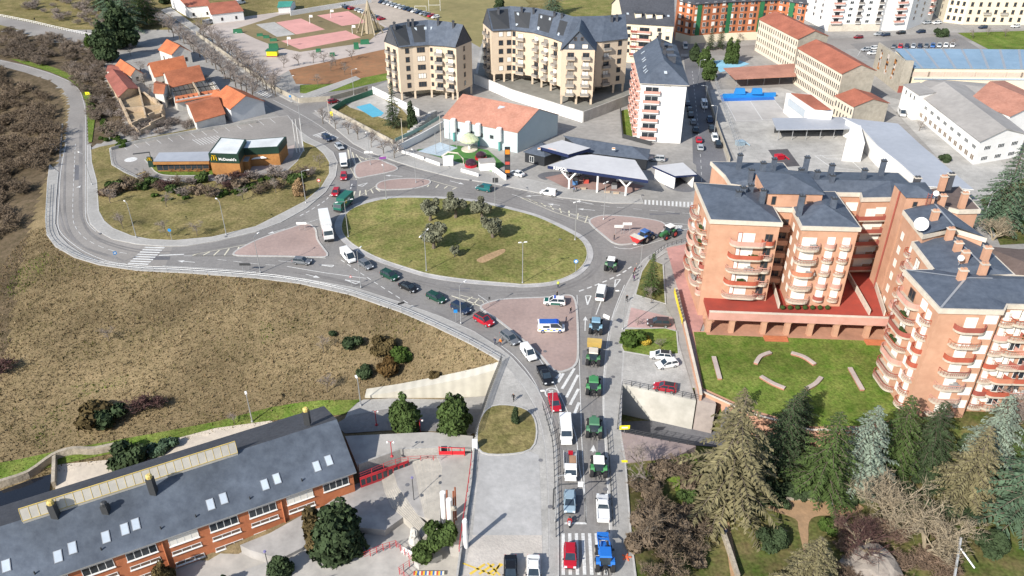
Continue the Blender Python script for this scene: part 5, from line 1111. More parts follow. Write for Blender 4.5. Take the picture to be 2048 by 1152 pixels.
up2 = [(478,300),(556,296),(572,276),(488,283)]; q2 = PZ(up2,5.6); MB().prism(q2,.1,3.9).build("timber_wall",m_wood2,t); MB().prism(grow(q2,.12),3.902,6.0).build("green_wall",m_green,t); MB().prism(grow(q2,-.4),5.8,6.03).build("roof",MATS["pale_roof_membrane"],t)
an = PZ([(477,322),(496,322),(504,305),(484,305)],3.4); MB().prism(an,.1,3.2).build("annex_wall",m_wood2,t); roof_sheet(t,[an],m_steel,"annex_roof",.2)
dr = (q[1] - q[0]).normalized(); nn = Vector((dr.y,-dr.x,0)); m_gold = mat("golden_letter",(.85,.55,.02),None,1,.4)
lettering("McDonald's",q[0].lerp(q[1],.62) + nn * .16 + Vector((0,0,-1.5)),dr,Vector((0,0,1)),1.12,m_whitew,t,bold=.02)
def arches(p,h,dr,parent):
 b = MB(); w_ = h * .5
 for s in (-1,1):
  pts = [p + dr * (s * (w_ * .02 + w_ * x)) + Vector((0,0,z * h)) for x,z in ((.0,.1),(.08,.6),(.22,.92),(.4,1.0),(.6,.9),(.78,.55),(.9,0))]; b.tube(pts,h * .07,5)
 return b.build("arch_emblem",m_gold,parent)
arches(q[0].lerp(q[1],.16) + nn * .2 + Vector((0,0,-1.6)),1.7,dr,t)
p = P(304,335); ts = thing("arch_sign","green sign column with a golden arch emblem at the lawn corner","sign",p); MB().box((p.x,p.y,0),(1.6,.5,3.4)).build("column",m_green,ts); arches(Vector((p.x,p.y - .35,2.3)),1.1,Vector((1,0,0)),ts)
b = MB(); a,c = P(265,331),P(303,322); b.tube([(c.x,c.y,.1),(c.x,c.y,3.0)],.12,6); b.tube([(c.x,c.y,2.9),(a.x,a.y + 2,2.9)],.2,6); one("height_bar",b,m_dark,"dark height-limit bar reaching over the drive-through lane","barrier",base=tuple(c))
for i in range(5):
 p = P(345 + i * 17,343); t2 = thing("terrace_table","timber %s on the restaurant's strip terrace, %s from the arch sign" % ("picnic table",ORD[i]),"table",p,group="picnic tables along the restaurant front"); MB().box((p.x,p.y,.85),(2.0,.9,.08)).build("table_top",m_wood2,t2)
 for s in (-1,1): MB().box((p.x,p.y + s * .8,.5),(2.0,.35,.07)).build("seat",m_wood2,t2)
 MB().box((p.x,p.y,.1),(.2,1.6,.75)).build("leg",m_dark,t2)
p = P(523,331); b = MB(); b.mi(0).tube([(p.x,p.y,.2),(p.x,p.y,3.2)],.08,6); b.mi(1).add([(p.x - 2.4,p.y - 1.6,2.6),(p.x + 2.4,p.y - 1.2,2.9),(p.x + .4,p.y + 2.2,2.7),(p.x,p.y,3.5),(p.x,p.y,3.35)],[(0,1,3),(1,2,3),(2,0,3),(1,0,4),(2,1,4),(0,2,4)]); one("sun_sail",b,[m_steel,m_whitew],"white sun sail over the play corner beside the restaurant","sun sail",base=tuple(p))
# orange-roofed houses and ruins on the left
m_wall_w = mat("old_white_plaster",(.66,.63,.58),(.52,.49,.44),.6,.9,.1,.12); m_ruin = mat("ruined_plaster",(.46,.36,.25),(.34,.26,.18),.7,1,.3,.25); m_ruinf = mat("bare_ruin_floor",(.40,.30,.18),(.28,.21,.13),.9,1,.3,.25)
def house(label,px,ze,zr,wm=None,rm=None,win=None,over=.4,zb=0,cat="house",name="house"):
 t,a,b_,c,d,r0,r1 = gable(name,label,cat,px,ze,zb,zr,wm or m_wall_w,rm or m_tile,"orange-roofed houses by the avenue",over)
 if win:
  facade(t,a,b_,[1.0],win[0],1.0,1.5,(m_frame,m_glass),1)
  facade(t,b_,c,[1.0],win[1],1.0,1.6,(m_frame,m_glass),1)
 return t,a,b_,c,d,r0,r1
house("gabled house with bright orange roof nearest the avenue's upper end",((318,99),(343,109),(381,103),(357,88)),4.6,7.6,win=([.3,.7],[.3,.7]))
house("little white house with orange roof beside the dark conifers",((232,131),(262,151),(284,146),(256,127)),3.6,5.6,win=([.5],[.5]))
house("long house with bright orange roof in the middle of the ruined cluster",((310,154),(374,139),(364,118),(296,132)),4.8,8.0,win=([.2,.5],[.5]))
house("house with weathered red-orange roof next to the burnt-out hall",((342,175),(408,160),(394,136),(326,148)),5.0,8.2,rm=mat("weathered_tile",(.40,.14,.07),(.30,.10,.05),1.5,.85,.3,.25,.2))
house("low house with mottled tile roof in front of the parking lot wall",((392,244),(449,228),(428,193),(372,207)),3.6,6.2,rm=MATS["weathered_tile"])
t,a,b_,c,d,r0,r1 = house("grey gabled house with orange and dark red roof next to the pedestrian crossing",((427,196),(461,218),(527,202),(488,183)),4.8,8.0,wm=mat("pale_grey_gable",(.55,.56,.57),(.47,.48,.49),.5,.9),win=([.3],[]))
house("long low house with maroon tile roof joining the roofless ruin",((212,152),(238,194),(277,177),(243,143)),3.4,5.0,rm=mat("maroon_tile",(.30,.10,.075),(.22,.08,.06),1.4,.9,.3,.2),wm=m_ruin)
house("narrow tower house with small red roof in front of the burnt-out hall",((309,186),(326,187),(336,170),(314,163)),5.4,6.8,rm=MATS["weathered_tile"],win=([.5],[.5]))
house("lean low outbuilding with dark red roof beside the little white house",((214,142),(240,146),(246,132),(222,130)),2.8,3.6,rm=MATS["maroon_tile"])
house("orange-roofed annex behind the low mottled roof house",((424,192),(440,198),(452,186),(436,182)),4.0,5.2)
# burnt-out hall: walls, charred beams, no roof
q = PZ([(352,200),(442,184),(426,161),(340,173)],4.2); t = thing("burnt_hall","burnt-out roofless hall with charred beams between orange roofs","ruin",ctr(q))
MB().sheet(q,.25).build("floor",mat("charred_floor",(.05,.045,.045),(.22,.20,.19),.9,1,.2,.4),t)
w_ = MB()
for i in range(4):
 L_,R_ = strip_pts([q[i],q[(i + 1) % 4]],.5); w_.prism([L_[0],R_[0],R_[1],L_[1]],0,4.2 - .3 * i)
w_.build("wall",m_wall_w,t); L_,R_ = strip_pts([q[0].lerp(q[1],.52),q[3].lerp(q[2],.52)],.5); MB().prism([L_[0],R_[0],R_[1],L_[1]],0,5.2).build("cross_wall",m_ruin,t)
for i in range(9):
 a,c = q[0].lerp(q[1],(i + .5) / 9),q[3].lerp(q[2],(i + .5) / 9); MB().tube([a + Vector((0,0,.1)),c + Vector((0,0,.2 + random.random() * .5))],.14,5).build("charred_beam",paint("charcoal",(.02,.018,.017),.9),t)
MB().tube([q[0].lerp(q[3],.5) + Vector((0,0,.5)),q[1].lerp(q[2],.5) + Vector((0,0,.6))],.18,5).build("ridge_beam",MATS["charcoal"],t)
roof_sheet(t,[[q[0] + Vector((0,-1.2,-.6)),q[1] + Vector((0,-1.2,-.6)),q[1].lerp(q[2],.16) + Vector((0,0,.5)),q[0].lerp(q[3],.16) + Vector((0,0,.5))]],m_tile,"remaining_roof")
# roofless ruin
q = PZ([(238,196),(262,246),(320,222),(326,214),(278,178)],2.8); t = thing("ruin","roofless crumbling ruin with bare tan floors under bare trees","ruin",ctr(q)); MB().sheet(q,1.9).build("upper_floor",m_ruinf,t)
w_ = MB()
for i in range(5):
 L_,R_ = strip_pts([q[i],q[(i + 1) % 5]],.6)
 for k in range(5):
  a0,a1 = k / 5,(k + 1) / 5; w_.prism([L_[0].lerp(L_[1],a0),R_[0].lerp(R_[1],a0),R_[0].lerp(R_[1],a1 - .01),L_[0].lerp(L_[1],a1 - .01)],0,2.2 + 1.6 * random.random())
for a0,b0,i0,j0 in ((0,1,.5,3),(1,2,.5,4)):
 s0 = q[a0].lerp(q[b0],i0); L_,R_ = strip_pts([s0,q[j0]],.5); w_.prism([L_[0],R_[0],R_[1],L_[1]],1.9,3.6)
w_.build("wall",m_ruin,t)
q = PZ([(262,250),(276,262),(300,250),(330,236),(318,224),(285,235)],1.6); t = thing("ruin","lower broken ruin walls overgrown with scrub above the parking lot","ruin",ctr(q)); w_ = MB()
for i in range(6):
 L_,R_ = strip_pts([q[i],q[(i + 1) % 6]],.5); w_.prism([L_[0],R_[0],R_[1],L_[1]],0,1.0 + 1.4 * random.random())
w_.build("wall",m_ruin,t)
wall_run("lot_wall","low concrete wall along the top edge of the restaurant parking lot",[(221,295),(262,283),(425,253),(512,240)],0,1.1,.3,m_conc)
# white houses and sheds at the top left
house("white house with red-brown hip roof at the top edge",((375,14),(421,11),(400,-8),(340,-6)),5.5,8.0,wm=m_whitew,rm=m_tile_r,win=([.2,.8],[.5]))
house("white gabled house with dark windows beside the bottle-green gate",((423,29),(486,22),(460,4),(412,8)),4.5,7.2,wm=m_whitew,rm=m_tile_r,win=([.3,.75],[.5]))
house("white kiosk with teal roof at the top edge of the sports ground",((556,15),(580,13),(590,3),(562,3)),3.0,4.2,wm=m_whitew,rm=mat("teal_roof",(.06,.28,.22),None,1,.6),cat="kiosk",name="kiosk")
wall_run("boundary_wall","white boundary wall behind the sports courts",[(580,22),(640,12),(742,-4)],0,2.4,.3,m_whitew)
# railing along the upper left path
p_up = [(-20,30),(0,34),(60,46),(120,60),(195,76)]
sheet("upper_path",[(-40,22),(0,33),(60,45),(120,59),(200,78),(260,92),(330,96),(330,104),(250,104),(190,92),(120,78),(50,62),(0,50),(-40,44)],m_asph_w)
def railing(name,label,px,z=0,h=1.1,step=2.0,m=None,posts=True,rails=2,r=.035,cat="railing",group=None,zf=None,smooth=4):
 pts = [P(u,v,0) if zf is None else G(u,v) for u,v in px]
 for p in pts: p.z = (z if zf is None else p.z)
 ln = spline(pts,smooth) if len(pts) > 2 else pts; m = m or m_steel; base = ln[0].copy(); t = thing(name,label,cat,base,group=group)
 b = MB()
 for k in range(rails): b.tube([p + Vector((0,0,h * (k + 1) / rails)) for p in ln],r,5)
 b.build("rail",m,t)
 if posts:
  acc = 0; n = 0; pm = bpy.data.meshes.new("post"); c = MB().box((0,0,0),(.1,.1,h + .05)); pm.from_pydata(c.v,[],c.f); pm.materials.append(m)
  for a,c in zip(ln[:-1],ln[1:]):
   d = (c - a).length; s = step - acc
   while s <= d and n < 95:
    p = a + (c - a) * (s / d); put(t,"post",pm,p); n += 1; s += step
   acc = d - (s - step)
 return t
railing("railing","white balustrade along the upper path at the top left",p_up,.1,1.3,2.0,m_whitew,rails=2,r=.09)
# slate-roofed school, bottom left
zs_ = -2.1
f0,f1 = P(713,944,zs_),P(-260,1284,zs_); k0,k1 = P(648,812,zs_),P(-330,1090,zs_)
ax = (f1 - f0).normalized(); m0 = (f0 + k0) / 2; k1 = k0 + ax * (f1 - f0).length; m1 = (f1 + k1) / 2; m0.z = m1.z = zs_ + 4.2
t = thing("school_building","long school with blue slate roof, yellow framed roof glazing and orange brick walls","school building",Vector((*ctr([f0,f1,k0,k1]).xy,-10)))
wl = [f0 + (k0 - f0).normalized() * .7 + ax * .5,f1 + (k1 - f1).normalized() * .7,k1 + (f1 - k1).normalized() * .7,k0 + (f0 - k0).normalized() * .7 + ax * .5]
w_ = MB().prism(wl,-10.6,zs_ - .1); w_.add([wl[0],wl[3],m0 + ax * .5 - Vector((0,0,.3))],[(0,1,2)]); w_.build("wall",m_brick_o,t)
roof_sheet(t,[[f0,f1,m1,m0]],mat("mottled_blue_slate",(.10,.12,.15),(.064,.078,.102),.6,.6,.15,.25,.12,spec=.4),"roof",.25,m_steel); roof_sheet(t,[[k0,k1,m1,m0]],m_slate_d,"rear_roof",.25,m_steel)  # rear slope is the same slate; its shade is put into the darker colour
L = (f1 - f0).length; up = (m0 - f0).normalized(); SL = (m0 - f0).length; nrm = ax.cross(up).normalized(); nrm = nrm if nrm.z > 0 else -nrm
def on_roof(u,v):
 """point of the front roof face seen at (u, v)"""
 a = P(u,v,zs_); b = P(u,v,zs_ + 6); d = b - a; s = (f0 - a).dot(nrm) / d.dot(nrm); return a + d * s
for u,v in ((14,1144),(118,1125),(147,1108),(214,1086),(252,1070),(274,1060),(424,1020),(450,1008),(533,980),(557,968),(637,943),(661,931)): skylight(t,on_roof(u,v),ax,up,1.15,1.9,m=m_skyg)
# glazed ridge strip
sp,sq = on_roof(474,905),on_roof(45,1043); s0 = (sp - f0).dot(ax); s1 = (sq - f0).dot(ax); vlo = min((sp - f0).dot(up),(sq - f0).dot(up)); vhi = SL
m_yframe = mat("yellow_frame",(.58,.44,.14),(.50,.38,.13),1,.5); m_glz = mat("cream_roof_glazing",(.52,.49,.43),(.42,.40,.36),.5,.3,0,.1,spec=.5)
A0 = f0 + ax * s0 + up * vlo; B0 = f0 + ax * s1 + up * vlo; e = Vector((0,0,2.1)); A1 = f0 + ax * s0 + up * vhi + e; B1 = f0 + ax * s1 + up * vhi + e
b = MB(); b.add([A0 + Vector((0,0,.5)),B0 + Vector((0,0,.5)),B1,A1,A0,B0,B1 - e * 1.2,A1 - e * 1.2],[(0,1,2,3),(4,5,1,0),(5,6,2,1),(7,4,0,3),(6,7,3,2)]); gl = b.build("roof_glazing",m_glz,t)
if gl.data.polygons[0].normal.z < 0: gl.data.flip_normals()
for i in range(27):
 a,c = A0.lerp(B0,i / 26) + Vector((0,0,.54)),A1.lerp(B1,i / 26) + Vector((0,0,.04)); MB().tube([a,c],.035,4).build("glazing_bar",m_yframe,gl if False else t)
b = MB(); b.tube([A1 + Vector((0,0,.05)),B1 + Vector((0,0,.05))],.09,5); b.tube([A0 + Vector((0,0,.5)),B0 + Vector((0,0,.5))],.06,5); b.build("glazing_frame",m_yframe,t)
for (u,v,h_,y) in ((308,985,3.2,1),(112,1032,2.6,1),(213,1023,1.4,0),(615,843,2.4,1)):
 p = on_roof(u,v); b = MB(); b.mi(0).box((p.x,p.y,p.z - .5),(1.0,1.0,h_ + .5)); b.mi(1).lathe((p.x,p.y,p.z + h_),[(.5,0),(.5,.5),(.3,.7)],8); b.build("chimney",[m_dark,m_yframe if y else m_dark],t)
for u,v in ((70,1148),(203,1100),(322,1058),(392,1034),(500,998),(604,962)): p = on_roof(u,v); MB().tube([p - Vector((0,0,.1)),p + Vector((0,0,.5))],.12,6).build("vent_pipe",m_dark,t)
# windows of the brick front: wide windows under the eave, narrow bands below
nb = 15; W0,W1 = wl[0],wl[1]
facade(t,W1,W0,[zs_ - 2.6],[1 - (i + .5) * 6.2 / L for i in range(nb)],4.4,1.7,(m_framew,m_glass),4,True,blind=.35); facade(t,W1,W0,[zs_ - .75],[1 - (i + .5) * 6.2 / L for i in range(nb)],4.6,.35,(m_trim,m_trim),1)
facade(t,W1,W0,[zs_ - 4.6],[1 - (i + .5) * 6.2 / L for i in range(1,nb)],4.4,.75,(m_framew,m_frame),3,True); facade(t,W1,W0,[zs_ - 7.1],[1 - (i + .5) * 6.2 / L for i in range(2,nb)],4.4,.75,(m_framew,m_frame),3,True)
for i in (2,5,8,11): p = W0.lerp(W1,i * 6.2 / L) + Vector((ax.y,-ax.x,0)) * -.15; b = MB().tube([(p.x,p.y,zs_ - .2),(p.x,p.y,-9.5)],.14,6); b.build("drainpipe",m_brick_o,t)
dn = Vector((ax.y,-ax.x,0)); dn = dn if dn.y < 0 else -dn
# school yard: terraces, steps, walls
def plat(name,px,z,m,z0=-10.6):
 q = [P(u,v,z) for u,v in px]; b = MB().prism(q,z0,z); return struct(name,b,m)
m_yard = mat("worn_yard_concrete",(.36,.345,.33),(.25,.24,.23),.35,.95,.1,.28,.09); m_yard2 = mat("pale_yard_concrete",(.42,.40,.37),(.33,.315,.295),.5,.95,.1,.14,.1)
plat("entrance_forecourt",[(690,872),(860,864),(946,872),(946,900),(880,893),(800,905),(716,935)],-4.4,m_yard2)
plat("gate_terrace",[(872,908),(948,906),(962,906),(952,1000),(920,1080),(900,1080),(880,1000),(884,935)],-4.6,m_yard2)
plat("lower_terrace",[(712,968),(770,945),(792,985),(812,1030),(770,1060),(690,1052),(650,1010)],-7.0,m_yard)
def steps(name,pa,za,pb,zb,n,m):
 """flight of n steps between the upper line pa and the lower line pb"""
 A_ = [P(u,v,za) for u,v in pa]; B_ = [P(u,v,zb) for u,v in pb]; b = MB()
 for i in range(n):
  t0,t1 = i / n,(i + 1) / n; z = za + (zb - za) * (i + 1) / (n + 1); q0 = [a.lerp(c,t0) for a,c in zip(A_,B_)]; q1 = [a.lerp(c,t1) for a,c in zip(A_,B_)]
  b.prism(q0 + q1[::-1],zb - 3.2,z)
 return struct(name,b,m)
m_step = mat("grey_sand_step",(.45,.42,.37),(.34,.32,.285),.8,.95,.2,.2)
steps("amphitheatre_steps",[(884,912),(884,936),(882,990),(880,1050)],-4.6,[(824,922),(832,950),(838,985),(850,1035)],-5.7,8,m_step)
plat("amphitheatre_landing",[(826,920),(834,950),(840,985),(852,1037),(836,1030),(815,1000),(795,972),(786,940)],-5.8,m_yard)
steps("amphitheatre_steps",[(800,925),(796,972),(816,1002),(846,1040),(868,1062)],-5.8,[(762,953),(770,985),(784,1015),(822,1048),(845,1078)],-7.0,7,m_step)
plat("school_yard_floor",[(690,1050),(775,1030),(812,1046),(850,1076),(905,1060),(930,1080),(935,1300),(300,1300),(430,1160),(560,1115)],-8.4,m_yard2)
plat("side_terrace",[(540,1066),(640,1010),(690,1030),(690,1052),(560,1118),(500,1100),(480,1090)],-7.8,m_yard)
plat("side_court",[(120,1200),(300,1150),(480,1078),(566,1116),(420,1180),(300,1300)],-9.75,m_yard2)
steps("side_steps",[(612,1040),(640,1085)],-7.8,[(545,1068),(570,1120)],-9.6,10,m_step)
# walls and railings of the yard
def wall3(name,label,px,z0,z1,th,m,cap=None): return wall_run(name,label,px,z0,z1,th,m,cap=cap)
wall3("yard_wall","pale concrete wall above the red school entrance",[(716,928),(800,897),(882,893)],-7,-3.4,.4,m_conc)
m_redd = paint("red_painted_steel",(.45,.03,.04),.45)
b = MB(); q0,q1 = P(722,975,-7.0),P(818,928,-5.6); L_,R_ = strip_pts([q0,q1],.2); t2 = thing("entrance_screen","dark red glazed entrance screen between school and amphitheatre steps","entrance",q0)
b.prism([L_[0],R_[0],R_[1],L_[1]],-7.0,-4.7); b.build("frame",m_redd,t2); facade(t2,q0,q1,[-6.6],[(i + .5) / 9 for i in range(9)],.95,1.6,(m_redd,m_glass),1,off=.12)
railing("railing","red handrail on the wall above the school entrance",[(716,926),(800,895),(872,891)],-3.4,1.0,2.2,m_redd)
railing("railing","dark red railing around the lower end of the amphitheatre steps",[(718,1046),(756,1030),(784,1022),(822,1055),(790,1075),(830,1108)],-8.2,1.5,1.1,m_redd,rails=3,smooth=1)
railing("railing","dark red railing in front of the side terrace beside the big conifer",[(560,1122),(600,1102),(640,1090)],-8.2,1.2,1.1,m_redd,rails=3)
b = MB(); pa,pb = P(879,909,-4.5),P(929,911,-4.5); t2 = thing("gate","bright red sliding gate at the top of the school steps","gate",pa); MB().box(((pa.x + pb.x) / 2,pa.y,-4.5),((pb - pa).length,.1,.75)).build("lower_panel",paint("bright_red",(.62,.02,.03),.4),t2)
fr_ = MB(); fr_.tube([pa,pa + Vector((0,0,1.9))],.1,5); fr_.tube([pb,pb + Vector((0,0,1.9))],.1,5); fr_.tube([pa + Vector((0,0,1.7)),pb + Vector((0,0,1.7))],.07,5); fr_.tube([(pa + pb) / 2,(pa + pb) / 2 + Vector((0,0,1.7))],.06,5); fr_.build("frame",MATS["bright_red"],t2)
# dark fence on top of the plaza edge, wall posts
railing("fence","dark tall railing along the plaza edge above the underpass path",[(1004,723),(976,795),(950,876)],.15,1.6,.55,m_dark,rails=2,cat="fence")
railing("railing","red and white railing on the plaza's school-side wall",[(944,915),(938,965),(926,1050),(918,1110)],.15,1.2,2.0,m_redd,rails=2)
wall_run("plaza_wall","low pale wall along the plaza's school side",[(948,890),(942,960),(927,1060),(914,1152)],0,.75,.3,m_conc)
p = P(932,1096,0); b = MB().lathe(tuple(p),[(.35,0),(.35,5.5),(.42,5.6),(.3,6.0)],10); one("pillar",b,m_whitew,"white round pillar at the plaza wall","pillar",base=tuple(p))
p = P(950,898,0); b = MB(); b.box((p.x,p.y,0),(.9,.9,1.9)); one("gate_post",b,m_whitew,"square white gate post with flat cap beside the red gate","post",base=tuple(p))
# two concrete columns and red poles sculpture
p0 = G(893,1045); t2 = thing("column_sculpture","sculpture of two white round columns with rusty poles on the steps","sculpture",P(890,1045,-4.6))
for i,(u,v,h_) in enumerate(((889,1043,6.5),(901,1052,6.0))): p = P(u,v,-4.6); MB().lathe(tuple(p),[(.48,0),(.48,h_),(.4,h_ + .05)],12).build("column",m_whitew,t2)
for u,v in ((895,1046),(912,1040),(908,1048)): p = P(u,v,-4.6); MB().tube([p,p + Vector((random.uniform(-.4,.4),.3,7.0))],.14,6).build("rusty_pole",mat("rusty_pole",(.3,.1,.05),None,2,.9),t2)
for i in range(5): p = P(905 + random.uniform(-6,6),1020,-4.6 + 2 + i); MB().lathe((p.x,p.y,p.z),[(.1,0),(.4,.2),(.35,.6),(.1,.8)],7).build("stone_lump",m_stone,t2)
# white rock sculpture, planter, chairs
p = P(830,1092,-8.4); b = MB(); b.lathe((p.x,p.y,p.z),[(1.0,0),(.9,.7),(1.1,1.4),(.7,2.2),(.8,2.9),(.4,3.8),(.1,4.2)],9)
b.v = [(x + random.uniform(-.2,.2),y + random.uniform(-.2,.2),z) for x,y,z in b.v]; one("rock_sculpture",b,mat("white_rock",(.6,.58,.54),(.4,.38,.35),2,.95,.4,.2),"rough white rock sculpture inside the red railing","sculpture",base=tuple(p))
m_planter = mat("planter_concrete",(.5,.49,.46),None,1,.9); L_ = PX([(822,1122),(868,1105),(885,1120),(838,1140)],-8.4); b = MB().prism(L_,-8.4,-7.2); one("planter",b,m_planter,"angular concrete planter with green shrubs in the school yard","planter",base=tuple(ctr(L_) + Vector((0,0,-8.4))))
ch = thing("white_chair","white plastic chair, first from the railing corner","chair",(0,0,0),local=True); MB().box((0,0,.4),(.5,.5,.06)).build("seat",m_whitew,ch); MB().box((0,.24,.46),(.5,.06,.45)).build("backrest",m_whitew,ch)
for sx in (-1,1):
 for sy in (-1,1): MB().box((sx * .21,sy * .21,0),(.05,.05,.4)).build("leg",m_whitew,ch)
for i in range(4): p = P(807 + i * 6,1106 + i * 3.4,-8.4); place(ch,p,-.5,"white plastic chair by the yard railing, %s from the big conifer" % ORD[i],"white chairs in the school yard",1.15)
b = MB(); L_ = P(829,1150,-8.4); cs = [(.55,.08,.05),(.75,.5,.05),(.05,.15,.45),(.7,.65,.5)]
ms = [paint("stripe_%s" % n,c,.7) for n,c in zip(("red","yellow","blue","cream"),cs)]
for i in range(16): b.mi(i % 4); b.box((L_.x + i * .3,L_.y,L_.z + .4),(.29,.7,.1))
one("striped_bench",b,ms,"bench painted in red, yellow and blue stripes at the bottom edge","bench",base=tuple(L_))
# retaining wall of the underpass path
TW = [P(730,796,-7),P(800,796,-7),P(885,796,-7),P(950,794,-7),P(1003,789,-7)]
tops = []
w_ = MB()
for i in range(4):
 a,c = TW[i],TW[i + 1]; f_ = lambda p: max(-6.6,-6.9 + 6.5 * (p.x - TW[0].x) / (TW[-1].x - TW[0].x)); d_ = Vector((0,2.4,0))
 w_.add([a,c,c + Vector((0,0,f_(c) + 7)),a + Vector((0,0,f_(a) + 7)),a + d_,c + d_,c + d_ + Vector((0,0,f_(c) + 7)),a + d_ + Vector((0,0,f_(a) + 7))],[(0,1,2,3),(5,4,7,6),(3,2,6,7),(0,3,7,4),(1,5,6,2)])
one("retaining_wall",w_,mat("panelled_concrete",(.62,.59,.50),(.52,.49,.42),.35,.9,.1,.15,wave=(.16,'X',.12)),"pale panelled concrete retaining wall below the dry slope","wall",base=tuple(TW[0]))
# underpass mouths (dark openings in the side of the road embankment)
railing("railing","dark railing on the wall above the underpass road",[(1246,770),(1390,800),(1398,802)],.1,1.2,1.6,m_dark,rails=3)
railing("railing","dark railing down the pavement edge beside the underpass",[(1244,772),(1234,862)],.1,1.1,1.4,m_dark,rails=3)
railing("railing","dark railing on the near side of the sunken underpass road",[(1236,864),(1300,877),(1388,893)],.1,1.1,1.5,m_dark,rails=3)
for i in range(2):
 p = P(1362 + i * 22,838,-7); one("utility_cabinet",MB().box((p.x,p.y,-7),(1.1,.6,1.9)),m_whitew,["white utility cabinet against the stained underpass wall","white utility cabinet at the end of the underpass wall, next to the brown footpath"][i],"cabinet",base=tuple(p))
# vehicles
m_tyre = mat("tyre_rubber",(.025,.025,.027),None,3,.9,0,.1); m_rim = paint("alloy_rim",(.45,.46,.48),.35,.5,.6); m_cglass = mat("car_glass",(.03,.045,.06),(.02,.03,.04),1,.08,0,.1,spec=.8); m_lamp = paint("headlamp_glass",(.75,.78,.8),.15,.7); m_tail = paint("tail_lamp",(.4,.02,.02),.3); m_plast = paint("black_plastic",(.03,.03,.032),.6)
CC = dict(white=(.74,.74,.73),black=(.014,.015,.018),navy=(.02,.035,.075),grey=(.16,.17,.185),silver=(.42,.44,.46),red=(.46,.015,.03),darkred=(.22,.01,.02),green=(.012,.06,.04),teal=(.015,.13,.14),brown=(.075,.05,.045),iceblue=(.30,.40,.47),blue=(.03,.12,.36))
CM = {k: paint("car_paint_" + k,v,.22,.6,.15 if k not in ("white",) else 0) for k,v in CC.items()}
def loft(st,sec):
 """stations (x, z0, z1, half width): closed body; sec = list of (width factor, height fraction)"""
 b = MB(); vs = []; fs = []; n = len(sec) * 2
 for x,z0,z1,hw in st:
  for w_,h_ in sec: vs.append((x,-hw * w_,z0 + (z1 - z0) * h_))
  for w_,h_ in reversed(sec): vs.append((x,hw * w_,z0 + (z1 - z0) * h_))
 for i in range(len(st) - 1):
  for j in range(n): fs.append((i * n + j,(i + 1) * n + j,(i + 1) * n + (j + 1) % n,i * n + (j + 1) % n))
 fs += [tuple(range(n)),tuple(range((len(st) - 1) * n,len(st) * n))[::-1]]
 b.add(vs,[f[::-1] for f in fs]); return b
CAR = {  # L, W, H, belt height, cabin: rear base, rear roof, front roof, front base (fractions from the rear), bonnet height, tail height
 "hatch": (4.1,1.78,1.48,.93,.02,.10,.56,.76,.92,.95),"sedan": (4.6,1.82,1.45,.92,.13,.28,.60,.77,.90,.98),"wagon": (4.7,1.82,1.48,.93,.01,.08,.58,.76,.92,.95),
 "suv": (4.5,1.86,1.68,1.05,.01,.08,.58,.75,1.03,1.06),"smallvan": (4.4,1.82,1.85,1.08,.0,.03,.62,.78,1.05,1.1),"van": (5.3,1.98,2.15,1.2,.0,.02,.74,.9,1.15,1.2),"pickup": (5.2,1.88,1.78,1.08,.38,.42,.62,.77,1.06,1.02)}
_cp = {}
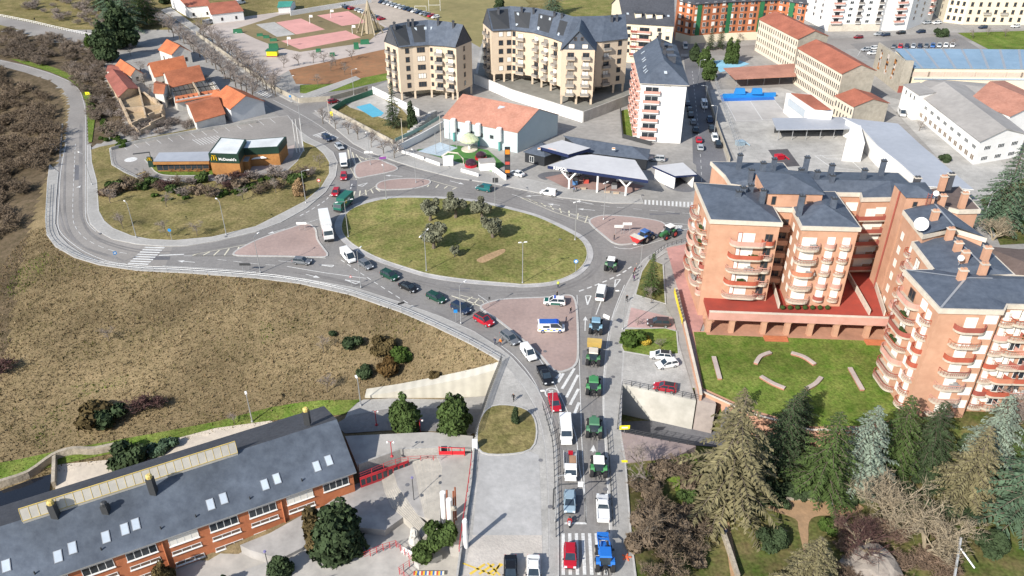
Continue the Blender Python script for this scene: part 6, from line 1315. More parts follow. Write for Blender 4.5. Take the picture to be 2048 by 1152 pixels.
def car_proto(style,detail=True):
 k = (style,detail)
 if k in _cp: return _cp[k]
 L,W,H,zb,a,b_,c,d,zh,zt = CAR[style]; hw = W / 2; X = lambda f: -L / 2 + L * f
 t = thing("parked_car","car","car",(0,0,0),local=True)
 st = [(X(0),.42,zt - .22,hw * .86),(X(.02),.3,zt,hw * .93),(X(.12),.22,zt + .02,hw),(X(.5),.2,zb + .02,hw),(X(.78),.22,zh,hw),(X(.93),.26,zh - .16,hw * .95),(X(.985),.32,zh - .3,hw * .86),(X(1),.42,zh - .45,hw * .75)]
 body = loft(st,[(.9,0),(1,.25),(1,.72),(.93,.96),(.8,1)])
 rz_ = H - .04; rw = hw * (.74 if style != "van" else .84)
 body.add([(X(b_),-rw,rz_),(X(b_),rw,rz_),(X(c),rw,rz_),(X(c),-rw,rz_),(X(b_ + .03),-rw * .9,H),(X(b_ + .03),rw * .9,H),(X(c - .03),rw * .9,H),(X(c - .03),-rw * .9,H)],[(7,6,5,4),(0,4,5,1),(1,5,6,2),(2,6,7,3),(3,7,4,0)])
 for f0,f1 in ((d,c),((a + .015),b_),((b_ + c) / 2 + .02,(b_ + c) / 2 + .02)):       # pillars
  for s in (-1,1): body.tube([(X(f0),s * hw * .86,zb),(X(f1),s * rw,rz_)],.055,4)
 if style in ("van","smallvan"):    # blind load bay
  m_ = (b_ + c) / 2 - .02
  for s in (-1,1): body.add([(X(a + .01),s * hw * .9,zb - .05),(X(m_ + .12),s * hw * .9,zb - .05),(X(m_ + .1),s * (rw + .03),rz_),(X(b_),s * (rw + .03),rz_)],[(0,1,2,3) if s < 0 else (3,2,1,0)])
 if style == "pickup":
  for s in (-1,1): body.box((X(.19),s * hw * .88,zt - .1),(L * .37,.12,.22))
  body.box((X(.01),0,zt - .1),(.1,W * .9,.22))
 bo = body.build("body",[CM["white"]],t,smooth=False,bevel=0)
 g = MB(); y0 = hw * .87; vs = [(X(a),-y0,zb - .05),(X(a),y0,zb - .05),(X(d),y0,zb - .05),(X(d),-y0,zb - .05),(X(b_),-rw,rz_ - .01),(X(b_),rw,rz_ - .01),(X(c),rw,rz_ - .01),(X(c),-rw,rz_ - .01)]
 g.add(vs,[(0,3,7,4),(2,1,5,6),(3,2,6,7),(1,0,4,5),(4,7,6,5)]); g.build("glazing",m_cglass,t)
 if style == "pickup": MB().box((X(.19),0,zt - .25),(L * .35,W * .8,.05)).build("load_bed",m_plast,t)
 wr = .33 if style in ("hatch","sedan","wagon","smallvan") else .37
 w_ = MB().wheel((0,0,0),wr,.22); me = None
 for fx in (.19,.81):
  for s in (-1,1):
   if me is None: o = w_.build("wheel",m_tyre,t); me = o.data
   else: o = bpy.data.objects.new("wheel",me); COL.objects.link(o); o.parent = t
   o.location = (X(fx),s * (hw - .1),wr)
   if detail: r_ = MB().wheel((0,s * .035,0),wr * .62,.17,8); ro = r_.build("rim",m_rim,o)
 if detail:
  for s in (-1,1):
   MB().box((X(.965),s * hw * .68,zh - .36),(.22,.36,.16)).build("headlight",m_lamp,t); MB().box((X(.015),s * hw * .78,zt - .32),(.1,.22,.28)).build("tail_light",m_tail,t); MB().box((X(d - .03),s * (hw + .06),zb),(.14,.2,.14)).build("mirror",m_plast,t)
  MB().box((X(.99),0,.36),(.1,W * .7,.2)).build("grille",m_plast,t)
 _cp[k] = t; return t
_cu = set()
def car(style,col,uv,head,label,group=None,detail=True,cat=None,name=None,z=0.0,roof=None):
 """uv: ground point below the middle, head: photo point it faces"""
 pr = car_proto(style,detail); p = P(*uv,z); h = P(*head,z); rz = math.atan2(h.y - p.y,h.x - p.x)
 if (style,detail) in _cu: o = copy_tree(pr)
 else: _cu.add((style,detail)); o = pr
 o.location = (p.x,p.y,z + (.04 if z == 0 else 0)); o.rotation_euler = (0,0,rz); o.scale = (1.08,) * 3; o.name = name or ("moving_car" if group and "queue" in group else "parked_car")
 tag(o,label,cat or {"van": "van","smallvan": "van","pickup": "pickup"}.get(style,"car"),group)
 for c in o.children:
  if c.name.startswith("body"): c.material_slots[0].link = 'OBJECT'; c.material_slots[0].material = CM[col]; bod = c
 if roof:
  L,W,H,zb,a,b_,c_,d,zh,zt = CAR[style]; X = lambda f: -L / 2 + L * f; rw = W / 2 * .7
  rp = MB().box((X((b_ + c_) / 2),0,H + .003),(L * (c_ - b_ - .07),rw * 1.8,.03)).build("roof_panel",roof,None); rp.parent = o
 return o
Q = "cars queueing through the roundabout to the south road"
q = lambda *a,**k: car(*a,group=Q,**k)
q("suv","navy",(655,280),(668,288),"dark car on the pedestrian crossing of the avenue at the tail of the queue")
q("hatch","silver",(679,297),(688,305),"silver-blue car entering from the avenue behind the white box van")
q("hatch","red",(688,357),(687,369),"crimson car right behind the white box van")
q("hatch","red",(672,389),(666,402),"bright red car about to enter the roundabout beside the green truck")
q("van","white",(697,518),(708,530),"white passenger van just ahead of the articulated truck"); q("hatch","grey",(732,534),(746,543),"grey-blue hatchback following behind the dark green off-roader")
q("suv","green",(780,556),(795,563),"dark green off-roader in the queue beside the roundabout lawn"); q("sedan","black",(817,579),(834,587),"black saloon in the queue just after the dark green off-roader")
q("wagon","green",(873,600),(890,608),"dark estate car in the queue by the tip of the hatched marking"); q("suv","navy",(922,622),(940,631),"navy car in the queue in front of the red off-roader's bonnet")
q("suv","red",(968,646),(985,655),"red car with black roof in the queue at the police island",roof=m_plast); q("wagon","grey",(1020,681),(1035,693),"grey estate car with roof rails beside the two pedestrians at the guardrail")
q("smallvan","white",(1057,712),(1069,728),"small white van in the bend between grey estate and black pickup"); q("pickup","black",(1090,757),(1099,775),"black pickup in the bend behind the painted speed number")
q("sedan","red",(1109,811),(1114,830),"red saloon standing on the south road below the painted speed number"); q("hatch","iceblue",(1139,1010),(1139,1035),"ice-blue car behind the motorcyclist at the stop line"); q("hatch","red",(1140,1118),(1140,1145),"dark red car on the zebra crossing at the bottom")
car("van","white",(1202,592),(1206,575),"white van driving towards the roundabout ahead of the blue tractor",name="moving_van"); car("pickup","white",(1205,1022),(1204,1000),"white pickup with covered bed behind the white-roofed tractor",name="moving_pickup")
car("smallvan","white",(1097,390),(1080,387),"small white van driving past the petrol station",name="moving_van"); car("smallvan","teal",(968,381),(948,377),"teal people carrier on the road beyond the roundabout lawn",name="moving_van"); car("hatch","grey",(605,527),(625,529),"grey car alone on the western approach lane",name="moving_car")
car("suv","brown",(1316,651),(1296,650),"dark brown off-roader parked between verge and red bay"); car("hatch","white",(1321,716),(1300,714),"white car with black roof parked next to the verge",roof=m_plast); car("hatch","white",(1333,733),(1310,737),"white car parked beside the black-roofed one"); car("hatch","red",(1329,780),(1305,776),"red hatchback with black roof parked at the underpass railing",roof=m_plast)
car("sedan","white",(1034,351),(1022,347),"white car parked by the tall price pylon"); car("suv","white",(1147,352),(1160,350),"white car refuelling under the left forked column"); car("hatch","white",(1248,364),(1230,362),"white car under the right end of the station canopy"); car("suv","silver",(1314,322),(1300,321),"silver off-roader parked between station shop and car wash")
car("sedan","black",(1021,1146),(1021,1175),"black car parked in the cobbled bay at the bottom edge",z=.2); car("sedan","white",(1067,1146),(1067,1175),"white car parked in the cobbled bay at the bottom edge",z=.2); car("suv","white",(108,299),(106,288),"white car parked on the shoulder of the west road"); car("hatch","darkred",(667,206),(680,203),"dark red car turning into the side street by the pool"); car("van","white",(1802,230),(1806,236),"white van parked beside the white school wing")
# street beside the white tower, upper car parks
for i,(u,v,c,st,l) in enumerate(((1375,210,"navy","hatch","dark parked car uppermost in the street row beside the white tower"),(1379,222,"black","hatch","black parked car second from the top in the tower's street row"),(1381,233,"black","suv","black parked off-roader third in the tower's street row"),(1386,247,"grey","hatch","grey parked car in the middle of the tower's street row"),(1391,263,"black","sedan","black parked car lowest of the dark ones beside the tower"),(1397,283,"red","hatch","red car parked in the street beside the white tower"),(1400,298,"silver","hatch","silver car parked just below the red one beside the tower"))): car(st,c,(u,v),(u - 2,v - 10),l,"cars parked in the street beside the white tower",False)
for u,v,c,st,l in ((1419,243,"navy","hatch","dark blue car driving in the street by the sports pitch"),(1423,262,"black","hatch","black car driving down the street by the school yard wall"),(1429,280,"white","suv","white car below the black one by the school yard wall"),(1436,293,"black","hatch","dark car lowest in the lane by the school yard wall"),(1408,214,"white","van","white van driving up the street beside the tower"),(1370,96,"white","van","white van at the top crossing of the tower street")): car(st,c,(u,v),(u + 3,v + 9),l,"cars in the street by the school yard",False)
R1 = [("silver",688,14),("navy",696,17),("red",704,19),("silver",717,22),("white",724,25),("silver",731,27),("darkred",737,31),("white",748,34),("navy",756,37),("red",763,40)]
for i,(c,u,v) in enumerate(R1): car("hatch",c,(u,v),(u + 10,v - 2),"%s car parked in the row by the pink courts, %s from its top end" % (c,ORD[i]),"cars parked in two rows on the earth car park",False)
R2 = ["navy","silver","white","silver","white","silver","navy","navy","white","navy","silver","grey","red","white"]
for i,c in enumerate(R2): car("hatch",c,(763 + i * 8.3,6 + i * 2.35),(753 + i * 8,9 + i * 2.3),"%s car parked along the playing field edge, %s from the upper end of the row" % (c,ORD[i]),"cars parked in two rows on the earth car park",False)
R3 = ["grey","red","navy","silver","navy","grey","blue","silver","white","white"]
for i,c in enumerate(R3): car("hatch",c,(1787 + i * 13,96 - i * .3),(1785 + i * 13,102),"%s car parked behind the blue gym roof, %s from the stone front" % (c,ORD[i]),"cars parked behind the blue-roofed gym",False)
for u,v,c,l in ((1731,102,"silver","silver car parked at the near corner of the school car park"),(1746,99,"white","white car next to the silver one at the car park's near corner"),(1744,109,"white","white car lowest in the school car park"),(1716,77,"darkred","dark red car on the upper street"),(1756,71,"silver","silver car parked before the white apartments"),(1770,72,"navy","dark teal car parked before the white apartments"),(1801,68,"black","black car on the upper street by the shrubs"),(1841,66,"navy","navy car on the upper street by the corner bush"),(1853,48,"silver","silver car parked at the cream building's corner"),(1873,48,"white","white car parked at the cream building's corner"),(1965,57,"navy","dark car parked along the cream building"),(2030,55,"white","white car parked along the cream building")): car("hatch",c,(u,v),(u - 12,v + 1),l,"cars on the upper street and school car park",False)
for u,v,c,l in ((418,48,"silver","silver van parked by the avenue below the white houses"),(482,8,"white","white van parked behind the white gabled house")): car("van",c,(u,v),(u + 12,v - 3),l,None,False)
# box van, trucks
def wheels(t,xs,y,r,w_=.3,name="wheel"):
 for x in xs:
  for s in (-1,1):
   o = MB().wheel((x,s * y,r),r,w_).build(name,m_tyre,t); MB().wheel((x,s * (y + .03),r),r * .55,w_,8).build("rim",m_rim,o)
def veh(name,label,cat,uv,head,group=None):
 p,h = P(*uv),P(*head); t = thing(name,label,cat,(p.x,p.y,.04),math.atan2(h.y - p.y,h.x - p.x),group,local=True); return t
def cab(t,x0,x1,w_,z0,z1,m,sl=.35,glass=True):
 """truck cab from x0 (rear) to x1 (front)"""
 h = w_ / 2; b = MB().add([(x0,-h,z0),(x1,-h,z0),(x1,h,z0),(x0,h,z0),(x0,-h,z1),(x1 - sl,-h * .95,z1),(x1 - sl,h * .95,z1),(x0,h,z1),(x1 + .05,-h,z0 + (z1 - z0) * .45),(x1 + .05,h,z0 + (z1 - z0) * .45)],[(4,5,6,7),(0,1,8,5,4),(2,3,7,6,9),(1,2,9,8),(8,9,6,5),(3,0,4,7),(3,2,1,0)]); b.build("cab",m,t)
 zz = lambda f: z0 + (z1 - z0) * f; g = MB(); e = .03
 g.add([(x1 + .05 - sl * .1 + e,-h * .9,zz(.52)),(x1 + .05 - sl * .1 + e,h * .9,zz(.52)),(x1 - sl * .85 + e,h * .86,zz(.9)),(x1 - sl * .85 + e,-h * .86,zz(.9))],[(0,1,2,3)]); g.build("windscreen",m_cglass,t)
 for s in (-1,1):
  y = s * (h + .02); MB().add([(x0 + .5,y,zz(.5)),(x1 - .15,y,zz(.5)),(x1 - sl * .95,y * .97,zz(.88)),(x0 + .5,y * .97,zz(.88))],[(0,1,2,3) if s < 0 else (3,2,1,0)]).build("side_window",m_cglass,t); MB().box((x1 - .1,s * (h + .2),zz(.5)),(.12,.18,.6)).build("mirror",m_plast,t); MB().box((x1 + .03,s * h * .75,z0 + .15),(.1,.35,.2)).build("headlight",m_lamp,t)
 MB().box((x1 + .04,0,z0 - .1),(.14,w_ * .98,.45)).build("bumper",m_plast,t)
t = veh("semi_truck","long white articulated truck with white and red cab on the roundabout's west side","truck",(655,468),(664,505)); L = 9.6
MB().box((-2.4,0,1.15),(L,2.5,2.8)).build("trailer_box",CM["white"],t); MB().box((-2.4,0,.85),(L - .4,1.2,.3)).build("chassis",m_plast,t); cab(t,2.9,5.1,2.45,.7,3.5,CM["white"]); MB().box((3.6,0,3.5),(1.3,2.0,.5),0,(.6,.9)).build("wind_deflector",CM["white"],t); MB().box((2.75,-1.2,.8),(1.2,.1,2.0)).build("red_side_panel",CM["red"],t); MB().box((2.7,1.2,.8),(1.2,.1,2.0)).build("red_side_panel",CM["red"],t); wheels(t,(-5.9,-4.7,-3.5,2.2,4.1),1.05,.5)
t = veh("box_truck","dark green box truck turning beside the white articulated truck","truck",(688,416),(671,431)); MB().box((-1.2,0,1.0),(5.4,2.4,2.5)).build("cargo_box",paint("truck_green",(.012,.12,.085),.4),t); cab(t,1.7,3.6,2.3,.6,2.7,MATS["truck_green"]); MB().box((-.8,0,.6),(6.4,1.1,.4)).build("chassis",m_plast,t); wheels(t,(-2.6,2.6),1.0,.5); b = MB(); b.mi(0).box((.6,1.23,1.9),(.9,.03,.9)); b.build("emblem",m_yel,t)
b = MB(); b.box((-.9,1.23,2.3),(1.2,.03,.5)); b.build("pale_panel",m_whitew,t)
t = veh("box_van","white box van between the silver car and the crimson car","van",(688,331),(690,346)); MB().box((-.9,0,.7),(4.0,2.2,2.3)).build("cargo_box",CM["white"],t); cab(t,1.1,2.9,1.95,.5,2.1,CM["white"],.8); wheels(t,(-1.9,1.9),.9,.36)
t = veh("panel_van","tall long white panel van on the south road behind the red saloon","van",(1131,870),(1134,905)); cab(t,-3.0,2.2,2.05,.45,2.6,CM["white"],.75); MB().box((2.45,0,.45),(1.1,1.9,.75),0,(.75,.9)).build("bonnet",CM["white"],t); wheels(t,(-1.9,2.0),.9,.38)
t = veh("flatbed_truck","white dropside truck carrying brown boards and scaffold parts","truck",(1140,938),(1141,970)); cab(t,1.0,2.9,2.0,.5,2.2,CM["white"],.8); MB().box((2.95,0,.5),(.7,1.9,.75),0,(.7,.9)).build("bonnet",CM["white"],t); MB().box((-1.0,0,.85),(3.9,2.1,.1)).build("load_bed",m_steel,t)
for s in (-1,1): MB().box((-1.0,s * 1.05,.95),(3.9,.06,.4)).build("dropside",CM["white"],t)
MB().box((-.6,.4,.96),(2.4,1.1,.35)).build("board_stack",mat("brown_board",(.40,.24,.15),None,2,.9),t)
for i in range(5): MB().tube([(-2.6 + i * .1,-.8 + i * .15,1.2),(.8,-.8 + i * .15,1.25)],.05,5).build("scaffold_tube",m_steel if i % 2 else m_dark,t)
MB().box((-2.4,.1,1.0),(.4,.8,.7)).build("red_machine",CM["red"],t); wheels(t,(-1.9,2.0),.9,.38)
# tractors
def tractor(label,col,uv,head,roof=None,group="tractors in convoy",imp=None,wheelc=None,z=0,hood_open=False):
 t = veh("tractor",label,"tractor",uv,head,group); t.scale = (1.13,) * 3; m = paint("tractor_" + col,dict(green=(.04,.15,.055),lightgreen=(.055,.23,.08),palegreen=(.07,.19,.10),blue=(.02,.15,.52),paleblue=(.18,.32,.42),midblue=(.05,.13,.36))[col],.4)
 loft([(.5,1.0,1.75,.42),(1.0,.85,1.72,.45),(2.2,.85,1.55,.42),(2.55,.9,1.4,.32)],[(1,0),(1,.7),(.8,1)]).build("bonnet",m,t); MB().box((.4,0,.7),(3.8,.55,.45)).build("chassis",m_plast,t)
 g = MB(); lo = [(-1.25,.72),(.45,.72)]; g.add([(-1.25,-.7,1.3),(.5,-.7,1.3),(.5,.7,1.3),(-1.25,.7,1.3),(-1.1,-.72,2.65),(.3,-.72,2.65),(.3,.72,2.65),(-1.1,.72,2.65)],[(0,1,5,4),(2,3,7,6),(1,2,6,5),(3,0,4,7)]); g.build("cab_glazing",m_cglass,t)
 MB().box((-.4,0,2.65),(1.75,1.62,.2),0,(.85,.88)).build("cab_roof",roof or m,t); MB().box((-.4,0,.9),(1.4,1.3,.45)).build("cab_floor",m,t)
 for sx,sy in ((-1.15,-.7),(-1.15,.7),(.42,-.7),(.42,.7)): MB().tube([(sx,sy,1.25),(sx * .92,sy,2.66)],.05,4).build("cab_pillar",m_plast,t)
 for s in (-1,1):
  MB().add([(x,s * y,z_) for x,y,z_ in ((-1.6,.62,1.5),(-1.3,.62,1.92),(-.6,.62,1.95),(-.1,.62,1.6),(-1.6,1.2,1.5),(-1.3,1.2,1.9),(-.6,1.2,1.93),(-.1,1.2,1.6))],[(0,1,5,4),(1,2,6,5),(2,3,7,6)] if s > 0 else [(4,5,1,0),(5,6,2,1),(6,7,3,2)]).build("mudguard",m,t)
  o = MB().wheel((-.95,s * .98,.92),.92,.58,18).build("rear_wheel",m_tyre,t); MB().wheel((-.95,s * 1.0,.92),.48,.58,12).build("rim",wheelc or m_trim,o)
  o = MB().wheel((1.65,s * .88,.66),.66,.45,16).build("front_wheel",m_tyre,t); MB().wheel((1.65,s * .9,.66),.34,.45,10).build("rim",wheelc or m_trim,o)
  MB().box((.45,s * 1.05,2.0),(.1,.35,.35)).build("mirror",m_plast,t); MB().tube([(-1.5,s * .35,.8),(-2.3,s * .4,.55)],.06,5).build("lift_arm",m_plast,t)
 MB().tube([(.75,-.62,1.4),(.75,-.62,2.7)],.06,6).build("exhaust",m_dark,t); MB().tube([(-1.5,0,1.1),(-2.1,0,.8)],.07,5).build("top_link",m_plast,t)
 if imp == "box":
  MB().add([(2.6,-1.2,1.2),(3.6,-1.2,1.2),(3.6,1.2,1.2),(2.6,1.2,1.2),(2.4,-1.3,2.4),(3.8,-1.3,2.4),(3.8,1.3,2.4),(2.4,1.3,2.4)],[(0,1,5,4),(1,2,6,5),(2,3,7,6),(3,0,4,7),(4,5,6,7),(3,2,1,0)]).build("front_hopper",mat("ochre_hopper",(.58,.40,.12),(.5,.34,.1),2,.6),t)
 if imp == "spreader":
  MB().add([(-3.6,-.7,.9),(-2.2,-.7,.9),(-2.2,.7,.9),(-3.6,.7,.9),(-3.8,-1.5,2.1),(-2.1,-1.5,2.1),(-2.1,1.5,2.1),(-3.8,1.5,2.1)],[(0,1,5,4),(1,2,6,5),(2,3,7,6),(3,0,4,7),(3,2,1,0)]).build("spreader_hopper",paint("spreader_red",(.55,.04,.04),.5),t); MB().add([(-3.8,-1.5,2.12),(-2.1,-1.5,2.12),(-2.1,1.5,2.12),(-3.8,1.5,2.12)],[(0,1,2,3)]).build("spreader_cover",mat("cream_cover",(.7,.66,.56),None,1,.8),t)
 if imp == "loader":
  for s in (-1,1): MB().tube([(-.1,s * .75,1.9),(1.6,s * .72,2.2),(3.4,s * .7,1.4)],.11,6).build("loader_arm",m,t)
  MB().box((2.6,0,1.6),(.25,1.4,.2)).build("loader_crossbar",m,t); MB().box((3.6,0,1.0),(.3,1.5,.7)).build("loader_head",m,t)
 if imp == "flag": MB().tube([(.2,-.8,2.6),(.5,-1.3,3.6)],.03,4).build("flag_pole",m_steel,t); MB().add([(.5,-1.3,3.6),(.4,-1.25,2.9),(-.2,-2.3,2.8),(-.1,-2.4,3.5),(.52,-1.28,3.6),(.42,-1.23,2.9)],[(0,1,2,3),(3,2,5,4)]).build("flag",m_whitew,t)
 return t
tractor("pale blue tractor with white flag, first behind the white van","paleblue",(1191,662),(1193,640),imp="flag"); tractor("green tractor with cream roof and ochre hopper on its front","green",(1186,724),(1188,700),m_trim,imp="box")
tractor("all-green tractor with green roof in front of the parking court","lightgreen",(1186,782),(1186,758)); tractor("green tractor with green roof next to the tall white panel van","palegreen",(1187,866),(1187,842)); tractor("green tractor with white roof next to the dropside truck","lightgreen",(1196,943),(1195,915),m_whitew)
tractor("bright blue tractor with front loader on the zebra crossing","blue",(1208,1128),(1205,1095),imp="loader"); tractor("green tractor with white roof entering the roundabout from the south road","green",(1222,538),(1228,520),m_whitew)
tractor("blue tractor carrying a red spreader behind it at the east junction","midblue",(1290,482),(1306,474),imp="spreader"); tractor("green tractor with red wheel rims at the east junction","green",(1336,474),(1316,482),m_whitew,wheelc=paint("rim_red",(.55,.06,.05),.5))
# police
t = car("suv","white",(1109,608),(1090,607),"white police car with dark green panels parked on the brick island",cat="police car",name="police_car",z=.15)
m_pg = paint("police_green",(.012,.10,.075),.35)
for s in (-1,1): o = MB().box((-.2,s * .935,.35),(1.9,.02,.5)).build("green_panel",m_pg,None); o.parent = t
o = MB().box((1.5,0,1.0),(1.1,1.5,.03)).build("bonnet_panel",m_pg,None); o.parent = t; o = MB().box((.0,0,1.69),(.3,1.1,.12)).build("light_bar",paint("beacon_blue",(.02,.08,.5),.3),None); o.parent = t
t = car("van","white",(1102,661),(1125,661),"white police van with blue roof and yellow side stripes on the brick island",cat="police van",name="police_van",z=.15)
o = MB().box((-.45,0,2.155),(3.7,1.62,.03)).build("roof_panel",paint("police_blue",(.02,.10,.42),.35),None); o.parent = t; o = MB().box((.9,0,2.19),(.35,1.3,.14)).build("light_bar",MATS["beacon_blue"],None); o.parent = t
for s in (-1,1):
 b = MB()
 for i in range(8): b.mi(i % 2); b.box((-2.2 + i * .55,s * 1.0,.6 + .22 * (i % 3 == 0)),(.5,.02,.26))
 o = b.build("side_stripe",[paint("police_yellow",(.72,.75,.08),.5),MATS["police_blue"]],None); o.parent = t
 o = MB().box((-1.0,s * .965,1.25),(1.2,.04,.45)).build("side_window",m_cglass,None); o.parent = t
# people
m_skin = paint("skin",(.45,.27,.19),.6); m_hair = paint("dark_hair",(.03,.02,.015),.7)
CL = {k: mat("cloth_" + k,v,None,4,.9) for k,v in dict(black=(.02,.02,.022),navy=(.03,.04,.08),red=(.42,.03,.03),white=(.68,.67,.65),blue=(.06,.12,.3),grey=(.2,.2,.2),orange=(.65,.2,.03),hivis=(.65,.75,.08),purple=(.2,.05,.22),green=(.05,.14,.05)).items()}
def person_mesh(kind):
 wk = .22 if kind == "walk" else .07
 V = [(0,0,.95),(0,0,1.2),(0,0,1.42),(0,0,1.53),(0,.01,1.68),(-.10,0,.9),(-.11,wk,.5),(-.11,wk * .6 - .06,.09),(-.11,wk * .6 + .12,.04),(.10,0,.9),(.11,-wk * .6,.5),(.11,-wk - .12,.1),(.11,-wk + .06,.04),(-.2,0,1.4),(-.27,-.05 - wk * .3,1.14),(-.25,.06 - wk * .3,.88),(.2,0,1.4),(.27,.02 + wk * .3,1.14),(.25,.12 + wk * .3,.9),(-.25,.1 - wk * .3,.78),(.25,.17 + wk * .3,.81)]
 E_ = [(0,1),(1,2),(2,3),(3,4),(0,5),(5,6),(6,7),(7,8),(0,9),(9,10),(10,11),(11,12),(2,13),(13,14),(14,15),(15,19),(2,16),(16,17),(17,18),(18,20)]
 R_ = [.16,.15,.16,.06,.105,.095,.07,.05,.045,.095,.07,.05,.045,.075,.052,.04,.075,.052,.04,.04,.04]
 if kind == "ride":
  V = [(0,-.1,.85),(0,-.05,1.1),(0,.08,1.32),(0,.12,1.43),(0,.16,1.58),(-.14,.0,.84),(-.24,.32,.66),(-.22,.18,.3),(-.22,.3,.25),(.14,.0,.84),(.24,.32,.66),(.22,.18,.3),(.22,.3,.25),(-.2,.1,1.3),(-.32,.3,1.1),(-.3,.52,1.05),(.2,.1,1.3),(.32,.3,1.1),(.3,.52,1.05),(-.28,.6,1.04),(.28,.6,1.04)]
 me = bpy.data.meshes.new("person"); me.from_pydata(V,E_,[]); o = bpy.data.objects.new("person",me); COL.objects.link(o)
 sk = o.modifiers.new("skin",'SKIN'); sk.use_smooth_shade = True
 for i,r in enumerate(R_): me.skin_vertices[0].data[i].radius = (r,r * (.72 if i in (0,1,2) else 1))
 me.skin_vertices[0].data[0].use_root = True; o.modifiers.new("sub",'SUBSURF').levels = 1
 dg = bpy.context.evaluated_depsgraph_get(); m2 = bpy.data.meshes.new_from_object(o.evaluated_get(dg)); bpy.data.objects.remove(o)
 for m in (m_skin,CL["navy"],CL["black"],m_hair): m2.materials.append(m)
 hz = V[4][2]
 for p in m2.polygons:
  c = p.center; z = c.z
  p.material_index = 3 if (z > hz + .02 or (z > hz - .06 and c.y < V[4][1] - .03)) else (0 if z > V[3][2] - .03 else (2 if z < V[0][2] + .0 and abs(c.x) < .2 else (0 if (abs(c.x) > .2 and z < (.84 if kind != "ride" else 0)) else 1)))
  if z < .07: p.material_index = 3
 return m2
PM = {k: person_mesh(k) for k in ("stand","walk","ride")}
def person(uv,top,leg,label,kind="stand",face=0.0,z=None,group=None):
 p = P(*uv,0) if z is None else P(*uv,z); g = z if z is not None else .12
 o = bpy.data.objects.new("person",PM[kind]); COL.objects.link(o); o.location = (p.x,p.y,g); o.rotation_euler = (0,0,face); o.scale = (1.05,) * 3
 for i,c in ((1,top),(2,leg)): o.material_slots[i].link = 'OBJECT'; o.material_slots[i].material = CL[c]
 return tag(o,label,"person",group)
for a in (((1027,803),"black","black","person in black standing alone on the pale plaza","walk",2.5),((1001,692),"orange","navy","person in orange top walking beside the guardrail","walk",2.2),((990,690),"navy","navy","person in navy walking beside the one in orange","walk",2.2),((1116,576),"hivis","navy","officer in yellow vest at the south rim of the roundabout","stand",0),((1114,596),"black","black","officer in black behind the green and white police car","stand",1),((1141,628),"black","navy","officer in dark clothes at the island edge nearest the police car","stand",4),((1132,646),"navy","navy","officer standing in front of the police van","stand",4.4),((1228,481),"black","navy","person standing on the east island by the white signs","stand",1.2),((1253,604),"black","black","person in black walking on the pavement beside the white van","walk",0),((1269,548),"red","black","person in red among the onlookers under the conifer","stand",1),((1266,556),"black","navy","person in black among the onlookers by the conifer's lower side","stand",1.4),((1272,540),"grey","black","person in grey coat at the upper end of the onlookers","stand",1.8),((1268,563),"purple","navy","person in purple at the lower end of the onlookers","stand",1.1),((1148,385),"blue","black","person in blue on the pavement before the petrol station","walk",1.6),((1153,384),"black","black","person in black next to the one in blue before the petrol station","walk",1.6),((849,323),"black","navy","person in black walking beside the fairground's white fence","walk",4.7),((70,42),"black","navy","person walking on the upper path at the top left","walk",1),((174,68),"black","black","person on the upper path beside the dark conifers","walk",1),((430,105),"black","navy","person walking under the avenue's bare trees","walk",1),((733,186),"black","grey","person on the pavement beside the side street","walk",1),((750,75),"white","navy","person by the conical tower monument","walk",1)): person(*a)
p = G(1661,1012); person((1661,1012),"white","blue","person in white walking a dog on the park path","walk",1.4,p.z + .1)
p = G(1449,1072); person((1449,1072),"navy","navy","person in navy walking beside the park wall","walk",3.2,p.z + .1)
# dog
p = G(1671,1013); d = MB(); d.add(*(lambda b: (b.v,b.f))(loft([(-.32,.3,.5,.07),(-.2,.24,.54,.11),(.1,.22,.55,.12),(.3,.28,.58,.1),(.38,.36,.62,.07)],[(.6,0),(1,.4),(.8,.85),(.4,1)]))); d.tube([(.33,0,.52),(.45,0,.68)],.075,6,.07); d.lathe((.5,0,.62),[(.03,0),(.085,.05),(.08,.13),(.03,.17)],7); d.tube([(.54,0,.69),(.68,0,.66)],.05,6,.035); d.tube([(-.32,0,.5),(-.5,0,.66)],.03,5,.015)
for s in (-1,1): d.tube([(.26,s * .07,.36),(.25,s * .07,.17),(.27,s * .07,.0)],.04,5,.028); d.tube([(-.22,s * .07,.38),(-.16,s * .08,.24),(-.27,s * .08,.13),(-.24,s * .08,.0)],.05,5,.026); d.add([(.46,s * .05,.78),(.5,s * .07,.78),(.47,s * .08,.88)],[(0,1,2)])
o = one("dog",d,mat("ginger_fur",(.42,.2,.07),(.32,.14,.05),6,.9),"small ginger dog next to the person in white on the park path","dog"); o.location = p + Vector((0,0,.1)); o.rotation_euler = (0,0,.4)
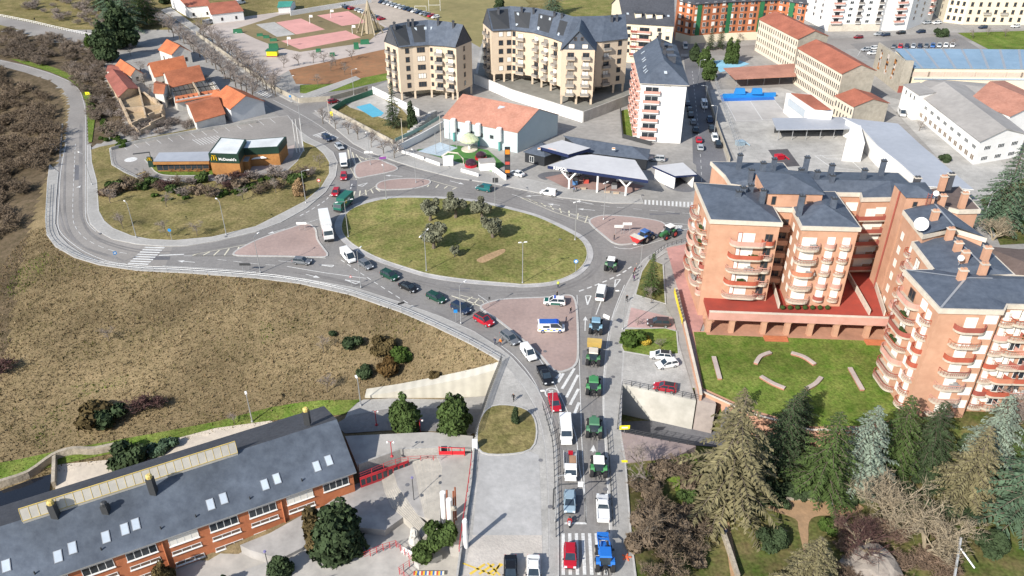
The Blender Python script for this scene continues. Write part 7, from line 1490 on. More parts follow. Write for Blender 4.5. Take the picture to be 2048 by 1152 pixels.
# motorcycle and rider
t = veh("motorcycle","white scooter waiting at the stop line before the zebra crossing","motorcycle",(1139,1049),(1138,1075)); loft([(-.8,.5,.78,.14),(-.3,.4,.85,.2),(.1,.3,.55,.2),(.5,.45,.95,.2),(.75,.5,.9,.1)],[(1,0),(1,.6),(.7,1)]).build("body",CM["white"],t); MB().box((-.35,0,.84),(.75,.3,.1)).build("seat",m_plast,t); MB().tube([(.5,-.34,1.02),(.5,.34,1.02)],.03,5).build("handlebar",m_plast,t)
for x in (-.62,.66): MB().wheel((x,0,.27),.27,.13).build("wheel",m_tyre,t)
MB().add([(.62,-.2,.9),(.62,.2,.9),(.5,.17,1.3),(.5,-.17,1.3)],[(0,1,2,3),(3,2,1,0)]).build("windshield",m_skyg,t)
p = P(1139,1049); o = person((1139,1049),"red","white","rider in red jacket and dark helmet on the white scooter","ride",0,.04); o.rotation_euler = (0,0,t.rotation_euler.z - math.pi / 2); o.location = (p.x,p.y,.04); h = MB().lathe((0,.16,1.5),[(.05,0),(.15,.06),(.16,.16),(.11,.27),(.02,.31)],9).build("helmet",m_plast,None); h.parent = o
# lamps, signs, fences
def lamp_proto(h,arms,arm=1.6,col=None):
 t = thing("street_lamp","lamp","street lamp",(0,0,0),local=True); m = col or m_steel; MB().tube([(0,0,0),(0,0,h * .5),(0,0,h)],.11,7,.06).build("pole",m,t); MB().lathe((0,0,0),[(.2,0),(.2,.25),(.12,.4)],8).build("base",m,t)
 for a in arms:
  d = Vector((math.cos(a),math.sin(a),0)); MB().tube([(0,0,h - .1),d * arm * .5 + Vector((0,0,h + .1)),d * arm + Vector((0,0,h + .15))],.05,5).build("arm",m,t); b = MB(); c = d * (arm + .25) + Vector((0,0,h + .1)); b.box(tuple(c),(.75,.32,.14),a,(.8,.8)); b.build("lamp_head",m_whitew,t)
 return t
LP = {"one": lamp_proto(9.5,[0],1.5),"two": lamp_proto(10,[0,math.pi],1.7),"small": lamp_proto(5.0,[0],.5),"top": lamp_proto(10.5,[0,math.pi],.4)}
def lamp(k,uv,a,label,group="street lamps around the roundabout",z=.1,sc=1.0): return place(LP[k],P(*uv,0) + Vector((0,0,z)),a,label,group,sc)
lamp("two",(697,475),.5,"twin-armed lamp on the west tip of the roundabout lawn beside the truck"); lamp("two",(853,543),1.2,"twin-armed lamp on the lawn below the olive trees"); lamp("top",(1045,567),.2,"lamp with short head at the lawn's bottom rim"); lamp("top",(1150,481),.6,"lamp at the lawn's right rim facing the east island"); lamp("top",(1207,440),.8,"tall lamp on the east island near the petrol station"); lamp("one",(773,400),1.9,"lamp with purple sign at the lawn's top left rim"); lamp("one",(990,413),1.9,"lamp at the lawn's top rim behind the olive trees")
for i,(u,v,a,l) in enumerate(((453,471,2.3,"lamp at the lower edge of the restaurant lawn, nearest the zebra crossing"),(273,476,2.3,"lamp at the bend of the west road's inner pavement"),(612,407,.3,"lamp on the restaurant side by the no-entry sign"),(184,370,2.6,"lamp leaning over the straight part of the west road"),(521,546,1.2,"lamp on the guardrail pavement left of the yield sign"),(722,576,1.2,"lamp on the guardrail pavement opposite the grey hatchback"),(922,648,.9,"lamp on the guardrail pavement opposite the navy car"),(1278,562,3.3,"lamp over the pavement beside the onlookers' conifer"),(1245,660,3.2,"lamp by the parking court entrance"),(1103,868,3.2,"lamp on the plaza edge beside the tall panel van"),(741,330,2,"lamp on the upper brick island"),(832,366,2,"lamp on the oval brick island"),(1395,170,.2,"lamp in the tower street at the height of its roof"),(1408,225,3.1,"lamp in the tower street by the white van"),(1428,268,3.1,"lamp in the tower street by the school yard wall"),(602,250,.5,"lamp on the avenue's corner by the side street"),(708,190,.3,"lamp at the side street beside the hedge"),(584,205,.4,"lamp on the avenue corner by the stone-walled field"),(472,112,.5,"lamp on the avenue between the bare trees, lower one"),(410,70,.5,"lamp on the avenue between the bare trees, upper one"))): lamp("one",(u,v),a,l)
p = P(1111,1043); place(LP["one"],p + Vector((0,0,.1)),.1,"dark curved lamp over the lane beside the ice-blue car","street lamps around the roundabout")
for u,v,l in ((852,813,"path lamp at the foot of the retaining wall"),(505,845,"path lamp at the foot of the dry slope behind the school")): q_ = G(u - 130 if u > 800 else u,v); place(LP["small"],q_,2,l,"path lamps below the slope",1.3)
def twin_globe(uv,z,label,m=None):
 p = P(*uv,z); t = thing("yard_lamp",label,"lamp",p,group="twin-globe lamps of the school yard"); MB().tube([p,p + Vector((0,0,3.4))],.08,6).build("pole",m or m_redd,t); MB().lathe(tuple(p),[(.3,0),(.3,.15),(.1,.3)],8).build("base",m or m_redd,t)
 for s in (-1,1): MB().tube([p + Vector((0,0,3.2)),p + Vector((s * .3,0,3.6)),p + Vector((s * .55,0,3.4))],.04,5).build("arm",m or m_redd,t); MB().lathe((p.x + s * .55,p.y,p.z + 3.15),[(.05,0),(.2,.1),(.2,.25),(.05,.36)],8).build("globe",m_whitew,t)
twin_globe((784,913),-3.4,"red twin-globe lamp on the wall above the school entrance"); twin_globe((753,850),-7,"red twin-globe lamp on the underpass path left of the round pine"); twin_globe((841,868),-7,"red twin-globe lamp between the two round pines")
for u,v,z,l in ((828,1000,-5.8,"dark slim lamp on the amphitheatre landing"),(540,1148,-8.4,"dark slim lamp beside the small conifer at the bottom edge")): p = P(u,v,z); t = thing("yard_lamp",l,"lamp",p); MB().tube([p,p + Vector((0,0,5))],.07,6).build("pole",m_dark,t); MB().lathe((p.x,p.y,p.z + 5),[(.1,0),(.26,.1),(.2,.3)],8).build("lamp_head",paint("violet_lamp",(.2,.18,.35),.4),t)
# signs
def sign(uv,label,shape,col,z=.1,h=2.4,rz=0.0,w_=.8,hh=.8,m2=None):
 p = P(*uv); p.z = z; t = thing("road_sign",label,"sign",p); MB().tube([p,p + Vector((0,0,h + hh * .8))],.05,5).build("post",m_steel,t); b = MB()
 c,s = math.cos(rz),math.sin(rz); n = {"disc": 16,"tri": 3,"rect": 4}[shape]
 pts = [(math.cos(2 * math.pi * i / n + (math.pi / 4 if n == 4 else math.pi / 2)),math.sin(2 * math.pi * i / n + (math.pi / 4 if n == 4 else math.pi / 2))) for i in range(n)]; k = 1.414 if n == 4 else 1
 fr = [(p.x + x * w_ / 2 * k * c + .07 * s,p.y + x * w_ / 2 * k * s - .07 * c,p.z + h + hh / 2 + z_ * hh / 2 * k) for x,z_ in pts]; bk = [(x + -.04 * s,y + .04 * c,z_) for x,y,z_ in fr]
 b.mi(0).add(fr + bk,[tuple(range(n)),tuple(range(n,2 * n))[::-1]] + [(i,n + i,n + (i + 1) % n,(i + 1) % n) for i in range(n)])
 if m2: b.mi(1).add([(x * .0 + (p.x + (x - p.x) * .6) + .02 * s,(p.y + (y - p.y) * .6) - .02 * c - .03,p.z + h + hh / 2 + (z_ - p.z - h - hh / 2) * (.6 if shape != "rect" else .35)) for x,y,z_ in fr],[tuple(range(n))])
 b.build("sign_plate",[col,m2 or col],t); return t
m_sb = paint("sign_blue",(.02,.22,.55),.4); m_sr = paint("sign_red",(.55,.02,.03),.4); m_sy = paint("sign_yellow",(.85,.75,.02),.4); m_sp = paint("sign_purple",(.30,.08,.36),.4)
sign((640,380),"red no-entry sign on the inner pavement by the restaurant lawn","disc",m_sr,m2=m_whitew,w_=1,hh=1); sign((1151,545),"round blue sign at the lawn's right rim","disc",m_sb,m2=m_whitew,w_=1.1,hh=1.1); sign((344,481),"round blue sign at the zebra crossing's inner end","disc",m_sb,w_=.9,hh=.9); sign((236,527),"square blue crossing sign at the bend of the west road","rect",m_sb,m2=m_whitew,rz=.4)
sign((704,575),"red triangular yield sign on the western approach","tri",m_sr,m2=m_whitew); sign((912,645),"blue sign on the guardrail pavement","rect",m_sb); sign((582,208),"blue square sign at the corner of the side street","rect",m_sb); sign((665,246),"yellow sign at the pool garden wall","rect",m_sy,w_=.9,hh=1.6); sign((177,195),"bright yellow sign on the verge of the west road's bend","rect",m_sy,w_=1.6,hh=1.2,h=.8); sign((1248,868),"yellow and white sign at the railing of the underpass","rect",m_sy,m2=m_whitew,w_=1.8,hh=.9,h=1.0,rz=.05)
sign((768,345),"purple direction sign beside the oval brick island","rect",m_sp,w_=2.0,hh=.7,h=4.2,rz=.3); sign((804,626),"dark sign back on the guardrail pavement","rect",m_dark,w_=1.5,hh=.5,h=2.2,rz=.5); sign((991,380),"black sign back beside the price pylon","rect",m_dark,w_=1.6,hh=1.5,h=2.2); sign((979,612),"small dark sign at the tip of the police island","rect",m_dark,w_=.4,hh=.7,h=1.6)
p = P(1246,469); t = thing("direction_sign","pair of white direction boards on the east island","sign",p)
for dx,h in ((-1.2,2.0),(.9,2.7)):
 MB().box((p.x + dx,p.y,h),(2.3,.1,.7)).build("board",m_whitew,t)
 for s in (-.7,.7): MB().tube([(p.x + dx + s,p.y + .08,.1),(p.x + dx + s,p.y + .08,h + .6)],.06,5).build("post",m_steel,t)
for u,v,l in ((605,462,"white direction board at the top of the west island"),(738,318,"white direction board on the upper brick island"),(493,545,"dark direction board on the guardrail pavement")): p = P(u,v); t = thing("direction_sign",l,"sign",p); MB().box((p.x,p.y,1.9),(2.6,.1,.6)).build("board",m_dark if v == 545 else m_whitew,t); MB().tube([(p.x - .7,p.y + .08,.1),(p.x - .7,p.y + .08,2.4)],.06,5).build("post",m_steel,t); MB().tube([(p.x + .7,p.y + .08,.1),(p.x + .7,p.y + .08,2.4)],.06,5).build("post",m_steel,t)
# speed sign over the lane
p = P(1106,1020); t = thing("overhead_sign","dark gantry arm with small white panel over the south road","sign",p); MB().tube([p,p + Vector((0,0,4.6)),p + Vector((.8,.1,5.4)),p + Vector((4.0,.2,5.5))],.1,6).build("arm",m_dark,t); MB().box((p.x + 4.1,p.y + .15,4.9),(.8,.12,1.0)).build("panel",m_whitew,t)
for i in range(3): p = P(1962 + i * 10,452 - i * 4); one("tall_post",MB().tube([p,p + Vector((.5,.3,9))],.16,6),m_steel,"tall grey post below the large cedar, %s from the flats" % ORD[i],"post","grey posts below the large cedar",base=tuple(p))
# utility poles
for i,(u,v,h) in enumerate(((660,246,9),(806,290,9),(882,285,9),(600,305,11),(608,303,11),(594,306,11))):
 p = P(u,v); one("flag_pole" if h > 10 else "utility_pole",MB().tube([p,p + Vector((0,0,h))],.12,6,.07),m_trim if h < 10 else m_whitew,["wooden pole at the pool garden's street corner","wooden pole below the outside stairs","wooden pole at the pink-roofed hall's left corner","white flagpole beside the restaurant, middle one of three","white flagpole beside the restaurant nearest the road","white flagpole nearest the restaurant wall"][i],"pole",base=tuple(p))
# crane-like lamp mast and crutch at bottom right
p0 = G(1893,1140); t = thing("mast","pale tilted steel mast with a second arm at the bottom right edge","mast",p0); MB().tube([p0 + Vector((-.6,-3,1)),p0 + Vector((.6,.6,6.5))],.2,6).build("pole",m_steel,t); MB().tube([p0 + Vector((.4,0,5.2)),p0 + Vector((1.9,-2.6,3.6))],.14,6).build("arm",m_steel,t)
# guardrails along the embankment pavement and south road
railing("guardrail","long grey guardrail along the pavement above the dry slope",[(98,372),(94,440),(97,470),(114,492),(150,513),(200,529),(275,539),(375,544),(512,554),(600,565),(700,587),(800,621),(870,651),(940,685),(1001,720)],.15,.95,3.2,m_steel,rails=2,r=.05)
railing("guardrail","dark railing between plaza pavement and south road",[(1084,812),(1098,860),(1106,900),(1110,1000),(1112,1080)],.15,1.0,1.4,m_dark); railing("guardrail","dark railing along the right pavement of the south road",[(1214,868),(1219,940),(1226,1060)],.15,1.0,1.4,m_dark); railing("guardrail","dark railing along the pavement at the brick flats' corner",[(1381,483),(1336,494),(1314,508),(1294,524)],.15,1.0,1.4,m_dark)
railing("fence","pale mesh fence along the school yard's street side",[(1428,165),(1445,215),(1460,260),(1478,310)],0,3.0,3.0,m_steel,rails=4,r=.03,cat="fence"); wall_run("yard_wall","tan wall along the school yard's street side",[(1412,170),(1436,250),(1460,315)],0,1.6,.3,m_stone)
railing("railing","dark railing around the restaurant's drive-through lane",[(222,303),(226,330),(250,345),(282,360),(325,365),(450,362),(512,353),(574,342)],.1,.9,2.6,m_steel)
# fairground beside the pink-roofed hall
m_turf = mat("artificial_turf",(.08,.20,.05),(.06,.16,.04),1,.95); sheet("fairground_turf",[(832,300),(905,290),(975,300),(1010,330),(985,345),(900,322),(870,312)],m_turf,lift=.09)
sheet("plaza_pad",[(836,303),(880,285),(915,296),(880,313)],mat("pale_blue_pad",(.42,.50,.56),None,1,.8),lift=.1)
wall_run("boundary_wall","low white wall along the fairground pavement",[(803,300),(824,306),(880,326)],0,1.1,.25,m_whitew); wall_run("boundary_wall","low white wall along the fairground between gate arch and kiosk",[(922,337),(957,347)],0,1.1,.25,m_whitew); wall_run("boundary_wall","low white wall behind the price pylon",[(985,330),(1012,350)],0,1.8,.25,m_whitew)
p = P(897,330); t = thing("ticket_booth","white ticket booth with arch at the fairground entrance","booth",p); MB().box((p.x,p.y,0),(3.0,2.0,2.6)).build("wall",m_whitew,t); MB().box((p.x,p.y,2.6),(3.3,2.3,.15)).build("roof",m_whitew,t); MB().tube([(p.x - 2,p.y + .5,2.6),(p.x,p.y + .5,4),(p.x + 3,p.y + .5,3.6),(p.x + 4.5,p.y + .5,1.8),(p.x + 4.6,p.y + .5,0)],.25,6).build("arch",m_trim,t)
p = P(974,338); t = thing("kiosk","white cabin with grey roof by the red bumper rides","kiosk",p); MB().box((p.x,p.y,0),(4.6,3.0,2.6),.2).build("wall",m_whitew,t); MB().box((p.x,p.y,2.6),(4.9,3.3,.25),.2).build("roof",m_fibre,t)
p = P(939,300); t = thing("carousel","round white flower-decked carousel on the artificial turf","carousel",p); MB().lathe(tuple(p),[(2.6,0),(2.6,.4)],16).build("platform",m_trim,t); MB().lathe(tuple(p),[(.4,.4),(.4,4)],8).build("column",m_whitew,t); MB().lathe((p.x,p.y,p.z + 3.2),[(3.0,0),(3.0,.5),(1.6,1.8),(.2,2.4)],14).build("canopy",mat("pale_lime_canopy",(.62,.66,.48),(.5,.55,.3),2,.8,0,.3),t)
for i,(u,v) in enumerate(((942,333),(962,318))):
 p = P(u,v); t = thing("fairground_ride",["dark red covered ride beside the white cabin","dark red tent-like ride behind the white cabin"][i],"ride",p); MB().lathe(tuple(p),[(1.9,0),(1.9,.8)],12).build("base",CM["red"],t); MB().lathe((p.x,p.y,.8),[(1.6,0),(1.7,.9),(.9,1.5),(.1,1.7)],12).build("dome",paint("ride_dark",(.05,.02,.03),.3),t)
for i in range(4): p = P(872 + i * 14,308 - (i % 2) * 10); MB_ = MB().tube([p,p + Vector((0,0,7))],.09,6); one("light_mast",MB_,m_steel,"slim mast of the fairground lights, %s from the entrance stairs" % ORD[i],"mast","light masts of the fairground",base=tuple(p))
# sports ground: monument, hoops, goals, kiosks, play equipment
p = P(740,66); t = thing("tower_monument","pointed stone tower monument with curved buttress arms beside the courts","monument",p); MB().lathe(tuple(p),[(2.2,0),(1.9,3),(1.5,8),(1.2,11.5),(.2,15)],8).build("tower",mat("tan_stone",(.40,.34,.24),(.32,.27,.19),1,.95),t)
for i in range(6): a = i * 1.047; d = Vector((math.cos(a),math.sin(a),0)); MB().tube([p + d * 6.2,p + d * 4.6 + Vector((0,0,4)),p + d * 2.4 + Vector((0,0,9)),p + d * 1.4 + Vector((0,0,10.5))],.4,6,.25).build("buttress",MATS["tan_stone"],t)
for i,(u,v,l) in enumerate(((830,24,"white rugby goal at the playing field edge"),(858,22,"tall white goal frame on the playing field"))): p = P(u,v); b = MB(); h = 3 if i == 0 else 8; b.tube([p,p + Vector((0,0,h))],.1,5); b.tube([p + Vector((6,0,0)),p + Vector((6,0,h))],.1,5); b.tube([p + Vector((0,0,3)),p + Vector((6,0,3))],.1,5); one("goal",b,m_whitew,l,"goal",base=tuple(p))
for u,v,l in ((576,92,"white basketball hoop at the front pink court's left end"),(705,68,"white basketball hoop at the front pink court's right end"),(620,47,"white hoop post between the rear pink courts"),(662,36,"white hoop post on the far pink court")): p = P(u,v); t = thing("basketball_hoop",l,"basketball hoop",p,group="hoops of the pink courts"); MB().tube([p,p + Vector((0,0,3.2)),p + Vector((.9,-.4,3.6))],.12,5).build("post",m_whitew,t); MB().box((p.x + 1,p.y - .5,3.1),(1.6,.08,1.1)).build("backboard",m_whitew,t)
p = P(546,112); t = thing("play_kiosk","yellow and red kiosk with green roof on the sports ground","kiosk",p); MB().box((p.x,p.y,0),(4.6,3.4,.5)).build("plinth",m_rail,t); MB().box((p.x,p.y,.5),(4.4,3.2,2.0)).build("wall",m_sy,t); MB().box((p.x,p.y,2.5),(5,3.8,.3)).build("roof",mat("kiosk_green",(.03,.16,.08),None,1,.6),t)
MK = MATS["kiosk_green"]
for i,(u,v,w_,h) in enumerate(((520,72,3,.9),(533,76,3,.9),(547,82,3.4,.9),(548,100,4.5,2.6),(637,104,2.4,1.2),(665,112,2.4,1.2),(713,98,2.4,2.6),(730,88,4.2,1.8),(476,66,4.5,1.6))):
 p = P(u,v); b = MB(); b.box((p.x,p.y,0),(w_,1.6,h),.2,(.85,.7)); b.box((p.x,p.y,h),(w_ * .9,.4,.3),.2); one("play_equipment",b,MK,"green play block on the sports ground, %s counted from the left courts" % ORD[i],"play equipment","green play equipment of the sports ground",base=tuple(p))
# avenue wall and hedge wall in front of the bare field
wall_run("garden_wall","long tan stone wall between avenue and sports ground",[(392,62),(470,118),(545,170),(598,196),(660,192),(735,172)],0,1.9,.3,m_stone)
# school yard things
for i,(u,v,l,c) in enumerate(((1558,318,"colourful climbing frame on the dark play square","red"),(1488,192,"blue inflatable play wall at the sports pitch","blue"),(1707,290,"green table set at the edge of the school yard","green"),(1480,290,"little blue-roofed playhouse by the street wall","iceblue"))):
 p = P(u,v); b = MB(); b.box((p.x,p.y,0),(2.6,1.8,1.4),.3); b.box((p.x,p.y,1.4),(2.9,2.1,.3),.3,(.4,.4)); b.tube([(p.x + 1.2,p.y,1.3),(p.x + 3,p.y - .6,.1)],.25,5); one("playhouse",b,CM[c],l,"play equipment",base=tuple(p))
p = P(1471,195); t = thing("inflatable_wall","bright blue inflatable barrier along the pink canopy's sports pitch","inflatable",p); a,c = P(1445,196),P(1550,193); L_,R_ = strip_pts([a,c],1.0); MB().prism(L_[:1] + R_[:1] + R_[1:] + L_[1:],0,1.5).build("wall",m_sb,t)
for u in (1478,1512): q_ = P(u,195); MB().box((q_.x,q_.y,1.5),(4,1.6,2.0),0,(.8,.8)).build("block",MATS["sign_blue"],t)
# red bollards etc. by the crossing, low ruin wall and pillars beyond the school
for u,v,l in ((1240,924,"yellow painted bollard mat on the pavement corner"),): stripe_b = MB(); p = P(1249,924); stripe_b.box((p.x,p.y,.16),(1.0,.5,.03)); one("ground_marker",stripe_b,m_sy,l,"marker",base=tuple(p))
p = P(1253,1116); b = MB()
for a in range(5): d = Vector((math.cos(a * 1.257),math.sin(a * 1.257),0)) * .7; b.tube([p + Vector((0,0,.2)),p + d + Vector((0,0,.18))],.12,4)
one("ground_marker",b,paint("orange_marker",(.75,.15,.06),.6),"orange star-shaped mark lying on the pavement beside the blue tractor","marker",base=tuple(p))
m_oldw = mat("old_stone_wall",(.40,.35,.28),(.26,.23,.18),.9,1,.4,.25)
def land_wall(name,label,px,h,th,m):
 pts = [G(u,v) for u,v in px]; pts = spline(pts,3); L_,R_ = strip_pts(pts,th); b = MB()
 for i in range(len(pts) - 1):
  z0,z1 = pts[i].z,pts[i + 1].z; b.add([(*L_[i].xy,z0 - .5),(*R_[i].xy,z0 - .5),(*R_[i + 1].xy,z1 - .5),(*L_[i + 1].xy,z1 - .5),(*L_[i].xy,z0 + h),(*R_[i].xy,z0 + h),(*R_[i + 1].xy,z1 + h),(*L_[i + 1].xy,z1 + h)],[(4,5,6,7),(0,1,5,4),(1,2,6,5),(2,3,7,6),(3,0,4,7)])
 b.f = [f if True else f for f in b.f]; return one(name,b,m,label,"wall",base=tuple(pts[0]))
land_wall("old_wall","curving old stone wall below the green verge beside the school",[(0,975),(60,955),(110,920),(150,908),(190,908),(240,898)],1.6,.7,m_oldw); land_wall("old_wall","short cross wall of the sunken ruin beside the school",[(112,920),(110,975)],1.4,.6,m_oldw); land_wall("park_wall","long mossy stone wall running down the park at the bottom",[(1436,1045),(1452,1090),(1475,1160)],1.2,.5,m_oldw); land_wall("park_wall","low stone kerb wall along the park path",[(1572,1000),(1640,1000),(1700,1010)],.5,.4,m_oldw)
gsheet("sunken_pool",[(0,985),(60,962),(105,950),(100,985),(60,1000),(0,1020)],paint("dark_water",(.012,.014,.02),.1),lift=.3)
# trees, shrubs, grass
def twig_mesh(seed,h,spread,stems=1,depth=4,tw=.05,rad=.16,up=.55,clear=.3):
 R = random.Random(seed); tr = MB(); cr = MB()
 def go(p,d,L,r,k):
  q = p + d * L * .5 + Vector((R.uniform(-1,1),R.uniform(-1,1),R.uniform(-.3,.6))) * L * .07; e = p + d * L + Vector((R.uniform(-1,1),R.uniform(-1,1),0)) * L * .1
  if k >= 2: (tr if k >= depth - 1 else cr).tube([p,q,e],r,4 if k >= depth - 1 else 3,r * .6,False)
  else:
   s = Vector((R.uniform(-1,1),R.uniform(-1,1),R.uniform(-1,1))).cross(d).normalized() * tw / 2; cr.add([p - s,p + s,q + s * .8,q - s * .8,e],[(0,1,2,3),(3,2,4)])
  if k == 0: return
  for i in range(R.randint(4,5) if k > 1 else R.randint(5,7)):
   t = R.uniform(.35,1.0); b = p.lerp(e,t); a = R.uniform(0,6.28); o = Vector((math.cos(a),math.sin(a),R.uniform(-.15,.7))); nd = (d * up + o * spread).normalized(); go(b,nd,L * R.uniform(.5,.78),r * .5,k - 1)
 for i in range(stems):
  a = R.uniform(0,6.28); d = Vector((math.cos(a) * .5,math.sin(a) * .5,1)).normalized() if stems > 1 else Vector((R.uniform(-.08,.08),R.uniform(-.08,.08),1)).normalized()
  go(Vector((0,0,-.3)),d,h * (clear + .12),rad,depth)
 return tr,cr
def leaf_mesh(seed,lumps,n,s0,s1,flat=.0):
 """leaf-sized faces spread through a crown made of lumps (x, y, z, rx, rz)"""
 R = np.random.default_rng(seed); V = []; F = []
 w_ = np.array([l[3] ** 2 * l[4] for l in lumps]); w_ = w_ / w_.sum()
 for k,l in enumerate(lumps):
  m = int(n * w_[k]) + 8; d = R.normal(size=(m,3)); d /= np.linalg.norm(d,axis=1)[:,None]; r = R.uniform(.55,1.05,m) ** .6; c = np.array(l[:3]) + d * r[:,None] * np.array([l[3],l[3],l[4]])
  u = R.normal(size=(m,3)); u /= np.linalg.norm(u,axis=1)[:,None]; nn = d + R.normal(size=(m,3)) * .55; v = np.cross(nn,u); v /= np.linalg.norm(v,axis=1)[:,None] + 1e-6; u = np.cross(v,nn); u /= np.linalg.norm(u,axis=1)[:,None] + 1e-6
  s = R.uniform(s0,s1,m)[:,None]
  for a,b in ((-1,-.6),(1,-.5),(.7,.8),(-.6,.7)): V.append(c + u * s * a + v * s * b)
 N = [x.shape[0] for x in V[::4]]; out = []; o = 0; fs = []
 for k in range(len(lumps)):
  q = np.stack(V[4 * k:4 * k + 4],1).reshape(-1,3); out.append(q); fs += [(o + 4 * i,o + 4 * i + 1,o + 4 * i + 2,o + 4 * i + 3) for i in range(N[k])]; o += len(q)
 b = MB(); b.add(np.concatenate(out).tolist(),fs); return b
def cone_lumps(h,r,n,seed,z0=.08,pw=.9):
 R = random.Random(seed); L = []
 for i in range(n):
  t = (i + .5) / n; z = h * (z0 + (1 - z0) * t); rr = r * (1 - t) ** pw * (1 - .35 * max(0,.25 - t) / .25) + .12 * r
  for j in range(max(1,int(rr / r * 5))): a = R.uniform(0,6.28); k = rr * R.uniform(.25,.62); L.append((k * math.cos(a),k * math.sin(a),z + R.uniform(-.4,.4),rr * .52 + .2,h / n * .9 + .25))
 return L
def cedar_mesh(seed,h,r,droop=.35,nb=120,pw=.75):
 R = random.Random(seed); b = MB(); tr = MB().tube([(0,0,-.5),(0,0,h * .5),(0,0,h)],h * .018,7,.04)
 for i in range(nb):
  t = (i / nb) ** 1.15; z = h * (.1 + .9 * t); L = r * (1 - t) ** pw * R.uniform(.7,1.12) + .3; a = i * 2.4 + R.uniform(-.4,.4); d = Vector((math.cos(a),math.sin(a),0)); sd = Vector((-d.y,d.x,0)); up0 = R.uniform(.05,.25)
  P_ = lambda s: Vector((0,0,z)) + d * (L * s) + Vector((0,0,L * (up0 * s - droop * s * s)))
  tr.tube([P_(0),P_(.5),P_(.95)],.03 + L * .008,3,.02,False); m = max(4,int(L * 3.2))
  for k in range(m):
   s = .15 + .85 * (k + R.random()) / m; c = P_(s); w_ = L * .24 * (1.15 - s) + .25
   for q in (-1,1):
    e = c + sd * (q * w_ * R.uniform(.6,1.1)) + d * (w_ * R.uniform(.3,.8)) - Vector((0,0,w_ * R.uniform(.1,.6))); m_ = c.lerp(e,.5); x = (d * .5 - sd * q * .5) * R.uniform(.12,.24) + Vector((0,0,R.uniform(-.06,.06))); b.add([c,m_ + x,e,m_ - x],[(0,1,2,3)])
 return tr,b
def leafmat(name,c,var=.45): return mat(name,c,tuple(x * (1 - var) for x in c),1.1,.9,0,.3,.35,spec=.12)
TM = dict(bark=mat("grey_bark",(.17,.14,.11),(.11,.09,.07),3,1),twig=mat("grey_brown_twig",(.30,.255,.225),(.20,.165,.145),.5,1,0,.25),pale=mat("pale_twig",(.36,.30,.21),(.24,.195,.135),.5,1,0,.2),brown=mat("brown_twig",(.20,.15,.105),(.125,.095,.065),.4,1,0,.3),purple=mat("purple_brown_twig",(.115,.06,.055),(.07,.04,.035),.5,1),olive=leafmat("olive_leaf",(.20,.205,.135)),dark=leafmat("dark_needle",(.055,.082,.038)),green=leafmat("green_needle",(.075,.115,.035)),khaki=leafmat("khaki_needle",(.22,.195,.105)),silver=leafmat("silver_needle",(.25,.31,.24)),blue=leafmat("blue_green_needle",(.10,.155,.095)),bush=leafmat("green_bush_leaf",(.07,.115,.025)),straw=leafmat("straw_leaf",(.36,.24,.13)),rust=leafmat("rusty_leaf",(.12,.09,.04)),red=leafmat("berry_red_leaf",(.13,.08,.03),.6),gold=leafmat("golden_leaf",(.45,.33,.05)))
TP = {}
def reg(k,tr,cr,cm,name):
 t = thing(name,"x","tree" if "bush" not in name and "shrub" not in name else "shrub",(0,0,0),local=True)
 tr.build("trunk",TM["bark"] if cm != "pale" else TM["pale"],t); cr.build("crown",TM[cm],t); TP[k] = t
for i in range(3): reg("bare%d" % i,*twig_mesh(i,7.5,.75,1,4,.04,.13),"twig","bare_tree")
reg("big0",*twig_mesh(11,13,.8,4,4,.05,.3,.62,.3),"pale","bare_tree"); reg("shrub0",*twig_mesh(21,3.4,.95,6,3,.06,.06,.5,.3),"brown","bare_shrub"); reg("shrub1",*twig_mesh(22,3.0,.95,7,3,.06,.06,.5,.3),"purple","bare_shrub")
for i,k in enumerate(("khaki","silver","green")): reg("cedar%d" % i,*cedar_mesh(30 + i,16,7.2 if i == 0 else 6.2,.62 if i == 0 else .36,84 if i == 0 else 135),k,"cedar_tree")
reg("spruce",*cedar_mesh(35,16,3.9,.3,150,.95),"dark","spruce_tree")
stub = lambda h: MB().tube([(0,0,-.4),(0,0,h)],.2,7,.12)
reg("pine",stub(4),leaf_mesh(40,cone_lumps(9,3.6,8,1,.12,.55),5200,.2,.42),"green","pine_tree"); reg("cypress",stub(2),leaf_mesh(41,cone_lumps(6,1.1,7,2,.05,.5),1800,.12,.26),"dark","cypress_tree")
reg("olive",MB().tube([(0,0,-.3),(.2,0,1),(0,.2,2.2)],.4,7,.2),leaf_mesh(42,[(random.uniform(-1.6,1.6),random.uniform(-1.6,1.6),random.uniform(2.1,4.6),random.uniform(.7,1.3),random.uniform(.6,1.1)) for _ in range(14)],2600,.14,.28),"olive","olive_tree"); reg("bush",stub(.6),leaf_mesh(43,[(random.uniform(-.9,.9),random.uniform(-.9,.9),random.uniform(.4,1.3),random.uniform(.5,.9),random.uniform(.4,.8)) for _ in range(9)],1300,.12,.26),"bush","leafy_bush")
TU = set()
def tree(k,uv,label,sc=1.0,group=None,cm=None,low=False,zs=1.0):
 p = G(*uv) if low else P(*uv); pr = TP[k]
 if k in TU: o = copy_tree(pr)
 else: TU.add(k); o = pr
 o.location = p + Vector((0,0,.05)); o.rotation_euler = (0,0,random.uniform(0,6.28)); s = sc * random.uniform(.95,1.05); o.scale = (s,s,s * zs); tag(o,label,None,group)
 if cm:
  for c in o.children:
   if c.name.startswith("crown"): c.material_slots[0].link = 'OBJECT'; c.material_slots[0].material = TM[cm]
 return o
def line(a,b,n): return [(a[0] + (b[0] - a[0]) * i / (n - 1),a[1] + (b[1] - a[1]) * i / (n - 1)) for i in range(n)]
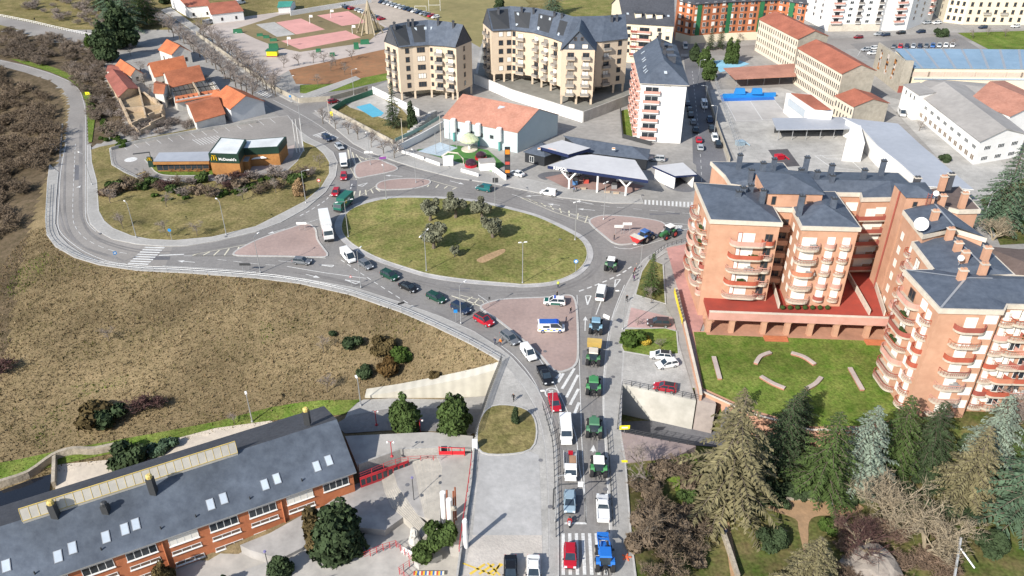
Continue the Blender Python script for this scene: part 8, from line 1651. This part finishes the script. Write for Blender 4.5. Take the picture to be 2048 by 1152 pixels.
# avenue and street rows
for a,b,n,l in (((552,192),(400,70),19,"bare avenue tree along the stone wall, %s from the side street"),((505,198),(318,48),19,"bare avenue tree on the orange roofs' side, %s from the zebra crossing"),((648,246),(790,318),7,"bare young street tree on the pool-side pavement, %s from the side street corner")):
 for i,p in enumerate(line(a,b,n)): tree("bare%d" % (i % 3),(p[0] + random.uniform(-3,3),p[1] + random.uniform(-2,2)),l % ORD[i],1.75 if n > 10 else 1.2,"bare street trees")
for i,(u,v) in enumerate(((598,131),(627,126),(648,126),(568,136),(662,142),(636,172),(690,150),(672,132),(704,120))): tree("bare%d" % (i % 3),(u,v),"small bare tree around the orange field, %s from the yellow kiosk side" % ORD[i],1.05,"bare trees around the orange field")
for i,(u,v,l) in enumerate(((221,407,"at the left end of the restaurant bank"),(333,414,"in the middle of the restaurant lawn's upper edge"),(486,401,"at the right half of the restaurant lawn's upper edge"),(246,458,"beside the leftmost lawn lamp"),(336,473,"next to the round blue crossing sign"),(395,472,"between the blue sign and the right lawn lamp"),(552,386,"left of the tan-leaved tree"),(640,336,"below the restaurant's flagpoles"))): tree("bare%d" % (i % 3),(u,v),"small bare tree " + l,.9,"bare trees on the restaurant lawn")
tree("pine",(600,392),"tan-leaved young tree on the restaurant lawn by the road lamp",.55,cm="straw")
for i,(u,v,s,l) in enumerate(((860,442,1.0,"upper left of the roundabout's olive group"),(911,436,1.1,"topmost of the roundabout's olive group"),(963,440,1.0,"upper right of the roundabout's olive group"),(986,476,1.05,"lower right of the roundabout's olive group"),(868,497,1.15,"lower left of the roundabout's olive group"),(909,514,.5,"small pruned olive standing alone below the group"))): tree("olive",(u,v),"silvery olive tree, " + l,s * 1.18)
tree("spruce",(788,256),"tall dark spruce beside the swimming pool",1.02); tree("cypress",(824,256),"dark column cypress between spruce and outside stairs",1.5); tree("spruce",(1300,588),"dark conifer on the verge beside the onlookers",.68,cm="green"); tree("bare1",(1303,604),"bare young tree standing in front of the verge conifer",.7)
for u,v,s,k,c,l in ((215,122,1.8,"pine","dark","broad dark conifer above the maroon roof"),(248,96,2.0,"pine","dark","tall dark conifer behind the broad one at the top left"),(182,98,.7,"pine","bush","rounder green conifer left of the broad dark one"),(262,62,1.6,"cedar1","blue","blue-green cedar at the upper path's end"),(294,50,1.6,"cedar2","green","green cedar beside the avenue's upper end"),(232,40,1.6,"cedar2","blue","cedar standing behind the blue-green one"),(275,26,1.3,"spruce","dark","spruce at the top edge by the avenue"),(330,8,.9,"pine","dark","dark conifer at the white house's corner"),(205,20,1.1,"cedar2","dark","dark cedar at the top edge left of the avenue")): tree(k,(u,v),l,s,cm=c)
for u,v,s,k,c,l in ((1388,122,.75,"pine","dark","dark rounded conifer at the tower street's top corner"),(1408,134,.85,"pine","green","green conifer hedge tree by the tower street, upper one"),(1418,160,.9,"pine","green","green conifer hedge tree by the tower street, lower one"),(1455,126,1.6,"cypress","green","left of two pointed green cypresses in the school yard"),(1468,128,1.7,"cypress","green","right of two pointed green cypresses in the school yard"),(1420,100,.7,"spruce","dark","dark fir beside the green cypresses, left one"),(1440,98,.7,"spruce","dark","dark fir beside the green cypresses, right one"),(1993,452,1.35,"cedar2","blue","large cedar between stepped flats and white school"),(1000,22,.9,"pine","dark","dark tree behind the larger beige block's left end"),(1105,30,1.1,"cedar2","blue","blue-green cedar behind the larger beige block"),(1985,20,.01,"bush","dark","x")):
 if s > .05: tree(k,(u,v),l,s,cm=c)
# park cedars
for u,v,s,zs,k,c,l in ((1452,1005,1.4,.92,"cedar0","khaki","huge khaki cedar with drooping branches at the park's left edge"),(1470,880,.62,1.1,"cedar1","khaki","slim pale cedar right at the garden wall's left end"),(1560,930,.9,1,"cedar2","dark","dark green conifer between khaki cedar and silver cedar"),(1640,985,1.05,1.0,"cedar2","green","olive-green cedar above the park path"),(1712,965,.98,1.0,"cedar1","silver","silver-blue cedar pointing at the straight lawn bench"),(1782,930,.85,1,"cedar2","green","green cedar at the blank front wall's corner"),(1850,925,.8,1,"cedar2","dark","dark conifer in the shade below the blank front wall"),(1925,1000,.9,1,"cedar2","khaki","yellow-green cedar in the right part of the park"),(1968,930,.85,1,"cedar1","silver","silver cedar below the stepped flats' right end"),(2035,1050,1.2,1,"cedar1","blue","blue-green cedar filling the right edge"),(1612,1190,.8,.9,"cedar1","khaki","pale cedar top rising at the bottom edge beside the park path"),(1590,870,.6,1,"cedar2","dark","small dark conifer at the garden wall"),(2045,930,.7,1,"cedar2","green","green cedar at the right edge below the flats")): tree(k,(u,v),l,s * 1.1,None,c,True,zs)
for u,v,s,zs,k,c,l in ((1778,1055,1.12,1,"big0",None,"big bare pale-limbed tree in the middle of the park"),(1850,1110,1.0,1,"big0",None,"bare pale tree with fanning limbs left of the steel mast"),(1720,1115,.85,1,"big0","purple","bare purple-brown tree over the park boulder"),(2035,850,.9,1,"big0","twig","bare greyish tree before the flats' right end"),(1985,480,.7,1,"big0","pale","pale bare tree below the large cedar"),(1838,262,.75,1,"bare0",None,"bare tree in front of the white school building"),(1300,1000,.8,1,"bare1","brown","thin bare tree in the scrub beside the south pavement"),(1340,1090,.7,1,"bare2","brown","thin bare tree lower in the roadside scrub"),(1320,698,.5,1,"bare0",None,"bare sapling on the verge by the white cars"),(1275,652,.4,1,"bare2",None,"bare sapling at the red parking bay")): tree(k,(u,v),l,s,None,c,u > 1245 and v > 830)
for i,(u,v) in enumerate(((1905,95),(1945,78),(1975,70),(2010,74),(1735,50),(1878,25),(1620,118),(1480,84))): tree("bare%d" % (i % 3),(u,v),"bare tree along the upper street and car park, %s from the left counted in depth" % ORD[i],.8,"bare trees of the upper street")
for i,(u,v) in enumerate(((290,172),(300,196),(345,212),(282,146),(262,112),(330,118),(415,176),(196,150),(205,215),(225,245),(180,168),(150,145))): tree("bare%d" % (i % 3),(u,v),"bare grey tree among the orange-roofed houses, %s going round from the burnt hall" % ORD[i],1.0,"bare trees among the orange-roofed houses")
# school trees
tree("pine",(812,862),"rounded pine beside the underpass path, left of two",.88,cm="green",low=True); tree("pine",(908,872),"rounded pine beside the underpass path, nearest the plaza",1.02,cm="green",low=True)
o = tree("pine",(684,1118),"large dense conifer in the school yard with a browned left flank",1.32,cm="dark",low=True,zs=1.05); b = leaf_mesh(44,[(-3.2,-.3 + k * .2,3 + k * 1.4,1.0,1.0) for k in range(4)],800,.18,.36); c = b.build("browned_branches",TM["rust"],o)
o.rotation_euler = (0,0,0); tree("pine",(566,1165),"small conifer at the bottom edge beside the slim dark lamp",.62,cm="dark",low=True); tree("pine",(335,1175),"brownish conifer top in front of the school windows",.6,cm="rust",low=True); tree("pine",(450,1195),"low conifer top at the bottom edge below the school",.5,cm="dark",low=True); tree("cypress",(1031,848),"small column cypress on the plaza's lawn patch",.62)
p = P(880,1075,-4.6); o = tree("bush",(880,1075),"olive-green bush beside the two white columns",1.7,cm="green"); o.location = p; o = tree("bush",(860,1108),"shrub bed in the angular planter",1.5); o.location = P(856,1112,-7.4)
# slope bushes
for k,u,v,s,c,l in (("bush",708,695,1.5,"dark","dark green bush alone on the dry slope, left of the group"),("bush",768,700,1.9,"rust","rusty-green bush topmost of the slope's bush group"),("bush",800,722,1.6,"bush","green bush at the right of the slope's bush group"),("bush",780,742,1.6,"red","bush with red berries in the slope's bush group"),("bush",732,750,1.2,"dark","dark bush low on the slope above the wall's thin end"),("bush",869,755,.8,"rust","small rusty bush just above the panelled wall"),("bush",665,672,.6,"dark","tiny dark bush in the middle of the dry slope"),("bush",190,850,2.6,"rust","broad dark green bush at the foot of the dry slope"),("bush",225,845,2.2,"dark","dark green bush joined to the broad one at the slope's foot"),("shrub1",285,822,1.9,None,"maroon bare shrub beside the dark bush at the slope's foot"),("shrub1",320,815,1.5,None,"second maroon bare shrub right of the dark bush"),("shrub1",12,745,2.0,None,"purple shrub at the left edge of the dry slope"),("bare0",655,785,.8,"twig","leafless grey tree low on the dry slope"),("bare1",648,705,.7,"twig","leafless grey tree high on the dry slope"),("bare2",218,682,.7,"twig","leafless pale tree on the slope's left part"),("bare0",470,850,.6,"twig","leafless shrub-like tree behind the school roof"),("bush",260,922,2.2,"dark","dark bush beside the sandy yard behind the school"),("bush",315,905,1.2,"blue","grey-green shrub along the school's rear roof"),("bush",340,897,1.2,"blue","second grey-green shrub along the school's rear roof"),("bush",1268,688,1.7,"bush","bright green shrub on the verge by the pavement"),("bush",1292,686,.9,"gold","yellow-flowering bush on the verge"),("bush",1887,322,1.3,"dark","round clipped dark bush before the white school"),("bush",1880,72,2.2,"dark","dark hedge bush at the flower bed's corner"),("bush",1540,1085,1.6,"dark","dark shrub on the park lawn left of the path"),("bush",1655,1065,1.2,"bush","shrub on the park lawn right of the path"),("bush",1975,1095,1.6,"dark","dark shrub on the grass right of the steel mast")): tree(k,(u,v),l,s,None,c,v > 560 and not 1245 < u < 1300)
# scrub on the restaurant bank and beside the south pavement: each shrub its own object
for i in range(34): u = 206 + i * 12.6; v = 378 + random.uniform(-22,18) - (10 if u > 560 else 0) - 25 * max(0,(u - 540) / 100); tree(random.choice(("shrub0","shrub0","shrub1","bush")),(u,v),"tangled bank shrub below the restaurant lane, %s from the west road" % ORD[i],random.uniform(1.2,1.9),"bank shrubs below the restaurant",random.choice((None,None,"brown","twig")))
for i in range(38): u = random.uniform(1262,1400); v = random.uniform(945,1160); tree(random.choice(("shrub0","shrub0","bush","shrub0","bare1")),(u,v),"tangled roadside shrub in the scrub between south pavement and park wall",random.uniform(1.0,1.7),"scrub between pavement and park wall",random.choice((None,"brown","brown","brown")),True)
# woodland masses
def mass(name,label,base,px,n,s0,s1,m,low=True,bare=True):
 src = [c for c in TP[base].children if c.name.startswith("crown")][0].data; vs = np.empty(len(src.vertices) * 3); src.vertices.foreach_get("co",vs); vs = vs.reshape(-1,3); poly = [P(u,v) for u,v in px]; xs = [p.x for p in poly]; ys = [p.y for p in poly]; pts = []
 while len(pts) < n:
  x,y = RNG.uniform(min(xs),max(xs),400),RNG.uniform(min(ys),max(ys),400); k = pinpoly(x,y,poly); pts += list(zip(x[k],y[k]))
 V = []; nv = len(vs); ft = [tuple(p.vertices) for p in src.polygons]; F = []
 hz = hgt([p[0] for p in pts[:n]],[p[1] for p in pts[:n]])
 for i,(x,y) in enumerate(pts[:n]):
  a = RNG.uniform(0,6.28); s = RNG.uniform(s0,s1); c_,s_ = math.cos(a),math.sin(a); V.append(np.stack([(vs[:,0] * c_ - vs[:,1] * s_) * s + x,(vs[:,0] * s_ + vs[:,1] * c_) * s + y,vs[:,2] * s + hz[i]],1)); F += [tuple(q + i * nv for q in f) for f in ft]
 me = bpy.data.meshes.new(name); me.from_pydata(np.concatenate(V).tolist(),[],F); me.materials.append(m); o = bpy.data.objects.new(name,me); COL.objects.link(o); return tag(o,label,"scrub",None,"stuff")
mass("thicket","brown leafless thicket on the far left below the west road","shrub0",[(-60,150),(0,140),(90,185),(122,240),(112,300),(85,350),(40,430),(-60,520)],170,1.2,2.3,TM["brown"])
mass("thicket","grey-brown leafless thicket on the hillside above the west road","shrub0",[(0,62),(90,72),(190,100),(215,150),(235,215),(262,282),(225,285),(186,250),(172,195),(135,152),(60,128),(0,112)],190,1.0,1.8,mat("hillside_twig",(.23,.18,.14),(.145,.115,.085),.3,1,0,.3))
mass("thicket","reddish-brown scrub under the park trees","shrub0",[(1690,1010),(1900,1020),(1960,1100),(1900,1160),(1690,1160),(1680,1080)],60,.7,1.3,mat("park_twig",(.20,.14,.10),(.12,.085,.06),.4,1,0,.25))
mass("thicket","bare scrub overgrowing the ruins above the parking lot","shrub0",[(235,205),(268,252),(330,246),(420,240),(400,252),(270,282),(240,250)],38,.8,1.3,TM["twig"]); mass("thicket","bare wood at the top left beyond the upper path","shrub0",[(60,-10),(330,-10),(300,30),(200,60),(120,45),(40,25)],70,1.2,2.0,TM["twig"])
mass("hedge_growth","rough green growth on the banks of the west road","bush",[(178,205),(196,255),(200,285),(250,300),(262,285),(222,262),(190,215)],26,.5,.9,TM["bush"]); mass("hedge_growth","green undergrowth on the bank below the restaurant","bush",[(300,395),(420,385),(560,352),(600,345),(560,372),(420,400),(320,405)],36,.4,.8,TM["bush"])
mass("ivy_growth","dark undergrowth under the park trees","bush",[(1380,930),(1430,900),(1560,860),(1700,880),(1930,870),(2060,900),(2060,1010),(1900,1000),(1740,960),(1600,970),(1420,990)],150,.5,1.2,TM["dark"])
# big boulder in the park
p = G(1745,1140); b = leaf_mesh(1,[(0,0,0,1,1)],1,.1,.1); b = MB().lathe((0,0,-1),[(3.4,0),(4.2,1.2),(3.9,2.4),(2.8,3.4),(1.0,4.0),(.2,4.1)],11); b.v = [(x + random.uniform(-.5,.5),y + random.uniform(-.5,.5),z + random.uniform(-.3,.3)) for x,y,z in b.v]; o = one("boulder",b,mat("grey_boulder",(.34,.30,.26),(.22,.19,.165),.6,1,.5,.25),"big grey boulder under the bare purple-brown tree","boulder",smooth=False); o.location = p
# dry grass of the slope, blade tufts
n = 60000; e = [p for p in emb_top] ; xs = RNG.uniform(-125,-1,n * 3); ys = RNG.uniform(84,186,n * 3); k = pinpoly(xs,ys,Lpoly) & ~pinpoly(xs,ys,Ypoly) & (dseg(xs,ys,emb_top) > .8); xs,ys = xs[k][:n],ys[k][:n]; n = len(xs); zs = hgt(xs,ys)
a = RNG.uniform(0,6.28,n); L = RNG.uniform(.15,.42,n) * np.where(RNG.random(n) < .08,1.9,1); lean = RNG.normal(.35,.3,(n,1)) * np.array([[.5,-.6]]) * L[:,None]; d = np.stack([np.cos(a),np.sin(a)],1) * (L * .26)[:,None]; V = np.zeros((n,3,3)); V[:,0,:2] = np.stack([xs,ys],1) - d; V[:,1,:2] = np.stack([xs,ys],1) + d; V[:,2,:2] = np.stack([xs,ys],1) + lean; V[:,:2,2] = zs[:,None] - .05; V[:,2,2] = zs + L
me = bpy.data.meshes.new("dry_grass"); me.from_pydata(V.reshape(-1,3).tolist(),[],np.arange(n * 3).reshape(-1,3).tolist()); mi = RNG.choice(4,n,p=[.46,.30,.12,.12])
gp = np.zeros(n,bool)
for q_ in ([(20,560),(60,520),(100,500),(92,540),(50,590),(10,600)],[(140,770),(260,750),(250,775),(150,800)],[(60,850),(130,800),(140,840),(80,900)],[(520,640),(550,650),(545,690),(520,690)]): gp |= pinpoly(xs,ys,[G(u,v) for u,v in q_])
mi = np.where(gp & (RNG.random(n) < .75),4,np.where((np.sin(xs * .21 + np.sin(ys * .33) * 1.5) + np.sin(ys * .27 + 1) > .9) & (RNG.random(n) < .55),2,mi))
for m in (mat("straw_blade",(.28,.215,.125),(.185,.14,.08),.3,1,0,.25,spec=.05),mat("brown_blade",(.22,.155,.085),(.15,.105,.06),.3,1,0,.25,spec=.05),mat("olive_blade",(.17,.155,.06),(.12,.115,.045),.3,1,0,.25,spec=.05),mat("bleached_blade",(.38,.30,.19),None,.3,1,0,.2,spec=.05),mat("green_blade",(.14,.19,.035),(.10,.14,.03),.3,1,0,.2,spec=.05)): me.materials.append(m)
me.polygons.foreach_set("material_index",mi.astype(np.int32)); o = bpy.data.objects.new("dry_grass",me); COL.objects.link(o); tag(o,"tall dry grass covering the embankment slope","grass",None,"stuff")
